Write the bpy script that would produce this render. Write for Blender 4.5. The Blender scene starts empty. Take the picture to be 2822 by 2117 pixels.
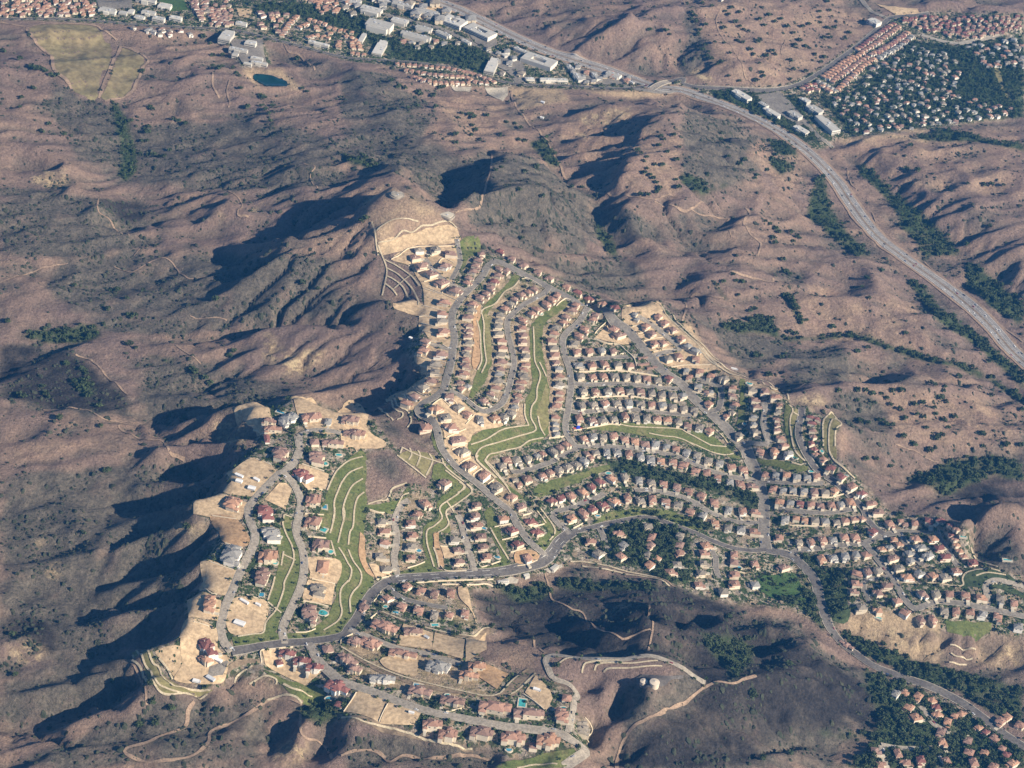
import bpy, bmesh, math, random
import numpy as np
from mathutils import Vector, Matrix
from mathutils.geometry import delaunay_2d_cdt

random.seed(11)
rng = np.random.default_rng(7)
scene = bpy.context.scene
COL = scene.collection

# ------------------------------------------------------------------ camera
W0, H0, FPX = 2822.0, 2117.0, 6000.0
CAM_H, PITCH, ROLL = 1930.0, math.radians(35.5), math.radians(8.0)
ROT = Matrix.Rotation(math.pi / 2 - PITCH, 3, 'X') @ Matrix.Rotation(ROLL, 3, 'Z')
RN = np.array([list(r) for r in ROT])

def rays(P):
    P = np.asarray(P, float)
    d = np.stack([(P[:, 0] - W0 / 2) / FPX, -(P[:, 1] - H0 / 2) / FPX, -np.ones(len(P))], 1)
    return d @ RN.T

def project(XYZ):
    q = (XYZ - np.array([0, 0, CAM_H])) @ RN
    return np.stack([W0 / 2 - FPX * q[:, 0] / q[:, 2], H0 / 2 + FPX * q[:, 1] / q[:, 2]], 1)

# survey sheets: name -> (origin x, origin y, scale)
S1 = 2.3504; S2 = 4.6083
TILE = {'A': (0, 0, S1), 'B': (940, 0, S1), 'C': (1880, 0, S1), 'D': (0, 706, S1), 'E': (940, 706, S1), 'F': (1880, 706, S1),
        'G': (0, 1412, S1), 'H': (940, 1412, S1), 'I': (1880, 1412, S1), 'J': (1040, 660, S2), 'K': (1500, 780, S2), 'L': (1040, 1000, S2),
        'M': (1480, 1100, S2), 'N': (1900, 960, S2), 'O': (1900, 1300, S2), 'P': (2342, 1380, S2), 'Q': (960, 1330, S2), 'R': (1420, 1400, S2),
        'S': (2342, 1757, S2), 'T': (520, 1080, S2), 'U': (480, 1400, S2), 'V': (340, 1700, 3.456), 'W': (860, 1640, S2),
        'X': (0, 0, 3.16), 'Y': (600, 0, 3.16), 'Z': (1300, 1860, 6.144), '0': (0, 0, 1.0)}

def parse(s):
    """'E 10,20 30,40,5 F 1,2' -> list of (px, py, extra...)"""
    out = []; t = '0'
    for w in s.split():
        if w in TILE: t = w; continue
        v = w.split(',')
        ox, oy, sc = TILE[t]
        out.append((float(v[0]) / sc + ox, float(v[1]) / sc + oy) + tuple(v[2:]))
    return out

def pix(s): return [(p[0], p[1]) for p in parse(s)]

def smooth_line(P, step, closed=False):
    """Catmull-Rom through P (n,k), resampled about every `step` in the first two columns"""
    P = np.asarray(P, float); n = len(P)
    if n < 2: return P
    if closed: Q = np.vstack([P[-1], P, P[0], P[1]])
    else: Q = np.vstack([2 * P[0] - P[1], P, 2 * P[-1] - P[-2]])
    out = []
    for i in range(1, len(Q) - 2):
        L = np.linalg.norm(Q[i + 1, :2] - Q[i, :2]); m = max(1, int(round(L / step)))
        t = (np.arange(m) / m)[:, None]
        a, b, c, d = Q[i - 1], Q[i], Q[i + 1], Q[i + 2]
        out.append(0.5 * ((2 * b) + (c - a) * t + (2 * a - 5 * b + 4 * c - d) * t ** 2 + (3 * b - a - 3 * c + d) * t ** 3))
    if not closed: out.append(P[-1:])
    return np.vstack(out)

# ------------------------------------------------------------------ height field
X0, X1, Y0, Y1, DX = -1480.0, 1620.0, 1480.0, 4780.0, 5.0
NX, NY = int((X1 - X0) / DX) + 1, int((Y1 - Y0) / DX) + 1

def backz(P, z):
    d = rays(P); t = (np.asarray(z, float) - CAM_H) / d[:, 2]
    return d[:, :2] * t[:, None]

SUN_AZ = np.array([0.90, -0.44]); SUN_AZ /= np.linalg.norm(SUN_AZ)
SUN_EL = math.radians(29.5)

cons = []          # (x, y, z) samples
def add_line(s, step=4.0):
    pts = [(p[0], p[1], float(p[2])) for p in parse(s)]
    pts = [(x, y, -28 + (z + 28) * .55 if x < 720 and y > 560 and z < -28 else z) for x, y, z in pts]
    if len(pts) == 1:
        cons.append(np.array([[*backz([pts[0][:2]], [pts[0][2]])[0], pts[0][2]]])); return None
    L = smooth_line(pts, step)
    xy = backz(L[:, :2], L[:, 2]); c = np.column_stack([xy, L[:, 2]]); cons.append(c); return c

def add_ridge(s, w=34.0, d=18.0):
    """a crest with a steep fall on its side away from the sun"""
    c = add_line(s)
    t = np.gradient(c[:, :2], axis=0); t /= np.linalg.norm(t, axis=1)[:, None] + 1e-9
    n = np.column_stack([-t[:, 1], t[:, 0]])
    n[(n @ SUN_AZ) > 0] *= -1
    f = np.linspace(1, .55, len(c))[:, None]
    f = np.where(c[:, 2:3] == c[:, 2].max(), 1, f)
    k = np.ones(len(c), bool); k[-3:] = False
    cons.append(np.column_stack([c[:, :2] + n * w * f, c[:, 2:3] - d * f])[k])

def resample(a, shape):
    ny, nx = shape
    yy = np.linspace(0, a.shape[0] - 1, ny); xx = np.linspace(0, a.shape[1] - 1, nx)
    y0 = np.minimum(yy.astype(int), a.shape[0] - 2); x0 = np.minimum(xx.astype(int), a.shape[1] - 2)
    fy = (yy - y0)[:, None]; fx = (xx - x0)[None]
    A = a[y0][:, x0]; B = a[y0][:, x0 + 1]; C = a[y0 + 1][:, x0]; D = a[y0 + 1][:, x0 + 1]
    return (A * (1 - fx) + B * fx) * (1 - fy) + (C * (1 - fx) + D * fx) * fy

def solve_field():
    c = np.vstack(cons); h = None
    for lev, it in ((32, 300), (16, 200), (8, 160), (4, 120), (2, 90), (1, 50)):
        nx, ny = (NX - 1) // lev + 1, (NY - 1) // lev + 1
        ix = np.clip(np.round((c[:, 0] - X0) / (X1 - X0) * (nx - 1)).astype(int), 0, nx - 1)
        iy = np.clip(np.round((c[:, 1] - Y0) / (Y1 - Y0) * (ny - 1)).astype(int), 0, ny - 1)
        s = np.zeros((ny, nx)); k = np.zeros((ny, nx))
        np.add.at(s, (iy, ix), c[:, 2]); np.add.at(k, (iy, ix), 1)
        m = k > 0; v = s / np.maximum(k, 1)
        h = np.full((ny, nx), c[:, 2].mean()) if h is None else resample(h, (ny, nx))
        for _ in range(it):
            h[m] = v[m]
            p = np.pad(h, 1, mode='edge')
            h = (p[:-2, 1:-1] + p[2:, 1:-1] + p[1:-1, :-2] + p[1:-1, 2:]) * .25
        h[m] = v[m]
    return h

def blur(a, n=1):
    for _ in range(n):
        p = np.pad(a, 1, mode='edge'); a = (p[:-2] + 2 * p[1:-1] + p[2:])[:, 1:-1] * .25
        p = np.pad(a, 1, mode='edge'); a = (p[:, :-2] + 2 * p[:, 1:-1] + p[:, 2:])[1:-1] * .25
    return a

def vnoise(x, y, seed):
    """smooth value noise, period-free, -1..1"""
    r = np.random.default_rng(seed).uniform(-1, 1, (256, 256))
    xi = np.floor(x).astype(int); yi = np.floor(y).astype(int); fx = x - xi; fy = y - yi
    fx = fx * fx * fx * (fx * (fx * 6 - 15) + 10); fy = fy * fy * fy * (fy * (fy * 6 - 15) + 10)
    g = lambda a, b: r[(yi + b) & 255, (xi + a) & 255]
    return (g(0, 0) * (1 - fx) + g(1, 0) * fx) * (1 - fy) + (g(0, 1) * (1 - fx) + g(1, 1) * fx) * fy

def fbm(x, y, seed, octv=4):
    s = 0; a = 1; t = 0
    for i in range(octv):
        s = s + a * vnoise(x * 2 ** i + 17.3 * i, y * 2 ** i - 9.1 * i, seed + i); t += a; a *= .5
    return s / t

def pip(px, py, poly):
    poly = np.asarray(poly); r = np.zeros(px.shape, bool); n = len(poly)
    lo = poly.min(0); hi = poly.max(0)
    b = np.flatnonzero((px >= lo[0]) & (px <= hi[0]) & (py >= lo[1]) & (py <= hi[1]))
    x = px[b]; y = py[b]; q = np.zeros(len(b), bool)
    for i in range(n):
        x1, y1 = poly[i]; x2, y2 = poly[(i + 1) % n]
        if y1 == y2: continue
        q ^= ((y1 > y) != (y2 > y)) & (x < (x2 - x1) * (y - y1) / (y2 - y1) + x1)
    r[b] = q
    return r
# ------------------------------------------------------------------ survey of heights (sheet px, py, elevation)
LINES = '''
I 530,150,-54 I 545,230,-55 528,0,-53 F 500,1480,-48 470,1400,-45 430,1320,-38 380,1240,-33 290,1130,-25 180,1020,-15 80,930,-10 0,840,-5 E 2100,760,3 2000,660,8 1850,480,18 1750,395,27 1600,320,34 1440,250,40 1240,150,46 1150,105,50 990,35,56
E 990,35,56 910,140,54 820,220,52 760,300,50 720,400,48 735,540,44 715,680,42 690,780,40 660,870,38 600,920,36 490,1000,34 590,1070,30 635,1190,25 660,1260,20 720,1340,14 800,1410,8 1000,1580,-5 H 1130,60,-12 1240,210,-20 1330,300,-26
E 660,870,38 820,940,30 900,1000,26 1040,960,24 1100,800,26 1105,600,30 1080,450,35 1180,320,40 1345,205,45
E 1600,350,33 1460,500,26 1435,560,24 1450,650,20 1490,830,12 1470,1000,4 1455,1080,0 1545,1240,-10 1760,1240,-15 2050,1275,-22 F 0,1320,-25 200,1400,-36 330,1435,-42 470,1450,-47
E 1545,1240,-10 1350,1340,-10 1100,1400,-9
E 1455,665,19 1600,670,16 1860,655,12
E 1490,830,12 1800,830,5 2200,865,-5
E 1480,1000,4 1850,995,-6 2209,1030,-15
M 180,1500,-30 240,1440,-28 480,1350,-26 760,1260,-27 840,1220,-28
M 1240,1170,-30 1700,1200,-34 2212,1430,-43 O 400,580,-49 900,660,-53
*G 1500,905,8 1720,868,5 2000,840,2 H 60,745,-2 160,590,-9 330,445,-18 600,420,-22 750,410,-25 1060,385,-30 1320,310,-32 1420,190,-34 1600,105,-36 1900,45,-40 I 90,140,-45 330,235,-51 545,245,-56 760,330,-60 880,520,-64 960,760,-70 1120,920,-76 1420,1070,-80 1800,1230,-88 2080,1440,-93 2300,1600,-97
J 600,250,52 500,450,50 600,800,46 560,1100,42 480,1440,38 600,1650,34 L 450,250,30 250,420,29 120,470,24
J 200,260,53 580,95,58 980,95,60
J 600,250,53 740,440,53 940,560,53 1120,640,53
J 240,840,38 480,870,40 590,900,42
H 60,760,0 350,880,3 500,910,4 800,1000,8
G 2000,850,4 H 0,1080,7 250,1180,10 600,1300,13 1000,1380,16 1400,1430,18 1570,1550,14
H 300,490,-16 550,600,-10 690,625,-8
G 1500,905,8 1430,760,12 1560,380,20 1640,150,24 D 1720,1500,27 1860,1400,28 1930,1200,31 2209,1150,34
G 1840,860,4 1880,640,7 1950,480,10 1920,130,15 D 1930,1550,20 1860,1420,27
T 580,250,33 950,180,34 1290,90,36 1450,75,36 1800,240,36 2200,200,38
T 560,1000,28 460,1260,27 40,1390,25
H 345,400,-18 345,100,-9 Q 700,250,-3
H 860,370,-24 760,30,-17
N 0,600,-8 250,820,-16 380,760,-10 340,480,-2 120,400,2
N 700,1240,-22 1000,1230,-14 940,900,0 940,680,8
N 1420,740,16 1390,1100,4 1500,1350,-10 O 1700,0,-22 2000,270,-32 P 100,60,-36 430,440,-44
I 740,260,-57 1000,220,-52 1180,200,-48 1300,155,-44 1630,120,-38 1680,160,-38 1790,350,-40
I 1190,205,-48 1340,390,-50 1440,570,-52 1560,610,-52 1660,580,-51 1800,590,-50 2090,650,-50 2212,700,-52
I 1060,620,-56 1300,700,-58 1700,690,-58 2000,700,-58
I 1050,780,-76 1300,870,-79 1600,960,-82 1880,1010,-84 2212,1010,-80
I 1500,1230,-84 1640,1380,-84 1740,1440,-87
I 1310,1500,-76 1320,1659,-78
S 500,1350,-82 1200,1420,-88 1700,1500,-93
F 0,430,26 150,600,22 230,700,19 350,780,18 500,820,20 650,870,28 720,1000,18
F 650,870,28 830,840,32 1000,810,22 1180,810,10
*B 560,0,-45 900,130,-49 1300,320,-54 1700,450,-58 C 0,590,-60 200,660,-60 600,840,-61 880,1050,-62 1080,1300,-63 1420,1659,-65 F 1700,200,-67 2000,460,-70 2212,690,-73
*A 0,125,-45 700,145,-47 1500,195,-50 1900,290,-51 B 0,380,-53 500,410,-55 850,480,-57 1300,555,-58 1750,575,-58 2000,545,-57
*C 0,550,-58 300,580,-58 650,580,-58 900,470,-57 1150,290,-55 1350,120,-52 1600,95,-50 2209,100,-45
C 1380,160,-53 1110,500,-58 1800,300,-58 2209,300,-57
C 1000,880,-60 1300,800,-60 1600,840,-60 2100,760,-60
C 700,680,-60 950,900,-61
A 0,30,-45 700,30,-46 1500,60,-49 2209,100,-51
B 0,200,-52 400,250,-53 900,330,-54 1100,430,-56
B 900,60,-46 1200,200,-50 1500,340,-54 2000,480,-58
B 1100,590,-60 1150,720,-50 1250,830,-38 1340,920,-28 1400,1050,-22 1470,1170,-18 1640,1290,-18 1690,1480,-22 1760,1650,-24 E 1900,150,-22
B 1000,620,-56 1080,600,-56
B 1300,580,-54 1260,680,-44
A 200,200,-40 420,330,-42 520,560,-46 620,640,-48
A 800,330,-38 900,420,-40 740,630,-48
A 740,660,-50 800,800,-54 870,950,-58 830,1200,-64 900,1300,-66 1000,1370,-66 1250,1450,-62 D 830,20,-66 620,60,-72 400,90,-76 0,230,-84
D 640,520,-70 450,510,-78 200,540,-86 0,600,-90
D 590,900,-70 300,830,-78 0,830,-86
D 870,1080,-62 500,1050,-60 860,930,-62 830,880,-60
A 1640,490,-46 1750,530,-47 1850,540,-46
A 1430,230,-46 1720,420,-46
A 0,420,-30 200,520,-38 350,650,-46
A 0,900,-35 300,1000,-30 500,1050,-45
B 1350,1170,95 260,1300,97
B 350,1170,110 400,1260,106 520,1340,96 640,1390,86 700,1390,84 760,1450,72
B 360,1258,108
B 220,1480,84 450,1420,88 640,1430,82
B 240,1570,66 500,1490,72 700,1470,72
B 400,1640,60 520,1600,61 730,1600,62
E 290,0,50 480,200,44 530,300,40
B 400,1040,50 200,1010,15 0,1040,0 A 2050,1150,5
B 360,1100,60 480,1180,58 600,1300,62
B 0,430,-35 250,480,-25 500,600,-30 650,620,-42
B 300,700,-5 600,760,-10 900,700,-40
B 130,900,-10 500,900,5 750,900,10
B 1640,1300,-20 1500,1200,15 1250,1100,32 1050,1050,45
B 1690,1490,-15 1400,1450,22 1100,1400,45 900,1450,58
B 1600,1620,-15 1300,1600,20 1100,1590,42 1000,1560,52
B 2209,700,30 2000,720,38 1930,870,38 1830,1040,34 1800,1200,18 1800,1290,12
B 1560,600,-56 1800,615,-48 2209,605,-52
C 0,640,-56 300,720,-50 600,890,-52
C 0,760,30 0,950,30 150,1100,12 0,1300,14
C 500,1000,-10 400,1180,-12 850,1150,-52 860,1500,-58
C 300,1250,-5 600,1250,-30
C 1000,180,-44 700,60,-20 300,30,0 0,100,-5
C 600,500,-40 350,400,-20 200,250,-5 0,300,-30 0,500,-52
C 1000,0,-35 1250,60,-45
C 1600,0,-25 2000,20,-15 2209,50,-20
C 1000,950,-58 1100,1030,-65 1250,1170,-67 1400,1290,-68 1620,1500,-70 1800,1659,-72 F 2000,230,-74 2209,400,-76
C 1300,960,-35 1500,930,-30 1900,960,-28 2209,990,-28
C 1500,1150,-35 1900,1150,-25 2209,1080,-22
C 1500,1350,-45 2100,1230,-30 F 2209,60,-35
F 1900,180,-55 2209,260,-40
F 600,0,-18 700,150,-22 900,350,-30 1200,450,-30 1600,500,-38 1900,650,-58
F 350,80,2 300,200,0 480,380,-20 600,480,-30 780,540,-38 1100,520,-42 1300,575,-48 1600,670,-56 1800,710,-62 2000,800,-67 2209,940,-72
F 1200,60,-25 1300,250,-35 1650,420,-58
F 640,620,-30 480,720,-25 420,780,-12
F 950,870,25 1200,900,12 1400,900,0 1700,850,-15 1900,900,-28 2209,1000,-42
F 900,1010,18 1100,1100,5 1300,1300,-15 1350,1420,-35
F 1000,1040,20 1020,1200,12 1050,1330,-2 1250,1480,-20 I 1330,0,-34
F 1500,1100,-8 1900,1050,-25 2209,1200,-30
F 1700,1250,-30 2000,1250,-35 2209,1350,-48
F 1450,1480,-42 1700,1370,-45 1950,1340,-48 2209,1380,-52
I 1850,100,-34 1870,200,-42 1900,350,-46
I 2100,60,5 2209,200,-10 2209,350,-30
P 1430,1080,-44 1440,940,-36 1750,870,-30 2000,920,-32 P 2212,1000,-36
H 1150,500,-48 1300,560,-46 1400,450,-46 1520,470,-42 1700,460,-32 1900,470,-18 2060,490,-5
H 1450,330,-36 1700,350,-34 1960,400,-32 2160,470,-30 I 0,500,-48 300,590,-52 560,590,-60
H 2020,560,22 2212,540,12 I 60,620,2 100,800,-5
H 1300,570,-40 1200,690,-36 1100,700,-34 960,690,-22 960,640,-16
H 830,520,-14 890,720,-12 1000,740,-14
H 1500,620,-34 1680,740,-25 1750,720,-20
H 1560,870,-2 1750,870,0 1880,880,8
*H 830,830,8 1000,850,13 1200,870,18 1340,920,24 1500,945,30 1800,955,38 2000,930,42 2212,1000,34
H 900,950,14 1100,1030,18 1300,1020,22 1340,1010,24
H 1900,1080,46 2030,1110,48 2150,1080,44
H 1900,1180,38 2050,1190,38
*H 1380,1080,22 1480,1120,21 1530,1190,20 1510,1220,20 1490,1320,19 1470,1430,18
H 2100,1300,20 1920,1370,12 1850,1450,2 1780,1640,-30
H 1610,1430,-14 1600,1600,-45
H 0,1330,6 400,1430,8 800,1510,8 1000,1560,4 1150,1590,2
H 0,1480,-8 400,1560,-14 800,1600,-16 1000,1659,-24
H 1100,1640,-14 1400,1640,2
V 30,360,0 300,480,-8 700,740,-16 900,740,-12
V 100,330,4 400,640,2 700,680,0 930,670,2
V 1320,310,8 1330,470,4 1730,660,4
V 1000,650,-10 1250,480,-6 1900,850,-20
V 1600,1100,-34 1400,1300,-44
G 900,1400,-35 600,1550,-50 0,1600,-70
G 1200,1400,-22 1600,1300,-14 1500,1600,-36
G 100,620,-68 250,800,-66 300,1000,-68 0,1100,-80
G 330,600,-64 60,400,-66 0,330,-72
D 700,1480,-52 300,1540,-62 0,1600,-72
D 200,1250,-40 500,1150,-42 700,1250,-46 900,1360,-50
D 0,1100,-50 350,1050,-42
I 300,1600,-20 700,1500,-45 650,1415,-48 1000,1440,-62 1400,1420,-80
I 900,1050,-20 600,1080,2 480,1060,8 200,1110,16 0,1250,18
I 700,1300,-28 1200,1250,-62 1250,1100,-68
I 0,1500,0 300,1450,-15
I 820,780,-30 1000,920,-60 700,680,-22
G 1270,60,20 1050,112,-4 800,185,-20 600,240,-30
G 1335,345,21 1200,392,6 1000,468,-12 700,560,-28
G 1215,615,19 1100,640,4 950,690,-12 700,700,-28
D 1480,1445,24 1300,1452,4 1100,1442,-12 880,1446,-24
D 1640,1195,29 1450,1180,14 1200,1205,-4 1000,1260,-16
D 1640,900,22 1400,900,4 1150,930,-14
E 500,590,40 400,620,30 250,680,18 100,740,8
E 520,690,38 420,730,26 300,770,14
E 520,420,43 420,420,40 300,410,34 150,410,24 30,450,10
'''
RIDGES = '''
B 350,1168,108 270,1195,100 150,1290,85 0,1370,68 A 2050,1440,44 1850,1505,22 1650,1530,5 1480,1525,-20|56,60
A 1890,1490,40 D 1750,10,34 1600,85,14 1450,135,-12 1330,150,-34|30,22
E 440,292,46 330,300,44 200,290,38 60,345,27 0,410,14 D 2150,420,0|30,22
E 505,500,42 400,520,32 290,537,16|26,14
L 600,170,30 440,310,25 260,390,23 100,480,14 E 0,990,2 D 2120,975,-6|40,28
E 560,775,34 420,835,16 330,890,2|24,16
E 0,470,12 D 2000,432,4 1700,465,-14 1500,505,-30 1200,552,-52 880,556,-68|28,19
D 2000,820,2 1850,792,-8 1720,800,-24|26,15
D 1900,925,35 1800,975,31 1560,970,29 1450,950,20 1300,990,2 1100,1050,-22 900,1082,-52|62,38
D 1300,845,-26 1150,858,-38 980,890,-52|34,18
D 1500,960,20 1300,1110,-12 1080,1215,-42|26,14
D 1600,1100,20 1400,1240,-22 1190,1262,-44|26,14
D 1680,1222,30 1600,1300,28 1500,1362,26 1455,1415,18 1250,1440,-14 1000,1425,-44|50,33
D 1480,1500,25 1440,1540,22 1240,1592,16 1000,1637,-20 720,1650,-54|54,34
G 1440,155,26 1390,240,25 1310,315,20 1100,370,-4 900,420,-26 620,500,-54|36,26
G 1095,130,-8 900,222,-26 680,350,-46|34,18
G 800,70,-26 480,240,-46 170,322,-60|28,14
G 1312,478,21 1190,560,16 1000,602,-6 760,640,-32 580,662,-58|38,26
G 1207,640,20 1205,745,19 1140,835,18 1000,862,14 900,882,10 850,925,4 620,950,-58|84,54
G 840,965,-2 700,1010,-26 400,1112,-52 60,1180,-76|34,22
G 840,1065,-8 600,1092,-34 380,1142,-54|30,18
G 880,1218,-10 700,1292,-30 500,1342,-52 330,1470,-76 0,1425,-90|50,32
G 1950,1300,4 1957,1440,0 1850,1530,-18 1740,1620,-40|60,42
G 2150,1585,-10 2000,1640,-26 1900,1700,-44|40,26
H 1975,600,40 1960,680,36 1840,750,8 1700,790,-6|60,40
H 1360,570,-36 1570,660,-16 1650,742,-6 1800,812,14 1950,800,34|34,16
H 850,830,10 1000,852,14 1160,860,16|40,34
H 1340,915,25 1520,945,31 1880,945,40|44,34
H 1745,1120,30 1650,1180,18 1530,1222,8|26,14
H 1745,1190,32 1690,1240,22 1600,1310,4|28,16
H 1880,1370,10 1740,1400,2 1620,1445,-12|36,26
I 295,560,2 310,690,-8 230,800,-26|70,50
I 582,650,-12 565,710,-16 430,765,-36|60,44
I 650,800,-22 610,870,-30 480,850,-36|36,20
I 1860,15,20 1750,40,2 1640,20,-14|60,44
F 2209,1555,30 2050,1560,32 1950,1600,28 1870,1659,22|90,60
F 720,860,30 640,862,28 600,830,14|40,34
F 1150,805,12 1000,800,12 850,790,8|44,34
F 1095,560,-18 950,595,-26 790,600,-36|40,24
F 1570,755,-14 1420,820,-4 1240,842,6|70,46
F 1190,232,-22 1000,245,-16 830,240,-14|44,28
F 1690,370,-42 1600,372,-38 1470,350,-44|44,26
F 1920,800,-36 1850,860,-34 1690,830,-40|26,14
F 2150,940,-44 2030,950,-42|30,16
C 450,1595,-2 300,1612,-8 20,1585,-18|40,24
C 435,1420,0 300,1482,-5 130,1512,-16|36,22
F 170,120,0 0,245,-4 E 2080,265,10|40,24
E 2100,280,24 1860,315,36 1750,250,10|70,44
B 1800,1292,15 1870,1370,16 1940,1470,12 2130,1555,4|40,40
B 985,995,50 970,1100,58 940,1200,64 910,1300,72 860,1358,80 740,1382,86|75,58
B 1130,958,24 1040,985,38 960,1000,48|44,30
B 1840,832,16 1700,836,10 1560,858,-4 1410,895,-22|40,30
B 1930,880,34 1700,922,18 1550,952,2 1412,986,-20|40,30
B 1735,975,20 1640,1002,8 1462,1086,-16|28,20
B 1665,1030,16 1590,1085,-2 1466,1156,-15|32,24
B 1825,1040,30 1740,1150,2 1655,1218,-12|22,14
B 2209,632,4 1900,640,2 1760,655,0 1620,692,-16 1480,768,-30|42,30
B 2060,740,34 1960,830,32|20,12
A 1235,330,-20 1120,372,-28 1000,402,-40|26,14
A 1340,462,-16 1150,512,-28 970,517,-40|26,12
A 410,1005,-24 380,1092,-30 100,1092,-50|30,16
A 640,1290,-20 540,1380,-34 280,1402,-58|34,18
A 475,1180,-28 400,1270,-36 280,1300,-50|26,14
A 1480,1240,2 1400,1292,-8 1205,1348,-46|30,20
A 980,1430,-52 780,1475,-66|26,14
A 1960,1070,10 1800,1095,-2 1660,1172,-26|26,14
A 1990,1165,4 1850,1200,0 1700,1275,-14|34,20
B 300,720,-4 150,757,-24|24,14
B 1880,55,22 1790,50,14 1600,105,-14|44,30
B 1870,90,22 1750,172,-2 1530,295,-34|26,16
C 2000,1085,-22 1880,1112,-30|28,14
C 1730,1212,-26 1570,1218,-38|28,16
C 1925,1288,-14 1850,1342,-22 1650,1386,-40|34,22
B 2190,20,10 2000,40,0|26,14
A 200,660,-36 60,740,-48|24,14
D 140,690,-70 0,800,-86|30,18
D 540,940,-60 330,970,-68|30,12
'''
BENCH = []
for ln in LINES.strip().splitlines():
    c = add_line(ln.lstrip('*'))
    if ln[0] == '*': BENCH.append(c)
for ln in RIDGES.strip().splitlines():
    s, a = ln.split('|'); w, d = map(float, a.split(','))
    add_ridge(s, w, d)

HT = blur(solve_field(), 1)
gx = X0 + DX * np.arange(NX); gy = Y0 + DX * np.arange(NY)
GX, GY = np.meshgrid(gx, gy)

# developed ground: kept smooth
DEV = '''
B 400,1640 460,1600 740,1600 E 860,-30 1000,-10 1300,110 1750,300 1860,320 2070,300 F 0,430 150,600 230,710 380,800 550,850 660,900 720,980 830,970 830,1010 900,1030 990,1060 1030,1100 990,1150 990,1300 1200,1500 1350,1659 I 1450,20 1650,30 1800,80 1900,190 1870,250 2000,350 2209,420 2300,600 2209,820 1900,790 1650,770 1300,690 1050,640 1020,720 930,740 700,620 300,590 70,520 0,490 H 2200,490 2100,440 1900,380 1500,325 1300,400 1000,430 1000,490 830,500 890,730 1000,740 1000,770 830,820 900,950 1080,1050 1160,1040 1250,1050 1380,1100 1500,1180 1500,1320 1640,1380 1600,1480 1600,1580 1500,1540 1300,1570 1100,1600 1000,1540 800,1500 400,1400 0,1330 G 2130,1330 2050,1300 1960,1200 1700,1060 1480,1060 1440,1110 1330,1150 1100,1090 900,900 1130,840 1200,740 1200,560 1310,480 1310,310 1430,150 1330,50 1270,0 D 1240,1590 1450,1540 1480,1370 1680,1220 1680,1120 1520,980 1640,960 1800,970 1890,910 2000,930 2160,1000 2209,1000 E 150,1000 290,1150 380,1090 480,1180 600,1240 550,1000 280,930 380,890 540,770 420,620 500,480 510,380 530,200 330,20
I 1200,1080 1400,1140 1650,1180 2000,1400 2209,1560 2209,1659 1000,1659 1180,1560 1280,1380 1350,1250
J 60,200 560,600 620,880 480,880 40,740
B 190,1440 240,1580 400,1640 740,1590 760,1480 640,1370 430,1260 350,1180 280,1215 140,1320
A 0,0 2209,0 2209,380 1900,290 1700,260 1760,420 1560,440 1420,210 900,160 0,125
B 0,0 560,0 1000,190 1500,370 2000,530 2209,520 2209,600 1900,590 1200,570 900,560 600,540 340,430 0,390
C 0,560 300,570 650,560 900,440 1150,270 1340,110 1620,80 2209,90 2209,760 2000,780 1600,840 1000,900 880,980 600,860 300,700 0,620
'''
pp = project(np.column_stack([GX.ravel(), GY.ravel(), HT.ravel()]))
PX, PY = pp[:, 0], pp[:, 1]
dev = np.zeros(NX * NY, bool)
for ln in DEV.strip().splitlines(): dev |= pip(PX, PY, pix(ln))
dev = dev.reshape(NY, NX)
for c in BENCH:
    L = smooth_line(c[:, :2], 4.0)
    for dx in range(-5, 6):
        for dy in range(-5, 6):
            if dx * dx + dy * dy <= 26: dev[np.clip(((L[:, 1] - Y0) / DX).round().astype(int) + dy, 0, NY - 1), np.clip(((L[:, 0] - X0) / DX).round().astype(int) + dx, 0, NX - 1)] = True
dev = blur(dev.astype(float), 4)
wild = 1 - dev

# eroded relief: spurs and gullies running down the slope
wx = GX + 30 * fbm(GX / 150, GY / 150, 3, 3); wy = GY + 30 * fbm(GX / 150, GY / 150, 5, 3)
ca, sa = math.cos(.45), math.sin(.45)
ux = wx * ca + wy * sa; uy = -wx * sa + wy * ca
def ridged(x, y, s):
    return 1 - np.abs(vnoise(x, y, s)) * 2
rel = 9.0 * ridged(ux / 230, uy / 90, 21) + 7.0 * ridged(ux / 110, uy / 44, 22) + 4.5 * ridged(ux / 50, uy / 22, 23) + 2.2 * fbm(wx / 16, wy / 16, 24, 2)
HT = HT + wild * (rel - 8.0) * .78
HT = HT + dev * .3 * fbm(GX / 40, GY / 40, 31, 2)
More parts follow.
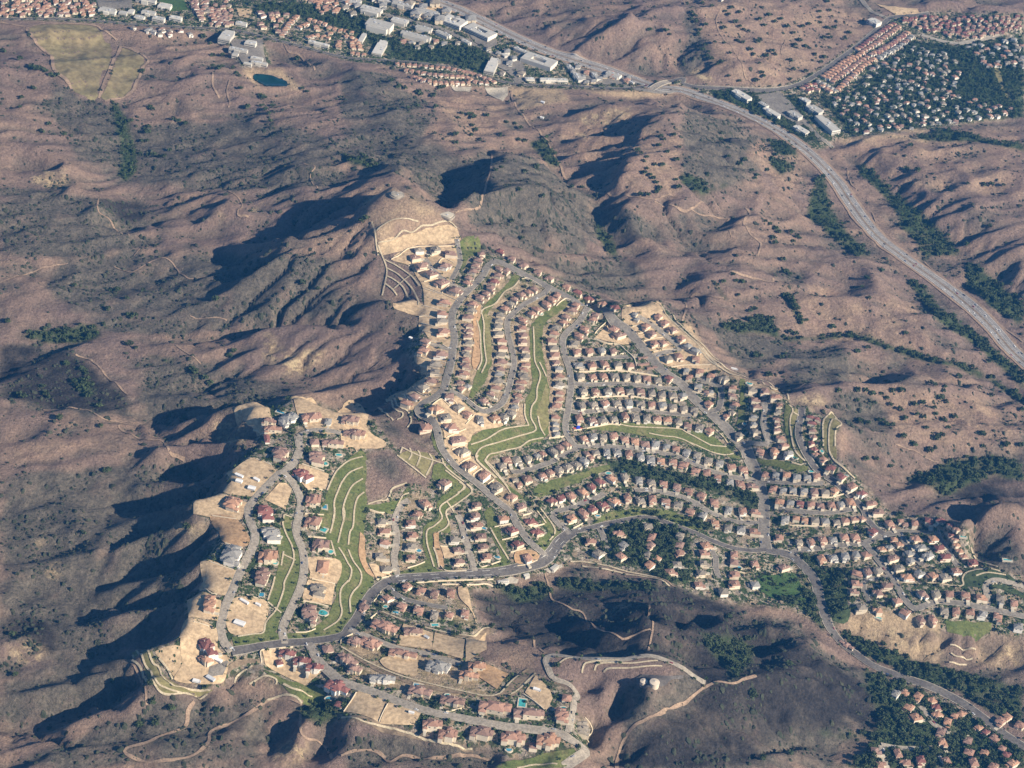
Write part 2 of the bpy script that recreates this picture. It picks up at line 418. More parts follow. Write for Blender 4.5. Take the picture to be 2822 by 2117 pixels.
# stream-power erosion on a 10 m grid (dendritic gullies)
def erode(h, k, steps=9, cell=10.0, dif=.014):
    ny, nx = h.shape; n = ny * nx
    idx = np.arange(n).reshape(ny, nx)
    nb = [(-1, -1), (-1, 0), (-1, 1), (0, -1), (0, 1), (1, -1), (1, 0), (1, 1)]
    kf = k.ravel()
    for st in range(steps):
        hp = np.pad(h, 1, mode='constant', constant_values=1e6); ip = np.pad(idx, 1, mode='edge')
        best = np.zeros((ny, nx)); rec = idx.copy(); dist = np.full((ny, nx), cell)
        for dy, dx in nb:
            L = cell * math.hypot(dy, dx)
            s = (h - hp[1 + dy:ny + 1 + dy, 1 + dx:nx + 1 + dx]) / L
            m = s > best
            best = np.where(m, s, best); rec = np.where(m, ip[1 + dy:ny + 1 + dy, 1 + dx:nx + 1 + dx], rec); dist = np.where(m, L, dist)
        hf = h.ravel().copy(); order = np.argsort(-hf, kind='stable'); rf = rec.ravel()
        A = np.ones(n).tolist(); r = rf.tolist()
        for i in order.tolist():
            j = r[i]
            if j != i: A[j] += A[i]
        A = np.minimum(np.array(A), 400.0)
        # implicit update from the outlets up
        F = (kf * np.sqrt(A) / dist.ravel()).tolist(); hl = hf.tolist()
        for i in order[::-1].tolist():
            j = r[i]
            if j != i and hl[i] > hl[j]:
                f = F[i]; hl[i] = (hl[i] + f * hl[j]) / (1 + f)
        h = np.array(hl).reshape(ny, nx)
        h = h +  dif * (blur(h, 1) - h) * 4 * (k > .01)
    return h

sub = HT[::2, ::2]
ksub = blur(np.clip(wild[::2, ::2] * 1.2 - .2, 0, 1), 1) * .40
er = erode(sub.copy(), ksub, 9)
HT = HT + blur(resample(er - sub, (NY, NX)), 1)
HT = erode(HT, np.clip(wild * 1.2 - .2, 0, 1) * .24, 6, DX, .004)

def hmap(xy):
    xy = np.asarray(xy, float)
    fx = np.clip((xy[..., 0] - X0) / DX, 0, NX - 1.001); fy = np.clip((xy[..., 1] - Y0) / DX, 0, NY - 1.001)
    i = fx.astype(int); j = fy.astype(int); fx = fx - i; fy = fy - j
    return (HT[j, i] * (1 - fx) + HT[j, i + 1] * fx) * (1 - fy) + (HT[j + 1, i] * (1 - fx) + HT[j + 1, i + 1] * fx) * fy

def ground(P):
    """where the sight line through each surveyed point meets the ground: (n,3)"""
    d = rays(P); d = d / -d[:, 2:3]
    n = len(d); z = np.full(n, 140.0); prev = z.copy(); done = np.zeros(n, bool); out = np.zeros((n, 3))
    for k in range(140):
        t = CAM_H - z; xy = d[:, :2] * t[:, None]; h = hmap(xy)
        hit = (h >= z) & ~done
        if hit.any():
            a = z[hit] + 2.0; b = z[hit]; dd = d[hit]
            for _ in range(7):
                m = (a + b) / 2; q = dd[:, :2] * (CAM_H - m)[:, None]; up = hmap(q) >= m
                b = np.where(up, m, b); a = np.where(up, a, m)
            q = dd[:, :2] * (CAM_H - b)[:, None]; out[hit] = np.column_stack([q, hmap(q)]); done |= hit
        z = z - 2.0
    if (~done).any():
        q = d[~done, :2] * (CAM_H + 60); out[~done] = np.column_stack([q, hmap(q)])
    return out
def G(s): return ground(pix(s))
# ------------------------------------------------------------------ materials (all procedural)
class NB:
    def __init__(s, name, rough=.9, spec=.2):
        s.m = bpy.data.materials.new(name); s.m.use_nodes = True
        s.t = s.m.node_tree; s.b = s.t.nodes['Principled BSDF']
        s.b.inputs['Roughness'].default_value = rough
        s.b.inputs['Specular IOR Level'].default_value = spec
        s.co = s.t.nodes.new('ShaderNodeTexCoord')
    def n(s, typ, **kw):
        x = s.t.nodes.new(typ)
        for k, v in kw.items(): setattr(x, k, v)
        return x
    def l(s, a, b): s.t.links.new(a, b)
    def noise(s, scale, detail=3, rough=.6, coord='Object', lo=.35, hi=.65, sx=None):
        n = s.n('ShaderNodeTexNoise'); n.inputs['Scale'].default_value = scale; n.inputs['Detail'].default_value = detail; n.inputs['Roughness'].default_value = rough
        src = s.co.outputs[coord]
        if sx:
            mp = s.n('ShaderNodeMapping'); mp.inputs['Scale'].default_value = sx; s.l(src, mp.inputs['Vector']); src = mp.outputs[0]
        s.l(src, n.inputs['Vector'])
        r = s.n('ShaderNodeMapRange'); r.inputs['From Min'].default_value = lo; r.inputs['From Max'].default_value = hi
        s.l(n.outputs['Fac'], r.inputs['Value']); return r.outputs[0]
    def attr(s, name):
        a = s.n('ShaderNodeAttribute', attribute_name=name); return a.outputs['Fac']
    def mix(s, fac, a, b):
        m = s.n('ShaderNodeMix', data_type='RGBA')
        for sock, v in ((m.inputs[0], fac), (m.inputs[6], a), (m.inputs[7], b)):
            if isinstance(v, (int, float)): sock.default_value = v
            elif isinstance(v, tuple): sock.default_value = (*v, 1)
            else: s.l(v, sock)
        return m.outputs[2]
    def math(s, op, a, b=0.0):
        m = s.n('ShaderNodeMath', operation=op)
        for sock, v in ((m.inputs[0], a), (m.inputs[1], b)):
            if isinstance(v, (int, float)): sock.default_value = v
            else: s.l(v, sock)
        m.use_clamp = True; return m.outputs[0]
    def mul(s, col, fac):
        m = s.n('ShaderNodeMix', data_type='RGBA', blend_type='MULTIPLY'); m.inputs[0].default_value = 1
        s.l(col, m.inputs[6])
        c = s.n('ShaderNodeCombineColor')
        for i in range(3): s.l(fac, c.inputs[i])
        s.l(c.outputs[0], m.inputs[7]); return m.outputs[2]
    def rng(s, v, lo, hi):
        r = s.n('ShaderNodeMapRange'); r.inputs['To Min'].default_value = lo; r.inputs['To Max'].default_value = hi; s.l(v, r.inputs['Value']); return r.outputs[0]
    def bump(s, v, strength, dist):
        b = s.n('ShaderNodeBump'); b.inputs['Strength'].default_value = strength; b.inputs['Distance'].default_value = dist
        s.l(v, b.inputs['Height']); s.l(b.outputs[0], s.b.inputs['Normal'])
    def out(s, c): s.l(c, s.b.inputs['Base Color']); return s.m
    def rand(s):
        return s.n('ShaderNodeObjectInfo').outputs['Random']

def mat_two(name, a, b, scale, rough=.9, detail=4, lo=.35, hi=.65, grain=None, spec=.2, sx=None):
    k = NB(name, rough, spec); c = k.mix(k.noise(scale, detail, lo=lo, hi=hi, sx=sx), a, b)
    if grain: c = k.mul(c, k.rng(k.noise(grain, 2, .7), .72, 1.2))
    return k.out(c)

def mat_varied(name, a, b, rough=.85, amp=(.8, 1.15), scale=.6, spec=.25):
    k = NB(name, rough, spec); c = k.mix(k.noise(scale, 3), a, b)
    return k.out(k.mul(c, k.rng(k.rand(), *amp)))

def make_hill():
    k = NB('hillside_grass', .95, .1)
    grass = k.mix(k.noise(.006, 5, .6, lo=.38, hi=.62), (.224, .163, .138), (.288, .204, .154))
    grass = k.mix(k.math('MULTIPLY', k.noise(.022, 5, .65, lo=.5, hi=.75), .7), grass, (.172, .134, .108))
    grass = k.mix(k.math('MULTIPLY', k.noise(.05, 6, .7, lo=.62, hi=.74), .8), grass, (.34, .255, .165))
    scr = k.mix(k.noise(.05, 6, .75, lo=.4, hi=.6), (.105, .095, .080), (.168, .146, .116))
    scr = k.mix(k.math('MULTIPLY', k.noise(.16, 4, .7, lo=.52, hi=.66), .75), scr, (.046, .050, .038))
    c = k.mix(k.attr('scrub'), grass, scr)
    c = k.mix(k.attr('dense'), c, k.mix(k.noise(.06, 6, .75, lo=.38, hi=.62), (.030, .028, .029), (.055, .049, .046)))
    warm = k.mix(k.noise(.03, 5, lo=.4, hi=.6), (.28, .195, .150), (.335, .242, .172))
    c = k.mix(k.math('MULTIPLY', k.attr('warm'), k.noise(.02, 5, .7, lo=.3, hi=.5)), c, warm)
    pale = k.mix(k.noise(.08, 6, .75, lo=.42, hi=.58), (.27, .20, .13), (.56, .44, .27))
    c = k.mix(k.math('MULTIPLY', k.attr('pale'), k.noise(.07, 5, .7, lo=.4, hi=.56)), c, pale)
    yard = k.mix(k.noise(.06, 4, .7, lo=.42, hi=.58), (.36, .28, .19), (.255, .225, .185))
    yard = k.mix(k.noise(.085, 3, .6, lo=.47, hi=.53), yard, (.055, .082, .034))
    yard = k.mix(k.math('MULTIPLY', k.noise(.13, 3, .6, lo=.54, hi=.62), .8), yard, (.52, .45, .35))
    dry = k.mix(k.noise(.05, 5, .7), (.50, .375, .235), (.42, .315, .205))
    green = k.mix(k.noise(.07, 5, .7), (.035, .06, .026), (.085, .105, .05))
    c = k.mix(k.attr('dev'), c, yard)
    c = k.mix(k.attr('dry'), c, dry)
    c = k.mix(k.attr('wood'), c, green)
    c = k.mul(c, k.rng(k.noise(.24, 6, .8, lo=.3, hi=.7), .52, 1.46))
    k.bump(k.noise(.11, 7, .75, lo=.2, hi=.8), .9, 4.0)
    return k.out(c)

M = {}
M['hill'] = make_hill()
M['asphalt'] = mat_two('asphalt', (.19, .172, .148), (.245, .222, .19), .05, .9, grain=.3)
M['freeway'] = mat_two('freeway_surface', (.25, .235, .22), (.31, .29, .27), .05, .9, grain=.3)
M['asphalt_dark'] = mat_two('asphalt_dark', (.11, .10, .094), (.155, .143, .13), .05, .9, grain=.3)
M['asphalt_pale'] = mat_two('asphalt_pale', (.30, .265, .215), (.36, .315, .255), .05, .9, grain=.3)
M['concrete'] = mat_two('concrete', (.32, .29, .24), (.40, .36, .29), .08, .9, grain=.4)
M['drain'] = mat_two('drain_concrete', (.46, .385, .26), (.56, .475, .33), .08, .9, grain=.5)
M['dirt_track'] = mat_two('dirt_track', (.265, .19, .14), (.36, .26, .18), .06, .95, grain=.4)
M['tan'] = mat_two('graded_soil', (.58, .435, .27), (.44, .325, .205), .045, .95, detail=8, grain=.2)
M['orange_soil'] = mat_two('orange_soil', (.47, .30, .165), (.39, .26, .15), .03, .95, detail=6, grain=.22)
M['green'] = mat_two('irrigated_slope', (.088, .120, .034), (.180, .185, .070), .03, .95, detail=7, grain=.16)
for nm_, a_, b_, c_ in (('green', (.088, .120, .034), (.160, .170, .062), (.24, .20, .105)),):
    k = NB('irrigated_slope', .95, .2); c = k.mix(k.noise(.03, 7, .7), a_, b_); c = k.mix(k.math('MULTIPLY', k.noise(.055, 6, .75, lo=.53, hi=.66), .7), c, c_)
    c = k.mix(k.math('MULTIPLY', k.noise(.14, 4, .7, lo=.56, hi=.66), .7), c, (.045, .075, .026)); M['green'] = k.out(k.mul(c, k.rng(k.noise(.3, 4, .75), .62, 1.3)))
M['olive'] = mat_two('dry_green_slope', (.185, .178, .070), (.275, .235, .115), .03, .95, detail=7, grain=.16)
M['lawn'] = mat_two('lawn', (.045, .098, .03), (.075, .125, .04), .05, .95, detail=5, grain=.25)
M['field'] = mat_two('field_grass', (.205, .178, .092), (.245, .195, .108), .012, .95, detail=6, grain=.08)
M['wild_green'] = mat_two('dark_green', (.035, .058, .026), (.075, .10, .045), .05, .95, detail=6, grain=.2)  # naturally dark green planting, deeper in tone than the irrigated slopes
M['brown_slope'] = mat_two('planted_brown_slope', (.20, .15, .105), (.26, .20, .135), .05, .95, detail=6, grain=.2)
M['pond'] = mat_two('pond_water', (.006, .034, .036), (.009, .042, .044), .01, .12, spec=.5)
M['paint'] = mat_two('road_paint', (.62, .61, .56), (.7, .69, .64), .2, .8)
M['creamwall'] = mat_two('cream_masonry', (.66, .56, .40), (.72, .62, .46), .1, .9)
ROOFS = {'t': ((.32, .185, .135), (.39, .235, .175)), 'b': ((.26, .165, .13), (.32, .21, .17)), 'g': ((.235, .205, .165), (.295, .26, .21)),
         'w': ((.235, .23, .215), (.32, .31, .29)), 'r': ((.21, .088, .078), (.265, .118, .10)), 'o': ((.40, .225, .145), (.46, .275, .185))}
RNAME = {'t': 'terracotta', 'b': 'brown tile', 'g': 'taupe', 'w': 'pale grey', 'r': 'dark red', 'o': 'orange'}
for q, (a, b) in ROOFS.items():
    k = NB(RNAME[q].replace(' ', '_') + '_roof', .8, .25)
    c = k.mix(k.noise(.45, 4, .7), a, b)
    c = k.mul(c, k.rng(k.rand(), .84, 1.14))
    w = k.n('ShaderNodeTexWave'); w.inputs['Scale'].default_value = 1.1; w.inputs['Distortion'].default_value = 1.0
    k.l(k.co.outputs['Object'], w.inputs['Vector'])
    k.bump(w.outputs['Fac'], .35, .25)
    M['roof_' + q] = k.out(c)
M['stucco'] = mat_varied('cream_stucco', (.64, .55, .42), (.72, .63, .49), amp=(.8, 1.12))
M['whitestucco'] = mat_varied('white_stucco', (.74, .70, .62), (.80, .77, .70), amp=(.88, 1.05))
M['office'] = mat_varied('office_wall', (.58, .55, .48), (.66, .63, .56), amp=(.8, 1.15))
M['flatroof'] = mat_varied('flat_roof', (.42, .41, .37), (.52, .50, .45), amp=(.75, 1.2), scale=.15)
M['glass'] = mat_varied('dark_glass', (.05, .06, .07), (.07, .08, .09), rough=.2, spec=.5)
M['garage'] = mat_varied('garage_door', (.60, .55, .46), (.66, .6, .5))
M['chimney'] = mat_varied('chimney_stucco', (.5, .42, .32), (.56, .48, .38))
M['water'] = mat_two('pool_water', (.055, .33, .34), (.08, .40, .40), .3, .1, spec=.5)
M['bluewater'] = mat_two('deep_pool_water', (.05, .24, .36), (.06, .28, .40), .3, .1, spec=.5)
M['deck'] = mat_two('pool_deck', (.48, .43, .34), (.55, .50, .40), .4, .9)
M['bark'] = mat_two('bark', (.08, .06, .045), (.12, .09, .065), 2.0)
def leafmat(name, a, b, amp):
    k = NB(name, .9, .1)
    c = k.mix(k.noise(.55, 3, .7), a, b)
    return k.out(k.mul(c, k.rng(k.rand(), *amp)))
M['oak'] = leafmat('oak_leaves', (.038, .058, .028), (.080, .104, .048), (.75, 1.25))
M['street'] = leafmat('street_tree_leaves', (.042, .072, .028), (.088, .128, .050), (.75, 1.3))
M['shrub'] = mat_two('shrub_leaves', (.030, .040, .026), (.060, .064, .042), .045, grain=.4)
M['garden'] = mat_two('garden_leaves', (.030, .058, .022), (.075, .105, .04), .06, grain=.4)
M['tank'] = mat_two('painted_steel', (.62, .53, .41), (.66, .57, .45), .2, .6)
M['metal'] = mat_varied('grey_metal', (.5, .52, .54), (.56, .58, .6), rough=.5)
M['white'] = mat_varied('white_paint', (.78, .78, .76), (.82, .82, .8), rough=.5, amp=(.9, 1.0))
for nm, col in (('car_white', (.75, .75, .74)), ('car_silver', (.42, .43, .45)), ('car_black', (.025, .027, .03)), ('car_red', (.3, .03, .03)), ('car_blue', (.05, .09, .2))):
    M[nm] = mat_two(nm, col, tuple(min(1, v * 1.1) for v in col), .5, .35, spec=.5)
M['tyre'] = mat_two('tyre', (.02, .02, .02), (.03, .03, .03), 3)
M['redplastic'] = mat_two('red_plastic', (.6, .1, .08), (.65, .13, .1), .5, .5)
M['blueplastic'] = mat_two('blue_plastic', (.03, .06, .5), (.04, .08, .55), .5, .5)
M['mud'] = mat_two('construction_timber', (.38, .24, .13), (.46, .31, .18), .5)
# ------------------------------------------------------------------ helpers for objects
def link_mesh(name, V, F, mat=None, parent=None, smooth=False):
    me = bpy.data.meshes.new(name); me.from_pydata([tuple(map(float, v)) for v in V], [], [tuple(map(int, f)) for f in F])
    if mat is not None: me.materials.append(mat)
    if smooth: me.polygons.foreach_set('use_smooth', [True] * len(me.polygons))
    o = bpy.data.objects.new(name, me); COL.objects.link(o)
    if parent is not None: o.parent = parent
    return o

def fast_mesh(name, V, F, mat, smooth=False):
    """V (n,3), F (m,3|4) as arrays"""
    me = bpy.data.meshes.new(name); V = np.asarray(V, np.float32); F = np.asarray(F, np.int32)
    k = F.shape[1]
    me.vertices.add(len(V)); me.vertices.foreach_set('co', V.ravel())
    me.loops.add(F.size); me.loops.foreach_set('vertex_index', F.ravel())
    me.polygons.add(len(F)); me.polygons.foreach_set('loop_start', np.arange(0, F.size, k, dtype=np.int32))
    me.polygons.foreach_set('use_smooth', np.full(len(F), smooth))
    me.materials.append(mat); me.update(calc_edges=True)
    o = bpy.data.objects.new(name, me); COL.objects.link(o); return o

def tag(o, label=None, cat=None, group=None, kind=None):
    if label: o['label'] = label
    if cat: o['category'] = cat
    if group: o['group'] = group
    if kind: o['kind'] = kind
    return o

def thing(name, label, cat, loc=(0, 0, 0), rz=0.0, group=None):
    o = bpy.data.objects.new(name, None); COL.objects.link(o); o.empty_display_size = 2
    o.location = tuple(float(v) for v in loc); o.rotation_euler = (0, 0, float(rz)); return tag(o, label, cat, group)

def copy_tree(o, parent=None):
    kids = [c for c in o.children]
    c = o.copy(); COL.objects.link(c)
    if parent is not None: c.parent = parent
    for ch in kids: copy_tree(ch, c)
    return c

# ------------------------------------------------------------------ ground cover
def mask(lines, n=1, extra=None):
    m = np.zeros(NX * NY, bool)
    for ln in lines.strip().splitlines(): m |= pip(PX, PY, pix(ln))
    return blur(m.reshape(NY, NX).astype(float), n)

pp = project(np.column_stack([GX.ravel(), GY.ravel(), HT.ravel()])); PX, PY = pp[:, 0], pp[:, 1]
SCRUB = '''
A 300,480 480,600 560,660 760,680 880,850 880,1100 700,1150 500,1050 420,880 300,700
A 640,1290 960,1300 980,1420 800,1470 720,1430
A 900,800 1600,780 2209,900 2209,1200 1500,1250 900,1200
A 0,1200 600,1280 900,1550 900,1659 0,1659
B 0,450 300,470 600,750 700,900 600,1100 350,1150 0,1000
B 980,1000 1240,1000 1480,1200 1650,1280 1690,1500 1600,1650 1100,1590 780,1400 900,1300
B 700,1000 980,990 900,1330 620,1320 450,1150
B 1650,1290 1800,1290 2130,1560 1900,1560 1720,1500
D 0,560 480,600 820,900 870,1070 640,1040 280,1000 0,950
D 400,0 2209,0 2209,380 1200,520 600,480 300,200
D 1500,720 1900,880 1700,980 1200,1050 850,1000 1000,700
D 0,1400 900,1360 1450,1400 1400,1659 0,1659
G 0,0 1300,0 1430,150 1300,480 1200,700 600,950 0,850
G 1000,1250 1700,1200 1720,1659 0,1659 500,1450
G 0,1000 850,930 880,1200 0,1400
H 830,500 1000,520 1300,560 1500,330 2212,500 2212,1000 1350,900 1250,850 1000,780
H 0,1380 400,1450 1000,1580 1000,1659 0,1659
H 1780,1120 2212,1040 2212,1659 1780,1659 1850,1450
I 0,500 300,590 700,700 1000,950 1250,1050 1260,1400 1000,1500 1000,1659 0,1659
F 950,870 1250,900 1400,1150 1350,1300 1100,1150 950,1000
F 230,450 450,520 700,560 700,640 450,740 240,600
F 700,640 1050,560 1080,800 650,860
E 1300,60 1800,0 2000,100 1800,300 1700,250 1400,130
E 190,1310 290,1275 390,1330 430,1430 330,1480 220,1460
E 190,1010 270,1010 430,1180 560,1250 450,1240 280,1130
C 0,700 350,800 600,950 500,1150 150,1250 0,1150
C 0,0 100,0 250,430 150,430 0,500
I 1350,1030 2212,1020 2212,1300 1600,1080
I 1870,150 2212,200 2212,420 2000,350
'''
WARM = '''
D 240,1000 520,1005 490,1110 360,1160
D 0,1150 300,1200 700,1100 500,1300 0,1350
B 120,1260 330,1170 430,1260 640,1400 750,1480 600,1560 380,1570 200,1500
B 0,1440 200,1480 240,1659 0,1659
A 1800,1659 2209,1450 2209,1659
B 640,620 900,580 1100,700 1000,850 700,940 500,950
B 1400,850 1950,720 1930,900 1450,960
B 1500,950 2209,800 2209,1300 1700,1250
F 600,150 1500,300 1700,650 1100,560 600,500
F 1300,850 2209,950 2209,1300 1400,1200
C 500,900 900,1000 700,1300 400,1000
C 1000,900 2209,820 2209,1300 1300,1200
I 0,650 60,760 40,800 0,800
C 0,0 700,0 1300,130 700,560 300,560
B 1100,570 1450,570 1500,640 1200,800 1100,650
H 880,860 1250,900 1320,1010 1100,1030 920,950
E 400,1500 500,1480 560,1520 480,1580
E 600,1350 650,1370 640,1430 590,1420
H 1200,1060 1400,1050 1500,1150 1380,1180
V 1050,620 1330,470 1350,700 1100,720
F 900,1060 1030,1100 1100,1250 1020,1330
S 340,700 480,720 570,900 580,1150 400,1150
S 0,1460 100,1480 170,1659 0,1659
'''
PALE = '''
D 1330,1160 1430,1010 1560,1040 1670,1160 1560,1240 1420,1240
D 1720,470 1850,600 2120,600 2080,720 1900,800 1700,660
A 150,1150 330,1090 450,1100 440,1250 250,1200
A 600,1420 800,1440 720,1480
A 1600,1350 1690,1340 1650,1420
A 1300,1400 1480,1380 1450,1430 1340,1440
G 180,240 300,80 330,190 250,260
G 300,380 380,280 420,420 340,470
G 0,850 150,780 300,880 250,1000 60,980
G 1100,100 1250,0 1400,120 1180,180
H 1720,640 1880,560 1900,600 1700,700
V 1400,1240 1700,1150 1900,1250 1700,1420 1450,1440
B 1500,760 1900,680 1850,830 1560,810
B 1480,860 1650,860 1600,920
B 1450,1180 1850,1230 1700,1250
F 680,920 900,850 960,980 820,1010
I 1080,680 1300,710 1500,740 1700,790 1730,940 1850,1010 1500,960 1250,850 1030,770
I 1930,860 2212,850 2212,1010 2000,1000 1890,950
C 60,400 150,470 300,540 150,540 60,480
L 260,1200 420,1290 620,1470 500,1480 330,1300
R 1180,1360 1350,1180 1560,1180 1200,1400
'''
DRY = '''
B 1080,570 1420,580 1480,650 1250,690 1160,720
B 1560,590 1900,640 2209,600 2209,560 1900,590
A 1570,450 1820,450 1960,580 1880,580 1800,490 1640,490 1700,590 1600,500
C 1000,910 1380,870 1600,910 1600,930 1350,890 1050,925
C 1380,830 1600,840 1580,860 1400,850
F 0,440 40,430 150,590 260,720 400,790 640,870 600,890 380,810 200,720
E 860,330 910,340 880,450 880,560 890,680 860,850 820,920 840,800 850,600 840,400
P 450,1390 700,1450 1130,1500 1180,1659 0,1659 0,1480
'''
WOOD = '''
F 770,520 1000,515 1100,505 1200,520 1320,560 1600,655 1800,695 2000,785 2209,925 2209,960 2000,815 1800,725 1600,690 1300,595 1100,530 960,535 780,550
F 640,230 700,260 760,370 790,430 750,450 720,370 660,280
F 230,440 300,440 420,420 520,380 600,410 620,500 700,530 760,500 770,550 680,560 560,500 400,500 260,480
F 160,120 220,170 300,280 280,290 200,200
C 1160,1100 1420,1290 1600,1430 1800,1640 1740,1659 1560,1480 1380,1320 1140,1130
C 0,1120 120,1150 160,1220 300,1180 280,1220 120,1260 0,1190
C 560,1020 700,1040 740,1090 640,1130 580,1080
C 560,900 700,930 740,1000 640,1010 580,960
B 1230,930 1330,890 1390,1000 1400,1080 1340,1060 1260,980
B 1640,1400 1690,1480 1760,1560 1790,1659 1740,1659 1680,1560 1630,1480
B 150,1020 0,990 0,1040 200,1090 240,1060
C 1380,1440 1700,1580 1800,1659 1700,1659 1500,1560
D 940,630 1000,640 1130,660 1120,700 1020,670
D 450,820 560,780 600,880 580,910 480,850
H 1380,430 2000,470 2050,500 1700,510 1420,500
I 110,780 240,800 420,850 480,900 350,1090 200,920
I 640,1405 1000,1430 1400,1400 1400,1440 1000,1470 700,1430
G 1900,1270 2040,1270 2060,1330 1960,1330
B 0,90 330,250 600,290 920,310 1000,440 930,480 700,410 380,400 200,300 0,200
Y 300,30 900,30 1300,150 1250,300 1100,260 750,150 300,90
C 1100,600 1480,270 1800,300 2209,240 2209,760 2000,770 1500,830 1100,880 900,650
C 150,560 330,590 330,600 560,600 760,640 900,940 760,900 500,760 200,620
I 540,245 640,260 800,420 860,560 930,760 900,780 800,620 700,600 660,560 800,520 780,420 680,300
I 760,270 880,260 880,390 1060,350 1070,600 1060,680 1010,730 940,680 900,520 860,430
I 1000,760 1250,870 1500,960 1900,1060 2212,1140 2212,1420 2000,1300 1800,1180 1500,1080 1150,900
I 1180,1010 1400,1090 1800,1280 2212,1560 2212,1659 1100,1659 1300,1400 1200,1130
C 1090,1030 1200,1090 1400,1280 1620,1440 1700,1659 1560,1659 1400,1400 1250,1210
C 830,1290 870,1140 920,1150 960,1350 1060,1500 1230,1659 1100,1659 900,1480 800,1400
F 1430,140 1560,200 1700,360 1900,500 2209,760 2209,860 1900,580 1650,420
F 1830,0 2050,170 2209,330 2209,460 2000,330 1850,180
F 1450,1440 1750,1330 2000,1290 2209,1340 2209,1460 2000,1420 1700,1560 1600,1500
O 0,0 700,150 850,300 880,480 700,440 400,300 0,150
R 1250,60 1700,60 2212,200 2212,1000 2000,950 1800,860 1500,740 1180,650 1080,480 1200,260
M 850,780 1100,760 1400,850 1800,920 2212,1020 2212,1160 1500,1060 1100,960
M 1000,1450 1600,1430 2212,1600 2212,1659 1100,1659
C 1500,880 1700,840 1900,870 2100,930 2209,930 2209,970 1900,920 1600,920
D 120,520 280,480 450,470 560,430 650,480 660,530 500,570 300,560
A 720,650 760,670 820,800 880,1000 880,1100 820,1180 740,1120 800,1050
H 1000,480 1080,460 1180,500 1330,440 1360,530 1180,590 1080,540
V 1780,820 1980,860 2060,960 1900,1040 1760,980
'''
HALFDRY = '''
E 820,60 990,40 1340,200 1600,340 1480,520 1480,1000 1380,1180 1000,1030 690,880 760,500
E 560,1000 900,1030 1200,1480 1100,1659 900,1450 680,1200
H 60,740 1000,1000 1100,1200 600,1200 0,1060
H 150,100 350,60 500,400 330,420 200,300
H 400,470 820,500 880,740 600,720 380,560
'''
DENSE = '''
I 0,520 300,600 560,680 700,760 900,930 1000,1000 1200,1120 1270,1200 1300,1390 1000,1450 650,1480 400,1659 0,1659 0,1250 200,1120 0,1000
H 830,510 1000,520 1300,560 1500,420 2000,480 2212,500 2212,950 1900,920 1500,920 1300,880 1150,830 1000,780
H 2212,1060 2212,1659 1800,1659 1880,1450 2000,1330 2212,1250
D 0,560 300,600 560,650 800,900 860,1070 600,1000 250,980 0,920
G 0,640 300,700 440,880 300,900 0,800
F 1700,1500 2000,1420 2209,1400 2209,1659 1900,1659
A 640,1290 960,1310 970,1420 800,1460
'''
KNOLL = '''
B 190,1440 240,1580 400,1640 740,1590 760,1480 640,1370 430,1250 350,1160 270,1190 130,1310
J 60,200 200,270 400,340 560,600 590,860 480,880 40,740
E 170,1270 300,1240 420,1330 520,1420 600,1380 560,1520 480,1480 400,1500 170,1620 155,1450
E 190,960 290,930 430,1050 470,1130 480,1200 610,1260 620,1330 550,1440 440,1310 350,1240 280,1140 170,1030
'''
DEVM = '\n'.join(DEV.strip().splitlines())
masks = {'scrub': mask(SCRUB, 6), 'dense': mask(DENSE, 5), 'warm': mask(WARM, 5), 'pale': mask(PALE, 3), 'dry': mask(DRY, 1), 'wood': mask(WOOD, 1), 'dev': mask(DEVM, 1)}
# ragged natural edges
jag = .5 + .9 * fbm(GX / 34, GY / 34, 41, 4)
masks['dry'] = np.maximum(masks['dry'], mask(HALFDRY, 3) * np.clip(.45 + .9 * fbm(GX / 22, GY / 22, 44, 3), 0, .95) * masks['dev'])
SOFTDRY = '''
B 130,1300 340,1170 430,1250 640,1370 750,1470 600,1475 500,1500 400,1540 240,1580 190,1440
I 1040,690 1300,710 1500,740 1700,790 1730,940 1850,1010 1500,960 1250,850 1030,790
I 1930,840 2212,830 2212,1010 2000,1000 1890,950
E 0,1080 60,1240 150,1270 160,1640 560,1640 560,1500 420,1560 180,1600
'''
masks['dry'] = np.maximum(masks['dry'], mask(SOFTDRY, 4) * np.clip(.5 + .7 * fbm(GX / 30, GY / 30, 45, 4), 0, .8))
masks['dev'] = masks['dev'] * (1 - mask(KNOLL, 1))
for q in ('scrub', 'warm', 'pale', 'dense'): masks[q] = np.clip(masks[q] * 1.5 - .5 + (jag - .5) * masks[q] * (1 - masks[q] * .55) * 2.2, 0, 1)
masks['wood'] = np.clip(masks['wood'] * 1.25 - .1 + (jag - .6) * .7 * (masks['wood'] > .02), 0, 1)
masks['scrub'] = np.clip(masks['scrub'] + np.clip(fbm(GX / 90, GY / 60, 43, 4) * 1.7 - .15, 0, .6) * (1 - dev), 0, 1)
sl = np.gradient(HT, DX); lap = blur(HT, 8) - HT
masks['scrub'] = np.clip(masks['scrub'] + np.clip(lap / 3.0, 0, .5) * (1 - dev), 0, 1)      # brush keeps to the gullies

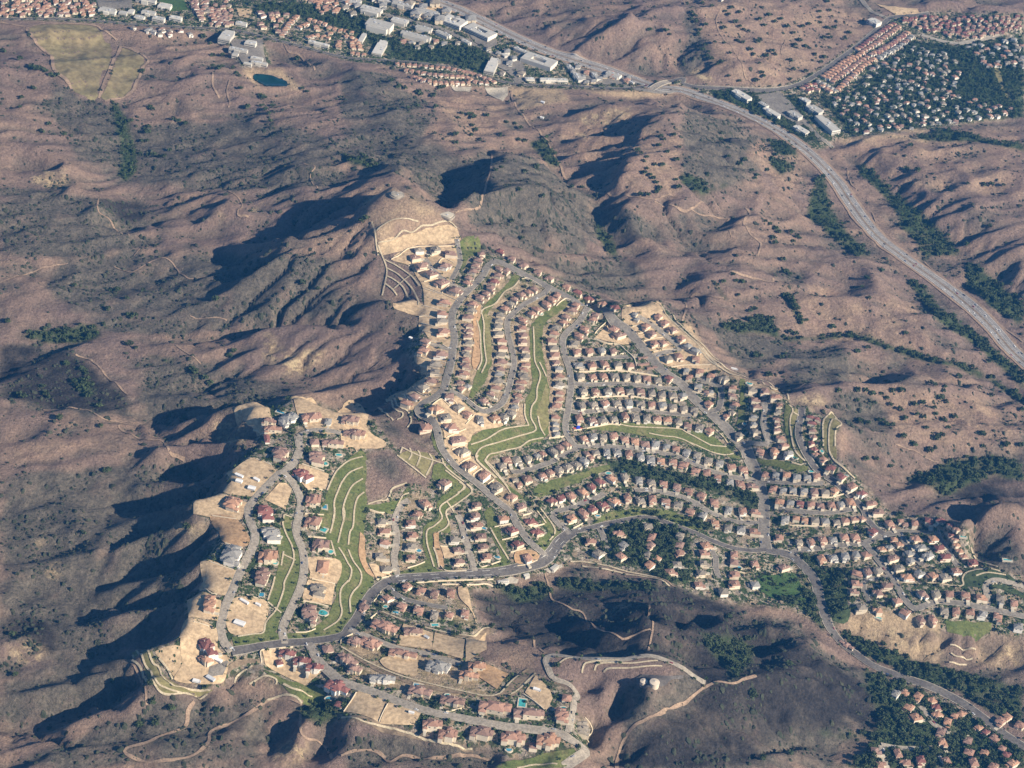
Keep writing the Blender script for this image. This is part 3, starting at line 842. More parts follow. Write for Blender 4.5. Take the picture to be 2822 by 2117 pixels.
def build_ground():
    # fine grid inside, stretching rings outside to far beyond the frame
    k = np.array([60, 160, 340, 650, 1200, 2200, 4000, 7000.])
    xs = np.concatenate([X0 - k[::-1], gx, X1 + k]); ys = np.concatenate([np.array([-3500, -1500, 0, 800, 1200, 1400.]), gy, Y1 + k])
    XX, YY = np.meshgrid(xs, ys)
    cx = np.clip(XX, X0, X1); cy = np.clip(YY, Y0, Y1)
    Z = hmap(np.stack([cx, cy], -1))
    dist = np.hypot(XX - cx, YY - cy)
    Z = Z * np.exp(-dist / 900) + (-40 + 55 * fbm(XX / 700, YY / 700, 51, 4)) * (1 - np.exp(-dist / 900))
    ny, nx = XX.shape
    V = np.column_stack([XX.ravel(), YY.ravel(), Z.ravel()])
    i = np.arange(nx * ny).reshape(ny, nx)
    F = np.stack([i[:-1, :-1], i[:-1, 1:], i[1:, 1:], i[1:, :-1]], -1).reshape(-1, 4)
    o = fast_mesh('ground', V, F, M['hill'], True)
    ix = np.clip(np.round((cx - X0) / DX).astype(int), 0, NX - 1); iy = np.clip(np.round((cy - Y0) / DX).astype(int), 0, NY - 1)
    for q, m in masks.items():
        a = o.data.attributes.new(q, 'FLOAT', 'POINT')
        v = m[iy, ix] * np.where(dist > 0, 0 if q != 'scrub' else .4, 1)
        a.data.foreach_set('value', v.ravel().astype(np.float32))
    return tag(o, kind='structure')
build_ground()
# ------------------------------------------------------------------ draped sheets, roads, tracks, drains
_lift = [0.0]
def sheet(name, s, mat, lift=.28, step=6.0, jag_amp=0.0):
    g = G(s)[:, :2]
    L = smooth_line(g, step, True) if len(g) > 5 else np.vstack([np.linspace(g[i], g[(i + 1) % len(g)], max(2, int(np.linalg.norm(g[i] - g[(i + 1) % len(g)]) / step)), endpoint=False) for i in range(len(g))])
    if jag_amp:
        L = L + jag_amp * np.column_stack([vnoise(L[:, 0] / 9, L[:, 1] / 9, 61), vnoise(L[:, 0] / 9, L[:, 1] / 9, 62)])
    lo = L.min(0); hi = L.max(0)
    xs = np.arange(math.floor(lo[0] / DX), math.ceil(hi[0] / DX) + 1) * DX; ys = np.arange(math.floor(lo[1] / DX), math.ceil(hi[1] / DX) + 1) * DX
    XX, YY = np.meshgrid(xs, ys); q = np.column_stack([XX.ravel(), YY.ravel()])
    q = q[pip(q[:, 0], q[:, 1], L)]
    if len(q):
        keep = np.ones(len(q), bool)
        for a in range(0, len(q), 4000):
            keep[a:a + 4000] = (((q[a:a + 4000, None] - L[None]) ** 2).sum(-1).min(1) > 3.0)
        q = q[keep]
    n = len(L); c = L.mean(0)
    P = [Vector(v - c) for v in L] + [Vector(v - c) for v in q]
    r = delaunay_2d_cdt(P, [], [list(range(n))], 1, 1e-4)
    v = np.array([list(x) for x in r[0]]) + c
    _lift[0] += .012
    V = np.column_stack([v, hmap(v) + lift + _lift[0]])
    F = [f for f in r[2]]
    if not F: return None
    A = np.array([f for f in F if len(f) == 3])
    # all faces up
    d1 = V[A[:, 1]] - V[A[:, 0]]; d2 = V[A[:, 2]] - V[A[:, 0]]
    fl = (d1[:, 0] * d2[:, 1] - d1[:, 1] * d2[:, 0]) < 0
    A[fl] = A[fl][:, ::-1]
    o = fast_mesh(name, V, A, M[mat], True); return tag(o, kind='structure')

ROADXY = []      # sampled centre lines for aligning houses
def ribbon(name, g, width, mat, lift, step=4.0, cols=3, closed=False, kind='structure', taper=0):
    L = smooth_line(g[:, :2], step, closed)
    t = np.gradient(L, axis=0)
    if closed: t[0] = L[1] - L[-1]; t[-1] = L[0] - L[-2]
    t /= np.linalg.norm(t, axis=1)[:, None] + 1e-9
    nrm = np.column_stack([-t[:, 1], t[:, 0]])
    off = np.linspace(-.5, .5, cols + 1) * width
    wv = 1 + (.35 * vnoise(L[:, 0] / 14, L[:, 1] / 14, 77) if taper else 0)
    P = L[:, None] + nrm[:, None] * off[None, :, None] * (wv[:, None, None] if taper else 1)
    _lift[0] += .004
    Z = hmap(P); zc = hmap(L)[:, None]
    V = np.concatenate([P, (np.maximum(Z, zc - .25 * 0) * .5 + Z * .5 + lift + _lift[0] * .3)[..., None]], -1)
    m, k = V.shape[:2]; i = np.arange(m * k).reshape(m, k)
    if closed: i = np.vstack([i, i[:1]])
    F = np.stack([i[:-1, :-1], i[:-1, 1:], i[1:, 1:], i[1:, :-1]], -1).reshape(-1, 4)[:, ::-1]
    o = fast_mesh(name, V.reshape(-1, 3), F, M[mat], True)
    return tag(o, kind=kind) if kind else o

SHEETS = '''
hillside_field field 1
A 200,180 330,160 600,170 680,270 720,300 710,420 660,470 640,560 625,640 570,640 480,590 430,530 350,450 330,360 230,270
hillside_field field 1
A 790,320 850,330 930,380 920,440 860,530 840,600 760,640 655,640 700,540 740,430
sports_field lawn 0
A 1010,0 1195,0 1215,65 1100,75 1060,20
hillside_field olive 0
C 2010,420 2060,460 2090,600 2150,620 2110,640 2060,560
green_slope green .8
E 1125,120 1160,150 1060,240 1000,300 950,380 962,480 972,600 968,700 945,800 900,870 850,925 830,910 865,800 890,700 885,560 880,440 905,350 960,290 1050,210
dry_slope olive .8
J 1370,940 1440,1000 1430,1200 1450,1400 1440,1500 1400,1590 1380,1400 1370,1200 1350,1050
green_slope green .8
E 1440,285 1480,300 1400,370 1330,430 1300,520 1310,640 1330,760 1350,900 1340,1050 1330,1170 1200,1230 1050,1270 950,1330 1000,1420 1100,1500 1180,1560 1150,1570 1000,1440 880,1310 830,1260 830,1200 870,1150 1000,1110 1190,1095 1180,1000 1200,930 1240,800 1220,620 1230,460 1290,390 1380,320
dry_slope olive .8
E 1270,1000 1300,900 1330,830 1345,960 1335,1100 1300,1130 1275,1060
green_slope green .8
E 1500,1125 1700,1095 1800,1080 2000,1090 2209,1120 F 180,1160 290,1240 380,1310 320,1300 120,1250 0,1205 E 2100,1190 2000,1180 1820,1140 1600,1125
green_slope green .8
M 0,1100 500,950 850,840 940,880 760,960 640,1000 300,1150 0,1250
green_slope green .8
M 850,1470 1050,1410 1500,1400 1700,1430 2000,1560 2180,1640 1900,1640 1600,1530 1000,1520 700,1610
green_slope green .8
0 1005,1245 960,1265 915,1310 900,1360 880,1430 905,1500 925,1560 925,1640 900,1700 850,1750 920,1752 975,1715 1012,1640 1030,1600 1010,1560 1000,1500 1010,1420 1008,1330
green_slope green .8
U 1400,90 1490,120 1510,300 1600,480 1610,800 1560,1050 1360,1360 1310,1560 1130,1680 1130,1580 1190,1440 1300,1280 1200,1190 1260,950 1330,640 1300,400 1370,250
green_slope green .8
Q 1330,90 1480,60 1560,140 1250,360 1260,500 1290,640 1100,640 1080,820 1140,1080 1060,1080 960,860 960,560 1160,440 1120,260
green_slope green .8
Q 1720,380 1830,330 1900,520 2050,1040 1850,1120 1660,1130 1640,1080 1930,1000 1800,640
green_slope green .8
Q 660,1130 760,1110 980,980 1060,1060 1200,1130 1500,1160 720,1185
green_slope green .8
Q 210,290 600,240 740,60 760,150 600,330 540,420 300,340
green_slope green .8
R 330,180 420,130 500,240 620,380 440,590 260,440 420,300
green_slope green .8
L 700,840 760,1050 900,1300 1100,1530 1200,1640 1000,1640 900,1480 720,1500 720,1300 860,1250 740,1080 690,980
green_slope green .8
N 640,380 700,390 700,900 640,960 500,1010 450,1010 600,960 640,700
green_slope green .8
N 1215,680 1310,800 1290,1100 1360,1300 1470,1430 1420,1470 1270,1290 1210,1000
dry_slope olive .8
N 1315,800 1390,790 1370,1100 1500,1400 1470,1430 1340,1250 1295,1050
dry_slope olive .8
N 1700,900 1800,820 1860,880 1925,965 1850,1040 1865,1400 1810,1380 1700,1240
green_slope green .8
N 800,1390 1000,1420 1420,1490 1500,1500 1500,1560 1300,1560 950,1480
green_slope green .8
B 770,1560 830,1530 900,1560 900,1640 840,1659 780,1650
green_slope green .8
J 1060,300 1060,60 1200,0 1300,40 1180,190 1110,330 1060,400
graded_slope tan 1
B 240,1590 500,1500 720,1465 760,1500 740,1580 500,1590 400,1630 280,1659
graded_slope tan .5
V 300,330 540,280 620,420 720,480 560,600 420,520 350,400
dry_slope olive .5
V 80,350 120,325 300,440 380,560 520,650 850,700 720,770 450,740 280,620 200,480
dry_slope olive .5
L 260,1200 430,1120 720,1180 690,1330 620,1440 480,1320
park_lawn lawn .6
O 880,1340 1100,1310 1300,1290 1400,1400 1480,1620 1200,1640 960,1560 880,1460
park_lawn wild_green .8
I 910,560 1050,470 1070,600 1090,680 1030,730 950,680
green_slope wild_green .5
P 1540,900 1750,880 1980,930 2100,1020 1850,1010 1700,1100 1430,1090 1440,1000
green_slope wild_green .6
P 1780,1080 1940,1060 2212,1180 2212,1250 1950,1130
green_slope green .8
I 1700,700 2000,715 1995,780 1900,835 1715,785
green_slope green .5
V 1330,510 1460,560 1700,640 1900,700 1900,830 1700,830 1500,640 1450,600
green_slope green .6
V 1040,200 1100,300 1480,270 1470,160 1340,150 1080,190
green_slope green .6
V 1570,160 1900,120 2212,0 2212,70 2000,225 1600,235
brown_bank brown_slope .5
V 930,660 930,560 1020,450 1150,390 1310,420 1310,445 1200,440 1050,500 970,590 950,660
green_slope green .6
H 1120,1610 1300,1570 1450,1540 1510,1530 1525,1570 1420,1659 1000,1659
brown_bank brown_slope .5
H 60,890 200,980 400,1080 700,1150 1000,1190 1160,1040 1250,1040 1090,1200 850,1190 500,1130 250,1040 50,920
brown_bank brown_slope .5
H 250,635 500,720 780,800 980,750 1000,770 800,812 560,760 250,650
brown_bank brown_slope .5
H 0,1330 250,1360 480,1440 700,1500 850,1540 800,1560 480,1470 200,1400 0,1370
graded_lot tan 0
J 180,260 380,130 580,95 980,95 1010,300 950,520 1120,660 1010,850 940,1000 950,1380 900,1640 560,1640 470,1480 640,1280 530,1160 530,1000 590,950 580,640 500,480 400,340
graded_lot tan .6
J 190,820 300,790 590,840 600,980 450,960 250,900
graded_lot tan 0
L 120,470 420,320 620,180 560,40 900,0 860,260 800,330 620,480 500,580 350,580
graded_lot tan 0
L 840,400 950,350 1200,600 1400,660 1600,800 1250,880 1180,1000 1130,1030 1200,1220 1320,1350 1200,1460 1000,1300 860,1100 830,850 620,650 660,560 800,470
graded_lot tan 0
K 830,470 1050,650 1170,770 1000,790 640,700
graded_lot tan 0
K 980,430 1080,285 1480,265 1530,400 1900,740 2190,1080 1600,1070 1400,940 1150,640
bare_slope orange_soil .8
J 1240,900 1310,840 1290,1100 1300,1500 1260,1640 1210,1640 1220,1300 1210,1050
graded_lot tan 0
T 575,250 640,180 960,190 1050,330 1100,400 1000,600 830,480 720,400
graded_lot tan 0
T 1285,100 1400,70 1500,90 1620,140 1760,230 1900,250 2212,200 2212,480 1500,480
graded_lot tan 0
T 550,1000 830,840 1110,1010 960,1190 880,1330 460,1290 480,1200 540,1150 480,1040
graded_lot tan 0
T 1150,1160 1240,1165 1310,1240 1230,1500 960,1370
graded_lot tan 0
T 40,1390 430,1300 760,1420 660,1640 60,1560
graded_lot tan 0
T 1400,920 1780,1050 1740,1240 1500,1240 1380,1100
graded_lot tan 0
T 2030,600 2212,480 2212,700 2130,760
graded_lot tan .4
E 0,1000 120,980 150,1060 200,1150 280,1200 280,1240 150,1250 60,1240 0,1200
graded_lot tan 0
U 350,680 750,790 830,830 760,1080 540,1100 310,1030 370,950
graded_lot orange_soil 0
U 460,100 780,140 960,400 880,500 640,450 560,300
graded_lot tan 0
U 660,1300 800,1140 1180,1200 1150,1500 1110,1580 720,1600
graded_lot tan 0
U 150,1430 450,1510 540,1659 60,1659
graded_lot tan 0
U 1690,640 2050,650 2130,760 2040,970 1720,900 1730,830
graded_lot tan 0
U 1700,920 2040,980 2000,1240 1620,1180 1650,1050
graded_lot tan 0
U 150,1180 600,1190 560,1440 180,1400
graded_lot tan 0
V 590,40 880,110 900,300 1000,400 930,640 650,640 480,600 560,450 540,280
graded_lot tan 0
V 1320,320 1500,310 1900,520 1730,660 1350,460
graded_lot tan 0
W 560,1240 630,1220 940,1340 840,1620 400,1490
graded_lot tan 0
W 970,1370 1390,1490 1310,1660 860,1640
graded_lot tan 0
W 1560,480 1940,570 1910,820 1520,700
graded_lot tan 0
W 1160,370 1540,490 1520,700 1080,640
graded_lot tan 0
W 900,800 1330,760 1340,800 1300,1030 1000,960 880,880
graded_lot tan .4
W 1950,560 2212,480 2212,700 1950,860
graded_lot orange_soil 0
H 870,980 1000,1010 1085,1050 1010,1150 890,1070
graded_lot tan 0
H 1260,1060 1350,1150 1370,1210 1330,1290 1190,1170
graded_lot tan 0
H 760,485 820,500 840,600 880,730 840,640 770,560
graded_lot tan 0
Q 1170,810 1250,820 1360,940 1300,960 1220,970
graded_lot tan 0
Q 260,1040 340,1040 560,1180 360,1240
brown_bank orange_soil .5
Q 200,680 215,900 250,1050 330,1210 240,1160 140,960 130,800 160,640
brown_bank orange_soil .5
Q 1090,660 1150,640 1160,800 1220,1080 1160,1060 1100,850
graded_lot orange_soil 0
R 0,570 200,540 310,620 280,680 60,720 0,700
car_park asphalt 0
V 820,480 990,420 1000,440 950,560 800,590
debris_basin concrete 0
B 930,570 1080,565 1080,620 1050,660 1000,640
debris_basin concrete 0
B 710,562 850,565 830,600 740,595
concrete_apron concrete 0
H 1040,440 1100,420 1150,440 1140,465 1070,470
concrete_apron concrete 0
H 1310,375 1430,340 1435,360 1350,400
car_park asphalt 0
B 960,400 1100,370 1180,420 1200,520 1150,530 1060,460
car_park asphalt 0
B 830,230 1000,240 1010,290 960,320 870,280
car_park asphalt 0
B 1440,420 1900,520 1880,550 1560,550 1500,500
car_park asphalt 0
A 620,0 850,0 860,60 720,60 650,90
car_park asphalt 0
A 1480,260 1700,260 1730,430 1580,430
car_park asphalt 0
C 470,620 620,600 800,800 760,820 560,700
car_park asphalt 0
C 600,600 720,690 830,810 800,820 650,690
bare_ground tan .4
A 1530,60 1640,60 1610,120 1550,110
bare_ground tan .4
B 470,30 540,15 660,60 680,100 600,90
bare_ground tan .4
C 1260,30 1520,60 1540,90 1380,100
pond pond 0
A 1640,495 1700,485 1780,500 1860,535 1830,565 1720,560 1680,540
'''
Ls = [l for l in SHEETS.strip().splitlines()]
for a, b in zip(Ls[::2], Ls[1::2]):
    nm, mt, j = a.split(); sheet(nm, b, mt, jag_amp=float(j) * 2.5)

ROADS = '''
road asphalt_dark 13.3
G 1500,905 1620,885 1720,868 1860,850 2000,840 2212,805 H 60,745 110,680 160,590 210,520 280,465 330,445
road asphalt_dark 17
H 330,445 420,430 600,420 750,410 900,400 1060,385 1220,350 1320,310 1370,260 1420,190 1500,130
road asphalt_dark 8.6
H 1500,130 1600,108 1750,72 1900,45 2000,40 2120,75 I 90,140 200,190 330,235 450,250 545,245
road asphalt_dark 14.8
I 545,245 690,280 760,330 840,420 875,490 885,560 920,660 960,760 1040,860 1120,920 1240,1000 1420,1070 1600,1130 1800,1230 1940,1330 2080,1440 2300,1590 2600,1800
road asphalt 16.5
I 545,240 530,150 528,0 F 525,1600 500,1480 470,1400 430,1320 380,1240 290,1130 180,1020 80,930 0,840 E 2100,760 2000,660 1920,560 1850,480 1750,395 1640,340 1560,310 1440,250 1340,200 1240,150 1150,105 1060,55 990,35
road asphalt 10.1
E 1000,35 950,70 910,140 830,220 760,300 720,380 720,450 735,540 725,600 715,680 690,780 660,870 600,920 530,960 500,1000 530,1040 590,1070 620,1120 635,1190 660,1260 720,1340 800,1410 900,1490 1000,1580 1100,1659 H 1130,60 1180,140 1240,210 1310,270 1340,295
road asphalt 7.8
E 660,870 740,890 820,940 900,1000 960,1005 1040,960 1075,890 1100,800 1120,700 1105,600 1080,500 1080,420 1120,370 1180,320 1250,280 1320,240 1350,205
road asphalt 8.6
E 1600,335 1540,430 1460,500 1435,560 1450,650 1480,740 1490,830 1480,920 1470,1000 1455,1080 1460,1150 1500,1215 1545,1240 1640,1230 1760,1240 1900,1250 2050,1275 2209,1310 F 100,1360 200,1400 330,1435 475,1455
road asphalt 7.8
E 1545,1240 1450,1290 1350,1340 1200,1390 1100,1400
road asphalt 7.8
E 1455,665 1600,670 1750,660 1860,655
road asphalt 7.8
E 1490,830 1620,835 1800,830 1950,840 2100,860 2190,865
road asphalt 7.8
E 1480,1000 1540,1015 1700,1000 1850,995 2000,1010 2209,1030 F 60,1040
road asphalt_pale 7.8
K 1190,430 1330,510 1450,600 1600,720 1720,830 1650,860 1500,900 1400,930
road asphalt 7.8
N 90,400 230,440 340,490 400,560 400,660 370,770 260,810
road asphalt_pale 7.8
J 600,250 680,360 770,460 860,530 980,600 1120,640
road asphalt 6.2
J 1010,0 1030,130 1050,280 1010,390 940,520
road asphalt_pale 7.0
E 720,610 640,590 550,560
road asphalt_pale 7.8
N 940,690 960,800 940,950 970,1080 1000,1200 900,1220 740,1220
road asphalt_dark 9.4
N 1430,760 1420,850 1390,1000 1390,1130 1440,1270 1530,1430 1640,1570 O 1830,130 1980,260 2120,390 2212,490 P 230,250 330,360 430,430
road asphalt 9.4
I 700,285 740,255 850,240 1000,220 1180,200 1300,155 1450,130 1630,120
road asphalt 7.8
P 1100,400 1180,560 1280,700 1370,840
road asphalt 8.6
P 200,560 330,720 440,860 520,960 600,1100 700,1260 780,1350 850,1380 950,1340 1100,1290 1280,1300 1500,1330 1750,1380 2000,1430 2212,1480
road asphalt 7.8
P 640,420 720,560 830,720 930,830
road asphalt 7.0
P 500,970 350,1000 220,1010 170,1070 200,1200 240,1290
road asphalt_pale 7.0
P 1750,1400 1740,1200 1720,1100 1770,1040 1900,1020 2212,1100
road asphalt 7.8
O 880,110 1060,130 1250,145 1500,150 1700,155
road asphalt 7.8
O 1110,470 1300,500 1500,520 1700,530 1900,510 2110,470
road asphalt 7.8
M 1240,1170 1400,1160 1700,1210 1900,1270 2100,1370 O 0,380 130,450 260,520 400,580 550,630 700,655 900,660
road asphalt 7.8
M 850,1210 760,1260 600,1320 420,1390 240,1440 200,1500 260,1580 340,1659 R 560,190 640,290 690,340
road asphalt 7.0
R 1060,240 1120,380 1150,500 1210,550
road asphalt 7.0
O 250,960 330,1100 340,1250 380,1360
road asphalt_pale 7.8
Q 770,230 690,280 620,400 590,520 610,650 610,800 580,950 600,1080 620,1190
road asphalt_pale 7.8
Q 1390,420 1440,540 1480,700 1530,880 1580,1040 1600,1130
road asphalt 7.8
H 300,485 400,560 550,600 690,625
road asphalt_pale 8.6
H 50,765 200,820 350,880 500,910 650,950 780,990
road asphalt_pale 10.9
G 2000,850 2060,960 2150,1050 2212,1100 H 100,1130 250,1180 400,1240 600,1300 800,1340 1000,1380 1250,1410 1400,1430 1500,1480 1570,1530 1570,1570 1440,1659
road asphalt_pale 6.2
H 1470,1430 1500,1300 1510,1220 1530,1190 1480,1120 1380,1080 1340,1010 1330,950 1400,930 1550,948 1800,957 2000,932 2212,1010 I 150,1110
road asphalt_pale 10.1
G 1500,905 1450,840 1430,760 1450,640 1500,520 1560,380 1640,220 1650,140 1620,60 D 1610,1640 1640,1590 1720,1500 1800,1420 1850,1390 1910,1330 1940,1250 1930,1170
road asphalt_pale 9.4
G 1845,855 1830,760 1880,640 1950,480 1970,350 1960,250 1920,130 D 1940,1659 1950,1590 1910,1490 1860,1430 1820,1395
road asphalt_pale 7.8
D 1930,1170 2010,1135 2100,1130 2209,1150
road asphalt_dark 7.8
A 0,125 300,125 500,130 700,145 900,165 1200,180 1500,195 1700,240 1900,290 2209,370 B 150,385 300,395 500,410 700,440 850,480 1000,520 1150,550 1300,555 1500,560 1750,575 1900,572 2050,548 2209,512 C 0,545
road freeway 29
B 250,-110 520,-15 700,40 900,130 1100,230 1300,320 1500,390 1700,450 1900,520 2050,570 C 0,592 200,660 400,740 600,840 750,940 880,1050 1000,1180 1080,1300 1180,1440 1280,1550 1420,1659 F 1560,100 1700,200 1850,320 2000,460 2120,600 2300,780 2700,1180 3000,1520
road asphalt 9.4
B 0,20 220,80 420,130 650,190 780,250 900,310 1000,360 1080,430 1150,545
road asphalt_dark 10.9
C 0,548 100,568 300,580 500,590 650,580 780,540 900,470 1000,400 1150,290 1300,160 1350,120 1450,105 1600,95
road concrete 10.9
C 1550,230 1650,260 1780,285 1900,265 2080,220
road asphalt 7.8
C 620,600 700,680 800,800 900,900 980,960
road asphalt 7.8
C 1160,0 1230,80 1330,125
road asphalt 8.6
B 1830,560 1950,585 2100,600 2209,590
road asphalt 9.4
B 1560,545 1450,400 1400,350
road asphalt_pale 7.0
S 850,850 920,900 1000,1030 1100,1130 1270,1220
road asphalt_pale 7.0
S 400,1370 600,1405 800,1415 1080,1410
road asphalt_pale 7.0
S 400,1380 450,1659
'''
Ls = ROADS.strip().splitlines(); ROADG = []
for a, b in zip(Ls[::2], Ls[1::2]):
    nm, mt, wd = a.split(); wd = float(wd); g = G(b)
    wd = wd * (.9 if wd < 25 else .95); ROADG.append((g, wd, mt))
    ROADXY.append(np.column_stack([smooth_line(g[:, :2], 5.0)]))
for g, wd, mt in ROADG:
    if wd <= 20: ribbon('pavement', g, wd + 2.6, 'concrete', .62, cols=4)
    else: ribbon('road_verge', g, wd + 12, 'dirt_track', .6, cols=6)
for g, wd, mt in ROADG: ribbon('road', g, wd, mt, .78, cols=4 if wd < 30 else 10)
ALLROAD = np.vstack([np.column_stack([x, np.full(len(x), g[1] / 2)]) for x, g in zip(ROADXY, ROADG)])
# freeway and parkway markings
def offset_line(g, off, step=5.0):
    L = smooth_line(g[:, :2], step); t = np.gradient(L, axis=0); t /= np.linalg.norm(t, axis=1)[:, None]
    return L + np.column_stack([-t[:, 1], t[:, 0]]) * off
fw = next(g for g, w_, m_ in ROADG if m_ == 'freeway')
for off, wd, mt in ((0, 3.6, 'brown_slope'), (-13.2, .6, 'paint'), (13.2, .6, 'paint'), (-7, .4, 'paint'), (7, .4, 'paint')):
    ribbon('road_marking', np.column_stack([offset_line(fw, off), np.zeros(len(offset_line(fw, off)))]), wd, mt, 1.05, cols=1)
pk = next(g for g, w_, m_ in ROADG if 14 < w_ < 16 and m_ == 'asphalt_dark')
for off in (-4, 4):
    L = offset_line(pk, off, 4.0)
    for i in range(2, len(L) - 5, 6): ribbon('road_marking', np.column_stack([L[i:i + 4], np.zeros(4)]), .5, 'paint', 1.05, cols=1)

TRACKS = '''
3.0 D 0,175 200,110 330,70 440,50
3.4 D 740,70 800,95 860,105 940,60 1040,15 1120,50 1180,120 1230,150 1330,135
3.0 D 1230,390 1300,410 1400,400 1470,420
3.4 D 1140,580 1230,640 1300,700
4.0 D 490,640 580,670 660,740 760,830 830,900
4.4 D 280,1000 430,985 570,1000 650,1045 760,1075 860,1100
5.0 D 860,1100 770,1105 860,1160 960,1190 1060,1210 1090,1250 1150,1300 1195,1325
6.5 G 1260,1230 1220,1290 1200,1390 1080,1440 960,1490 820,1530 820,1570 900,1610 1000,1620 1150,1600 1280,1560 1350,1490 1370,1420 1500,1370 1620,1300 1740,1220 1850,1210 1960,1240
5.0 G 1945,1310 1955,1440 2050,1480 2120,1540 2150,1600
3.0 G 850,980 920,1100 950,1250
6.5 H 0,1580 80,1550 200,1545 270,1580 320,1620 400,1580 550,1600 700,1590 850,1580 960,1610
6.0 H 1780,1700 1800,1560 1850,1450 1920,1370 2000,1330 2212,1245 I 0,1250 100,1170 200,1110 340,1110 410,1080 480,1060
4.0 H 1320,400 1350,500 1370,570 1480,620 1570,660 1640,740 1800,810 1900,800 2000,760 2020,740 1980,600
4.0 H 2020,760 1990,900
5.0 H 1250,830 1290,890 1330,915
5.0 B 2180,1275 2100,1270 2000,1290 1800,1280 1660,1250
5.5 B 2030,1310 2100,1340 2209,1370 C 60,1355 130,1312 190,1320
5.0 C 60,1360 140,1400 220,1410 300,1420 290,1440
6.0 C 410,1350 440,1390 400,1450 440,1520 510,1580 490,1659
3.0 C 280,1490 320,1540
5.0 F 240,105 350,110 480,150 580,170 590,145
5.0 F 0,430 30,340 20,290 70,260 200,265 270,275
6.0 B 1100,590 1150,720 1250,830 1340,920 1380,1000 1430,1100 1470,1170
5.0 B 980,1000 970,1100 940,1200 910,1300 860,1360 740,1380
4.0 A 1480,1240 1550,1290 1570,1340 1540,1390 1610,1410
3.0 A 640,1290 635,1360 720,1440 840,1530
3.0 A 870,1659 930,1600 1020,1575
3.0 A 1960,1060 2040,1080 2010,1150 2060,1225
9.0 A 0,145 80,160 165,175
9.0 A 170,190 230,270 330,360 350,450 430,520 470,590
7.0 A 170,185 330,155 600,165 680,200 760,265
8.0 A 785,300 740,380 720,430 680,520 655,600 640,640
8.0 A 790,305 870,330 960,390 920,450 880,540 860,590 790,640 680,660
5.0 A 1380,470 1380,560 1420,640
4.0 A 1490,520 1470,590 1490,660 1480,700
4.0 A 1840,290 1870,340 1960,380 2040,460
4.0 C 250,60 220,140 260,240 330,320 400,470 420,520
3.0 C 1070,1090 1090,1180 1130,1230
3.0 C 1230,1380 1280,1500
4.0 F 1570,40 1640,100 1700,150 1790,230
5.0 F 1850,280 2000,400 2100,480 2212,560
3.0 C 670,260 650,300 640,350
3.0 C 430,520 500,570 560,510 640,450
3.0 H 2100,1300 1990,1340
3.0 R 700,690 850,690 1100,730 1400,810 1800,890 2040,1010
3.0 F 1380,1220 1500,1260 1600,1320 1660,1340
3.0 N 1160,545 1400,500 1550,450 1830,440
3.0 N 1320,550 1450,540 1600,500
'''
for ln in TRACKS.strip().splitlines():
    wd, s = ln.split(' ', 1); ribbon('path', G(s), float(wd) * .68, 'dirt_track', .5, cols=2, taper=1)

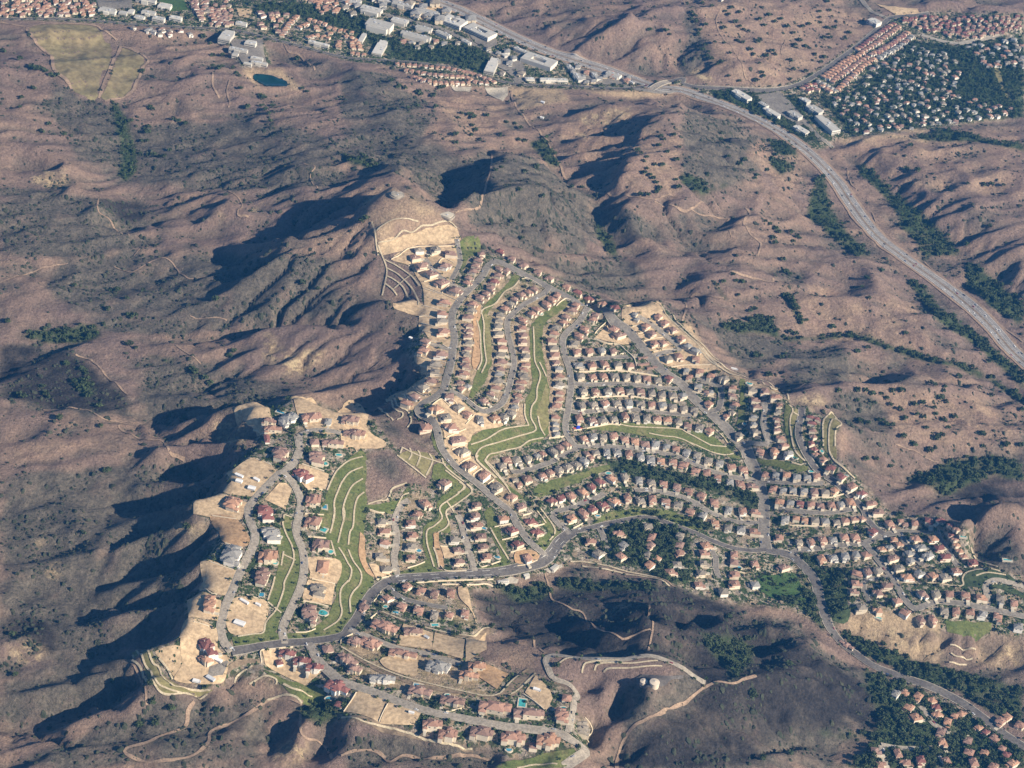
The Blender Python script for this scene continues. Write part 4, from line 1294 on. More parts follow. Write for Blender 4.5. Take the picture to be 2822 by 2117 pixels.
DRAINS = '''
E 880,420 900,500 905,600 910,680 885,740
E 905,350 925,440 925,540 935,640 940,690 910,760
E 1160,150 1120,200 1060,235 1000,310 925,345 905,380
E 1245,460 1250,560 1255,680 1290,770 1270,860 1265,930 1235,980 1230,1050 1260,1110 1250,1140 1150,1170 1020,1210 920,1240 880,1280 880,1320 950,1390 1010,1440
E 1285,690 1310,740 1330,785
E 1190,960 1190,1030 1215,1100
E 1275,1040 1290,1110 1320,1165
E 840,1225 940,1190 1040,1130 1130,1110 1215,1100
E 1000,1280 1080,1260 1160,1240 1220,1200 1310,1180
E 930,1330 960,1290 1000,1280
E 930,1330 1000,1410 1060,1480 1100,1540
N 0,1200 180,1280 300,1330 440,1360 560,1345
N 100,1150 200,1200 290,1240 470,1255
N 340,1045 420,1120 490,1215
M 1060,330 1200,355 1500,370 1800,385 1900,430 2212,600
M 1420,440 1600,475 1750,490 1880,530 2000,600
N 1225,680 1300,760 1310,810 1280,900 1290,1100 1330,1280 1400,1380 1470,1440
N 1320,820 1390,860
N 1300,1460 1420,1490 1450,1470
N 1700,1250 1695,1100 1705,920 1800,820 1860,890 1930,970 1860,1040 1850,1250
N 1850,900 1790,960 1770,1080 1770,1260 1800,1370 1900,1480 2100,1659
N 1850,890 1900,940
N 120,0 260,170 420,270 620,355 820,410 1050,520 1170,570 1260,660
N 170,0 330,160 480,270 640,340 900,400 1120,520
K 1490,300 1560,420 1700,560 1880,720 2050,900 2212,1080
K 1630,400 1700,510 1850,650 2030,810 2212,990
T 2212,830 2040,880 1900,990 1830,1100 1760,1260
T 2212,960 2050,1030 1950,1150 1900,1260 1850,1400 1850,1540 1830,1659
T 2212,1110 2080,1200 2000,1350 1960,1500 1970,1659
U 2040,0 2030,140 1980,330
U 2150,0 2165,100 2120,280 2080,450
U 2090,510 2150,600 2212,720
U 1990,420 2050,620
U 2212,930 2120,1040 2110,1200 2130,1320 2080,1440 1900,1560
U 1400,90 1380,200 1420,330 1500,500 1520,660 1470,800 1400,950 1390,1050 1300,1290 1170,1450 1130,1590 1000,1610 810,1640
U 1400,90 1490,125
U 1280,880 1250,1000 1190,1180
U 1190,1200 1360,1340
U 1390,560 1360,740
U 1390,600 1540,670
Q 0,800 20,640 60,560 80,330 120,200 200,130
Q 0,860 60,1000 160,1150 150,1290 60,1400 20,1500 30,1659
Q 0,1040 40,1110 30,1200 0,1270
Q 740,10 680,40 560,90 530,160 480,230 380,240 250,280
Q 770,140 690,180 620,310
Q 1410,0 1470,60 1380,160 1260,240 1180,300 1160,360 1190,460 1090,560 1000,620 1000,780 1050,950 1090,1080
Q 1480,0 1570,110 1500,190 1330,310 1250,360 1245,430 1275,520 1230,590 1140,640
Q 1080,830 1120,930 1150,1080
Q 1255,255 1340,375
Q 1800,580 1900,760 2040,990
J 95,265 290,370 430,470 540,600
J 120,370 250,440 370,550 460,660 520,780 520,840
J 110,470 200,510 330,620 420,760
J 100,570 190,640 250,720
J 410,470 190,650
J 10,80 80,260 120,430 60,720
L 90,520 220,590 320,640 310,700 250,730
L 110,470 250,550 400,640 430,760 380,830
L 0,580 120,660 200,740
L 320,1080 290,1160
L 410,1090 435,1170 400,1240
L 515,1120 545,1190 500,1320
L 660,1160 700,1260 620,1440
L 310,1080 540,1190 900,1310
L 250,1180 620,1470
L 860,1370 950,1440 1080,1540 1110,1600 1020,1659
L 820,1220 870,1330 1050,1480 1180,1580 1200,1659
L 1280,1180 1260,1240 1340,1330 1500,1470
L 1370,1240 1500,1380 1660,1590
L 160,1650 210,1590 350,1540
V 120,325 260,400 340,490 380,580 480,660 600,690 830,705
V 85,370 190,420 260,520 310,610 400,680 560,730 800,745
V 80,420 170,510 220,620 340,710 500,740 700,770
V 340,400 420,500 470,600
V 1060,640 1090,570 1230,470
V 1200,650 1340,570 1455,600 1455,650
V 1520,645 1650,700 1800,770
V 1370,800 1500,760 1640,770 1700,830
H 250,640 400,700 550,750 700,785 800,800 900,775 960,750
H 0,875 150,960 350,1050 560,1110 800,1165 920,1190 1020,1180 1090,1110 1150,1060
H 1060,1200 1150,1150 1260,1045
H 0,1335 150,1360 300,1400 480,1450 650,1500 850,1540
H 1140,1659 1250,1640 1400,1635
H 1400,990 1450,955 1500,945
H 1560,1045 1570,1000 1610,975 1800,960
H 1640,1030 1650,1000 1700,980 1900,980 2050,965
H 1700,1040 1720,1020 1900,1010 2080,1000
R 700,690 850,690 1100,730 1400,810 1600,850 1800,890
R 850,745 1050,770 1300,820 1400,850 1700,890 1960,1000
P 600,1040 850,1060 1000,1050 1410,1090 1430,990 1500,910 1750,870 1950,920
P 1600,960 1750,920 1980,950
P 1540,600 1560,680 1680,790 1880,850
S 1270,100 1400,145 1600,165
S 1280,205 1370,250 1560,275
S 1260,320 1400,355 1480,355
R 240,0 330,110 390,200
R 310,0 400,120 490,250 500,330 430,430
B 240,1580 330,1560 400,1500 460,1510 520,1470 600,1460 700,1440 750,1480
B 230,1500 330,1430 420,1420 500,1440
B 200,1440 240,1659
O 640,300 700,310
O 1040,290 1240,305 1400,320 1560,335
'''
for ln in DRAINS.strip().splitlines():
    ribbon('drain_path', G(ln), 2.3, 'drain', .72, cols=1, step=3.0)

WALLS = '''
V 1315,440 1315,325 1480,305 1615,292|cream boundary wall beside the vacant corner lot and estate junction
V 670,55 740,75 810,100|cream wall along the top of the vacant west lot
V 1640,155 1750,150 1830,120|cream garden wall below the estate with the kidney pool
U 350,1050 450,1080 545,1105|cream wall between vacant pad and orange-roofed estate
U 460,695 600,745 750,795|cream wall below the big pale grey roofed mansion
U 650,455 760,490 870,515|cream wall above the big pale grey roofed mansion
U 480,105 640,130 790,150|cream wall below the bright orange roofed mansion
U 1020,775 1130,810 1230,845|cream wall under the peach roofed mansion
U 920,1110 1070,1160|cream wall above the excavated building pit
U 250,1455 440,1510|cream wall at the head of the bare west pad
U 1750,910 1900,940 2045,975|cream wall below the orange-roofed house frame
U 1620,1185 1800,1215 1960,1260|cream wall above the estate with the kidney pool
U 1660,80 1900,95|cream balustrade between two terracotta estates
U 1700,370 1930,390|cream balustrade below the terracotta estate with square pool
U 1900,645 2010,665|cream wall above the bare orange lot
T 860,860 960,900 1050,940|cream wall between round lawn and vacant bluff pad
T 1440,925 1580,970 1720,1015|cream wall above the dark brown estate
T 1510,1250 1700,1250|cream wall below the dark brown estate
T 820,490 900,530 980,570|cream wall below the bluff estate
J 175,260 260,220 330,165 390,125 480,105 580,95 760,95 985,95|long cream retaining wall round the top cul-de-sac
J 395,345 460,325|short cream wall, uppermost of the west lot walls
J 510,425 580,405 660,385|cream lot wall below the first west cul-de-sac house
J 590,545 680,520 770,500|cream lot wall below the second west cul-de-sac house
J 820,685 860,640 910,590|cream lot wall slanting up to the cul-de-sac road
J 645,625 800,690 1015,785|long cream lot wall ending at the main street bend
J 580,630 700,670 820,710|cream lot wall below the last cul-de-sac house
J 645,745 760,780|cream lot wall left of the house below the bend
J 580,850 700,880 860,920|cream lot wall reaching the spur house
J 530,990 600,980 700,1000 800,1030|cream lot wall, third below the spur house
J 555,1070 700,1110 870,1140|cream lot wall, fourth below the spur house
J 570,1170 700,1200|cream lot wall, fifth below the spur house
J 640,1290 780,1320 900,1390|cream wall above the short west side street
J 465,1485 600,1520 760,1550 870,1575|long cream wall below the short west side street
J 545,1610 700,1650|cream lot wall, next below the side street wall
J 750,350 830,250 970,305|cream wall around the island lot
J 1830,505 1900,500 2000,550 2085,600|cream wall beside the ridge road at the middle street mouth
J 1110,590 1080,560 960,540|cream wall at the cul-de-sac mouth
L 545,45 660,75 790,105|cream lot wall north of the grey-roofed west house
L 620,180 700,205 790,230|cream lot wall beside the third west house
L 415,325 500,370 610,430|cream lot wall, second from the bottom of the west row
L 275,395 350,435 430,470|cream lot wall, lowest of the west row
L 690,550 760,490 820,470 900,540|cream wall round the corner lot inside the bend
L 955,320 1030,350 1100,380|cream wall at the foot of the upper terrace street
L 1180,490 1260,555 1330,580 1400,575|cream curved wall inside the lower hairpin
L 905,555 975,490 1020,560|cream lot wall beside the hairpin block house
L 1025,670 1110,570|cream lot wall between the two block houses
L 1125,785 1230,670|cream lot wall beside the white framed house
L 885,950 1000,900 1125,845|cream lot wall above the brown-roofed bend house
L 945,1110 1050,1065 1140,1030|cream lot wall below the brown-roofed bend house
L 1050,1280 1110,1245 1180,1215|cream lot wall above the lower bend house
L 1210,1430 1260,1390 1325,1350|cream lot wall below the lower bend house
L 1400,1550 1480,1490|cream lot wall, next down the bend road
K 290,805 380,825 475,850|cream wall above the first loop court house
K 380,1130 520,1135 700,1125 900,1120 1040,1130 1200,1150 1440,1190|long cream wall behind the first cross street
K 400,1475 520,1470 700,1455 900,1445 1100,1445 1300,1475 1540,1500|long cream wall behind the second cross street
K 640,650 740,545 825,460|tall cream wall on the edge of the triangular lot
K 150,300 200,250 270,205 330,225|stepped white wall above the green slope
K 965,910 1035,895|short white wall at the court corner
K 1110,560 1220,545|cream lot wall of the upper east lots
K 1190,650 1280,635|cream lot wall, second of the upper east lots
K 1265,740 1380,715 1510,695|long cream lot wall among the upper east lots
K 1370,880 1500,855 1630,850|curved cream wall at the upper east loop
K 1610,1075 1800,1050 2120,1040|long cream wall between new and older east lots
K 1190,975 1250,965 1310,955|pink-topped retaining wall, upper of three by the ridge road
K 1180,1060 1260,1045 1330,1035|pink-topped retaining wall, middle of three by the ridge road
K 1300,1100 1360,1085 1430,1080|pink-topped retaining wall, lower of three by the ridge road
K 1890,1385 2020,1425 2155,1460|white wall beside the ridge road bend
K 630,710 780,770 940,790 1040,870 1140,970 1180,1110|cream serpentine wall below the triangular lot
M 465,405 600,385 690,365 790,350 930,325 1050,335 1060,290|stepped white wall above the upper green belt
M 150,500 250,495 345,480|white wall at the foot of the court street houses
R 735,265 860,200|white wall beside the orange-roofed corner mansion
R 190,250 280,230 370,210|white wall below the dark red house on the spur street
R 95,100 210,70|white wall below the terracotta spur street house
R 25,745 150,725 280,670|white curved wall below the junction house
R 0,550 130,520|white wall above the junction house
Q 1855,570 2060,530|white wall below the orange house at the bend road
Q 1950,735 2150,690|white wall, second in the bend road series
Q 2060,890 2212,855|white wall, third in the bend road series
Q 750,1090 860,1060 970,1015|white curved wall at the foot of the left court
Q 1170,1065 1250,1130 1500,1130|white curved wall at the foot of the middle court
Q 1660,1050 1690,1080 1800,1050 1930,1005|white curved wall at the foot of the right court
Q 350,1240 440,1215 540,1190|white wall at the corner of the parkway and left court
Q 270,350 380,385 460,390|cream wall at the head of the left court
Q 1165,815 1260,820|cream wall above the small sand lot
Q 320,1520 415,1395|cream wall beside the parkway curve
Q 860,1278 1200,1255 1500,1245 1840,1235|long pale wall under the parkway, upper of two
Q 1190,1300 1500,1305 1740,1295 1840,1330|long pale wall under the parkway, lower of two
W 365,620 370,580 430,540 515,500|cream wall at the estate street corner
W 730,310 820,240|cream wall above the long terracotta mansion
W 400,1490 490,1360 560,1245|cream wall on the left edge of the big vacant pad
W 850,1620 900,1500 960,1390|cream wall on the left edge of the second vacant pad
W 1700,1490 1900,1445|low cream wall before the long brown mansion
Z 880,340 1060,460 1250,620|cream wall between pool lawn and bare triangular lot
Z 1990,1170 1940,1060 2040,970 2010,850 1920,740|cream serpentine wall at the far end of the estate street
N 30,560 150,590 310,635|white wall by the ridge road below the small court
N 480,565 620,605|white wall between two terracotta houses on the left court
N 700,590 800,625|white wall facing the middle court
N 780,1115 900,1135|white wall in the court centre
O 1200,305 1600,330 1780,335 1880,310 1960,290|white wall behind the upper cross row in the southeast
O 1150,665 1300,690 1500,695 1700,705|pale wall behind the lower cross row in the southeast
O 570,1260 640,1280 700,1295|white wall in the wooded southwest court
P 1800,1070 1870,1055 1930,1070|white curved wall on the loop knoll
S 650,940 760,945 850,940|white pool wall in the southeast estate
S 1080,1385 1160,1395 1240,1390|white wall below the southeast estate house
'''
def wall_mesh(g, h, th):
    L = smooth_line(g[:, :2], 2.5) if len(g) > 2 else np.linspace(g[0, :2], g[-1, :2], max(3, int(np.linalg.norm(g[-1, :2] - g[0, :2]) / 3)))
    t = np.gradient(L, axis=0); t /= np.linalg.norm(t, axis=1)[:, None] + 1e-9
    n = np.column_stack([-t[:, 1], t[:, 0]]) * th / 2
    z = hmap(L); V = np.stack([np.column_stack([L - n, z - 1.2]), np.column_stack([L + n, z - 1.2]), np.column_stack([L + n, z + h]), np.column_stack([L - n, z + h])], 1)
    m = len(L); V = V.reshape(-1, 3); F = []
    for i in range(m - 1):
        a = 4 * i; b = a + 4
        for j in range(4): F.append((a + j, a + (j + 1) % 4, b + (j + 1) % 4, b + j))
    F += [(3, 2, 1, 0), tuple(4 * (m - 1) + j for j in range(4))]
    c = V.mean(0); return V - c, F, c
for ln in WALLS.strip().splitlines():
    s, lab = ln.split('|'); g = G(s); pink = 'pink' in lab
    V, F, c = wall_mesh(g, 2.1 if not pink else 3.2, .9 if not pink else 3.0)
    o = link_mesh('retaining_wall' if 'retaining' in lab else 'garden_wall', V, F, M['roof_b'] if pink else M['creamwall']); o.location = c
    tag(o, lab, 'wall', kind='thing', group='garden and retaining walls of the hillside estate')
# ------------------------------------------------------------------ houses
def box(V, F, x0, x1, y0, y1, z0, z1, bottom=False):
    a = len(V); V += [(x0, y0, z0), (x1, y0, z0), (x1, y1, z0), (x0, y1, z0), (x0, y0, z1), (x1, y0, z1), (x1, y1, z1), (x0, y1, z1)]
    F += [(a + 4, a + 5, a + 6, a + 7), (a, a + 1, a + 5, a + 4), (a + 1, a + 2, a + 6, a + 5), (a + 2, a + 3, a + 7, a + 6), (a + 3, a, a + 4, a + 7)]
    if bottom: F.append((a + 3, a + 2, a + 1, a))

def hip(V, F, x0, x1, y0, y1, z, pitch=.42, ov=.55, gable=False):
    x0 -= ov; x1 += ov; y0 -= ov; y1 += ov; w, d = x1 - x0, y1 - y0; a = len(V); th = .28
    h = min(w, d) / 2 * pitch; zt = z + th
    V += [(x0, y0, z), (x1, y0, z), (x1, y1, z), (x0, y1, z), (x0, y0, zt), (x1, y0, zt), (x1, y1, zt), (x0, y1, zt)]
    if w >= d: k = 0 if gable else d / 2; V += [(x0 + k, (y0 + y1) / 2, zt + h), (x1 - k, (y0 + y1) / 2, zt + h)]
    else: k = 0 if gable else w / 2; V += [((x0 + x1) / 2, y0 + k, zt + h), ((x0 + x1) / 2, y1 - k, zt + h)]
    p, q = a + 8, a + 9
    if w >= d: F += [(a + 4, a + 5, q, p), (a + 6, a + 7, p, q), (a + 5, a + 6, q), (a + 7, a + 4, p)]
    else: F += [(a + 4, a + 5, p), (a + 6, a + 7, q), (a + 5, a + 6, q, p), (a + 7, a + 4, p, q)]
    for j in range(4): F.append((a + j, a + (j + 1) % 4, a + 4 + (j + 1) % 4, a + 4 + j))
    F.append((a + 3, a + 2, a + 1, a))

class HouseKit:
    """blocks: (x0,x1,y0,y1,eave). One wall mesh, one roof mesh with a chimney, doors and windows."""
    def __init__(s, blocks, garage, chim, wins, fnd=3.5):
        s.wv, s.wf, s.rv, s.rf = [], [], [], []
        for i, (x0, x1, y0, y1, e) in enumerate(blocks):
            box(s.wv, s.wf, x0, x1, y0, y1, -fnd, e + .06 - .02 * i)
            hip(s.rv, s.rf, x0, x1, y0, y1, e + .02 + .013 * i)
        s.garage, s.chim, s.wins = garage, chim, wins
    def meshes(s, nm):
        mk = lambda n, V, F: s._m(n, V, F)
        s.wall = mk('wall', s.wv, s.wf); s.roof = mk('roof', s.rv, s.rf)
        V, F = [], []; x, y, w = s.garage; box(V, F, x - w / 2, x + w / 2, y - .1, y + .05, .1, 2.4, True); s.gar = mk('garage_door', V, F)
        V, F = [], []; box(V, F, x - w / 2 - .2, x + w / 2 + .2, y - 6.2, y - .16, -3, .1, True); s.drv = mk('driveway', V, F)
        V, F = [], []; x, y, t = s.chim; box(V, F, x - .6, x + .6, y - .45, y + .45, 2.5, t, True); s.chi = mk('chimney', V, F)
        s.win = []
        for x, y, z, w, h in s.wins:
            V, F = [], []; box(V, F, x - w / 2, x + w / 2, y - .07, y + .07, z, z + h, True); s.win.append(mk('window', V, F))
        return s
    def _m(s, n, V, F):
        me = bpy.data.meshes.new(n); me.from_pydata(V, [], F); me.materials.append(None); return me

def put(kit, root, roofm, wallm, parts=True):
    def o(n, me, m, p):
        x = bpy.data.objects.new(n, me); COL.objects.link(x); x.parent = p
        x.material_slots[0].link = 'OBJECT'; x.material_slots[0].material = m; return x
    o('wall', kit.wall, wallm, root); r = o('roof', kit.roof, roofm, root)
    if parts:
        o('chimney', kit.chi, M['chimney'], r); o('garage_door', kit.gar, M['garage'], root); o('driveway', kit.drv, M['deck'], root)
        for w_ in kit.win: o('window', w_, M['glass'], root)

def tract_kit(seed):
    r = random.Random(seed); w = r.uniform(10.8, 12.6); d = r.uniform(12.5, 15); e = r.choice([5.6, 5.8, 6.0])
    sx = r.choice([-1, 1])
    bl = [(-w / 2, w / 2, -d / 2 + 2.5, d / 2, e)]
    gw = r.uniform(5.8, 6.6); gx0 = sx * (w / 2 - gw / 2)
    ge = r.choice([3.0, 3.0, 5.4])
    bl.append((gx0 - gw / 2 + .1 * sx, gx0 + gw / 2 + .1 * sx, -d / 2 - 1.5, -d / 2 + 6, ge))
    if r.random() < .65: bl.append((-sx * w / 2 - .2 * sx if sx < 0 else -w / 2 - .25, 0, d / 2 - 5, d / 2 + 3.2, 3.0)) if sx > 0 else bl.append((0, w / 2 + .25, d / 2 - 5, d / 2 + 3.2, 3.0))
    if r.random() < .5: bl.append((-sx * w / 4 - 2, -sx * w / 4 + 2, -d / 2 + .8, -d / 2 + 6, e - .5))
    wins = [(-sx * w / 4, -d / 2 + 2.5 if len(bl) < 4 else -d / 2 + .8, 3.3, 2.4, 1.4), (w / 4, d / 2, 3.4, 2.2, 1.4), (-w / 4, d / 2, 3.4, 2.2, 1.4)]
    return HouseKit(bl, (gx0 + .1 * sx, -d / 2 - 1.5, 4.9), (sx * w * .3, 1.0, e + 3.6), wins).meshes('t')
KITS = [tract_kit(100 + i) for i in range(22)]

# rows of houses: description | code colour per house
ROWS = '''
top cul-de-sac under the summit|top|1
J 520,140,g 730,140,g 920,190,b 470,230,b 570,350,b 860,350,b 680,440,b 820,555,b 990,665,b
walled lots along the west rim|top|1
J 850,810,t 820,950,t 820,1040,g 840,1180,t 610,1300,b 590,1410,t 810,1470,b 740,1600,g L 740,130,g 690,240,b 590,330,g 480,440,b 370,510,t
row above the upper main street bend|top|0
J 1320,195,b 1280,270,b 1250,340,b 1220,410,b 1160,490,b 1140,550,t
ridge road row beneath the canyon|left|0
J 1560,170,r 1700,250,b 1850,335,b 2030,420,b 2180,500,b K 275,50,t 420,120,r 560,210,r 740,270,t 900,320,r
row east of the west main street|top|0
J 1540,370,b 1640,395,b 1520,455,b 1470,535,r 1430,620,b 1370,690,b 1290,740,b 1200,820,t 1180,900,g 1140,990,b 1150,1095,b 1150,1165,b 1140,1230,b 1150,1310,g 1130,1390,b 1120,1455,g 1110,1530,t 1110,1610,b L 1080,140,t 1040,250,b 1060,325,t 1140,300,w
row west of the middle street|top|0
J 1990,630,b 1920,670,t 1830,710,b 1740,760,b 1690,820,g 1620,885,t 1560,960,g 1540,1030,g 1530,1110,g 1540,1200,g 1570,1290,t 1580,1380,t 1560,1470,g 1580,1555,b L 1560,80,b 1540,150,w 1530,230,g 1500,320,t 1440,400,b 1350,490,b
row east of the middle street|top|0
K 160,160,t 90,210,t 20,270,t J 2020,890,t 1950,940,t 1840,1030,t 1830,1130,t 1840,1220,b 1840,1300,b 1860,1400,b 1870,1490,g 1880,1590,t L 1850,80,t 1850,170,g 1820,250,t 1790,320,b 1780,420,t 1750,490,b 1730,560,w 1690,640,g 1600,690,g 1480,700,o 1300,720,w
row west of the court street|top|0
K 400,280,t 350,350,b 270,430,b 240,500,t 150,570,g 120,640,t 90,740,t 120,830,g 130,920,t 150,1010,b 180,1090,w 190,1190,t 190,1290,g 190,1400,t 190,1480,t 150,1570,t M 230,230,t 230,310,w 230,375,w 250,440,w
row right of the upper court street|top|0
K 640,410,b 600,460,t 500,590,t 430,670,t 370,770,g
triangular lot beside the ridge road|top|1
K 880,590,t 950,670,b
new loop below the canyon edge|top|0
K 1150,390,w 1170,460,w 1290,550,t 1370,640,b 1390,770,t 1510,760,t 1440,430,t 1520,510,t 1620,600,b 1730,710,t 1810,800,w 1700,930,t 1570,960,g 1910,860,w 1920,970,t
row above the short court|left|0
K 410,880,t 570,870,t 730,860,w 870,870,b
row below the short court|left|0
K 430,1050,w 600,1050,t 760,1030,t 930,1040,g 1080,1050,t
row above the first cross street|left|0
K 460,1190,g 610,1200,t 750,1190,t 890,1190,g 1040,1195,g 1180,1210,g 1300,1220,t 1440,1240,g 1580,1210,r
row below the first cross street|left|0
K 490,1370,g 640,1370,t 800,1370,g 950,1360,t 1080,1380,g 1220,1380,b 1360,1400,g 1490,1420,g 1630,1430,g 1760,1430,w
row above the second cross street|left|0
K 470,1560,g 620,1550,g 770,1530,t 920,1530,g 1070,1530,w 1220,1540,g 1360,1550,t 1500,1560,w 1630,1580,g 1770,1600,g 1900,1620,g
row below the second cross street|left|0
M 530,250,t 690,270,b 830,270,g 970,250,g 1110,220,t 1250,240,g 1390,240,g 1520,260,t 1650,270,o 1790,290,g 1910,340,b 2060,360,g 2190,400,t
east side of the ridge road|top|0
K 1800,1110,w 1840,1190,t 1970,1130,t 2110,1190,t 1950,1310,w 2060,1380,b 2120,1380,w 2080,1540,t
block inside the hairpin road|top|1
L 910,430,b 740,600,o 1030,570,g 1140,650,t 860,700,g 930,830,t 620,830,t 1020,990,b 1080,1140,g 1160,1320,b 1350,1440,t 1500,1590,g 850,1540,b
row above the diagonal street|left|0
L 1580,1320,g 1640,1240,t 1770,1240,g 1910,1220,g 2030,1180,w M 70,690,t 200,670,g 290,620,b 370,580,t
row below the diagonal street|left|0
L 1740,1480,g 1800,1540,t 1900,1480,t M 60,970,t 160,930,t 270,900,g 380,860,g 490,830,g 590,790,w 680,740,t 630,690,b 740,680,g
row above the long curved street|left|0
M 590,510,t 710,480,w 840,490,g 970,470,t 1110,520,t 1240,540,o 1370,580,b 1500,580,w 1640,610,w 1760,640,t 1890,680,w 2030,720,g 2170,790,g N 380,1460,w 530,1510,t 680,1550,t
row below the long curved street|left|0
M 880,670,w 1010,670,w 1160,700,t 1310,730,w 1440,770,w 1570,780,o 1720,800,t 1860,840,t 2010,910,t 2150,940,t N 350,1640,t O 510,130,w 640,160,t 790,190,b
row above the red-roofed street|left|0
M 180,1300,r 300,1260,r 430,1230,t 580,1190,o 690,1120,r 790,1050,r 940,1010,o
row below the red-roofed street|left|0
M 430,1520,o 580,1450,t 700,1400,r 830,1350,r 970,1300,o
wooded row above the lower curved street|left|0
M 1110,990,g 1290,1030,w 1450,1070,g 1600,1080,t 1770,1120,b 1920,1170,t O 145,310,t 310,400,t 490,490,w 670,510,t 830,520,t
row below the lower curved street|left|0
M 1140,1250,t 1310,1290,g 1460,1280,t 1630,1300,t 1790,1340,g 1940,1430,t O 160,565,w 320,650,o 490,710,g 650,740,w 820,770,t
left court east of the ridge road|top|0
N 440,390,g 550,500,t 540,600,b 570,710,t 540,810,g 460,860,t
rows of the middle east court|top|0
N 790,530,g 950,550,b 1090,620,t 830,660,b 850,745,b 820,870,w 820,960,w 840,1060,g 630,1110,g 1140,720,t 1120,800,g 1100,900,b 1110,970,b 1110,1035,b 1150,1140,t 1200,1230,t 1260,1340,w 900,1300,t 1070,1310,o
red-roofed rim row on the east spur|top|0
N 1530,870,r 1610,890,r 1550,950,r 1560,1040,b 1570,1120,b 1540,1200,r 1580,1280,r 1600,1340,t 1690,1410,t 1790,1530,r O 1920,70,r 2060,190,t 2180,280,r P 270,40,t 350,150,b
upper row in the southeast terraces|left|0
O 970,50,t 1100,50,w 1230,45,o 1360,70,w 1490,80,w 1610,60,t
second row in the southeast terraces|left|0
O 1060,220,t 1190,230,w 1310,230,w 1450,240,w 1580,260,b 1720,260,g 1840,240,o
third row in the southeast terraces|left|0
O 1140,390,o 1280,400,w 1400,410,r 1540,420,t 1660,440,b 1800,430,t 1920,420,w 2040,390,o
fourth row in the southeast terraces|left|0
O 1210,610,w 1350,590,o 1460,610,o 1590,620,g 1720,630,w 1860,640,g 1970,620,t 2090,600,t 2190,590,t
lowest row in the southeast terraces|left|0
O 1120,840,t 1390,900,g 1540,900,t 1690,880,t 1820,870,w 1960,840,t 2100,840,t P 290,390,r
wooded court beside the parkway bend|top|0
O 210,940,o 180,1040,t 180,1170,g 150,1290,g 120,1440,t 560,1060,t 550,1160,b 560,1310,t 560,1430,t 430,1530,g 820,1170,t 820,1440,w 1190,1220,b
rim row under the shadowed canyon|left|0
P 500,300,t 640,255,t 700,300,b 820,290,t 1000,270,r 1150,270,r 1290,285,r 1360,345,t
eastern hillside loop|left|0
O 1670,1110,o 1820,1090,w 1970,1080,w 2110,1060,w P 200,690,t 400,610,o 500,590,w 560,490,o 620,550,o 540,740,b 620,860,g 750,670,w 770,760,w 720,980,o 830,490,t 880,920,w 900,590,w 990,700,w 1060,490,o 1050,950,o 1130,610,r 1210,720,r 1200,970,g 1280,430,r 1330,490,t 1350,560,o 1390,640,o 1440,705,t 1340,900,t 1550,790,r
court above the tan bluff|left|0
O 2120,1300,t 2110,1430,t 2080,1530,b P 220,910,b 360,890,g 470,1090,b 350,1180,b 600,1280,t 690,1420,t 150,1360,g 350,1400,o 890,1510,b 1040,1510,t
last street above the tan bluff|left|0
P 920,1200,b 1090,1190,g 1260,1190,t 1460,1210,t 1660,1240,o 1900,1250,g 2080,1310,t 1190,1400,g 1340,1410,t 1520,1420,t 1680,1450,w 1870,1480,t 2130,1600,w
left court above the parkway|top|0
Q 430,500,g 460,630,t 460,770,t 400,940,g 480,1100,g 970,270,t 860,400,t 790,520,t 800,680,t 790,820,g 790,960,t
middle court above the parkway|top|0
Q 1620,290,b 1600,430,b 1620,550,t 1680,690,b 1700,820,b 1740,950,t 1350,730,g 1390,860,b 1410,1010,b
spur street row by the parkway junction|top|0
Q 2070,190,t 2190,310,b 1970,460,o 2080,610,r R 30,460,r 190,180,r 270,310,r 150,640,t
small street below the parkway|left|0
Q 740,1330,t 920,1380,t 1090,1420,b 1300,1410,t 500,1470,t 680,1570,t 890,1620,t W 1550,260,g 1740,260,t 1940,230,t
wooded hollow south of the parkway|left|0
R 960,430,t 1310,330,t 1360,480,w 1340,620,t 1050,580,g 1680,230,g 1730,370,t 1710,480,b 1680,600,g 1700,730,o 1790,650,o 2090,350,g 2080,480,b 2090,570,t 2060,730,g 1970,820,t
southeast corner estate under the trees|left|0
S 690,710,o 860,750,o 1030,800,o 1090,890,r 1100,980,o 740,890,o 830,1020,o 1230,1080,o 1320,1000,o 1410,970,o 1150,1200,b 1160,1340,o 1490,1310,b 1500,1470,t 320,1450,b 600,1480,t 700,1590,t 890,1560,r 1210,1570,t 380,1620,t 1560,1600,t 1720,1200,r 1830,1290,t 1930,1410,t 1980,1490,r 2060,1600,o 1810,1640,t 1700,1470,o 1630,1140,o 1900,1070,t 1980,1010,o 2150,1120,t 570,720,w
'''
ORD = 'first second third fourth fifth sixth seventh eighth ninth tenth eleventh twelfth thirteenth fourteenth fifteenth sixteenth seventeenth eighteenth nineteenth twentieth'.split()
def ordinal(i):
    if i < 20: return ORD[i]
    return {20: 'twenty-first', 21: 'twenty-second', 22: 'twenty-third', 23: 'twenty-fourth', 24: 'twenty-fifth', 25: 'twenty-sixth', 26: 'twenty-seventh', 27: 'twenty-eighth', 28: 'twenty-ninth', 29: 'thirtieth', 30: 'thirty-first', 31: 'thirty-second', 32: 'thirty-third', 33: 'thirty-fourth'}[i]

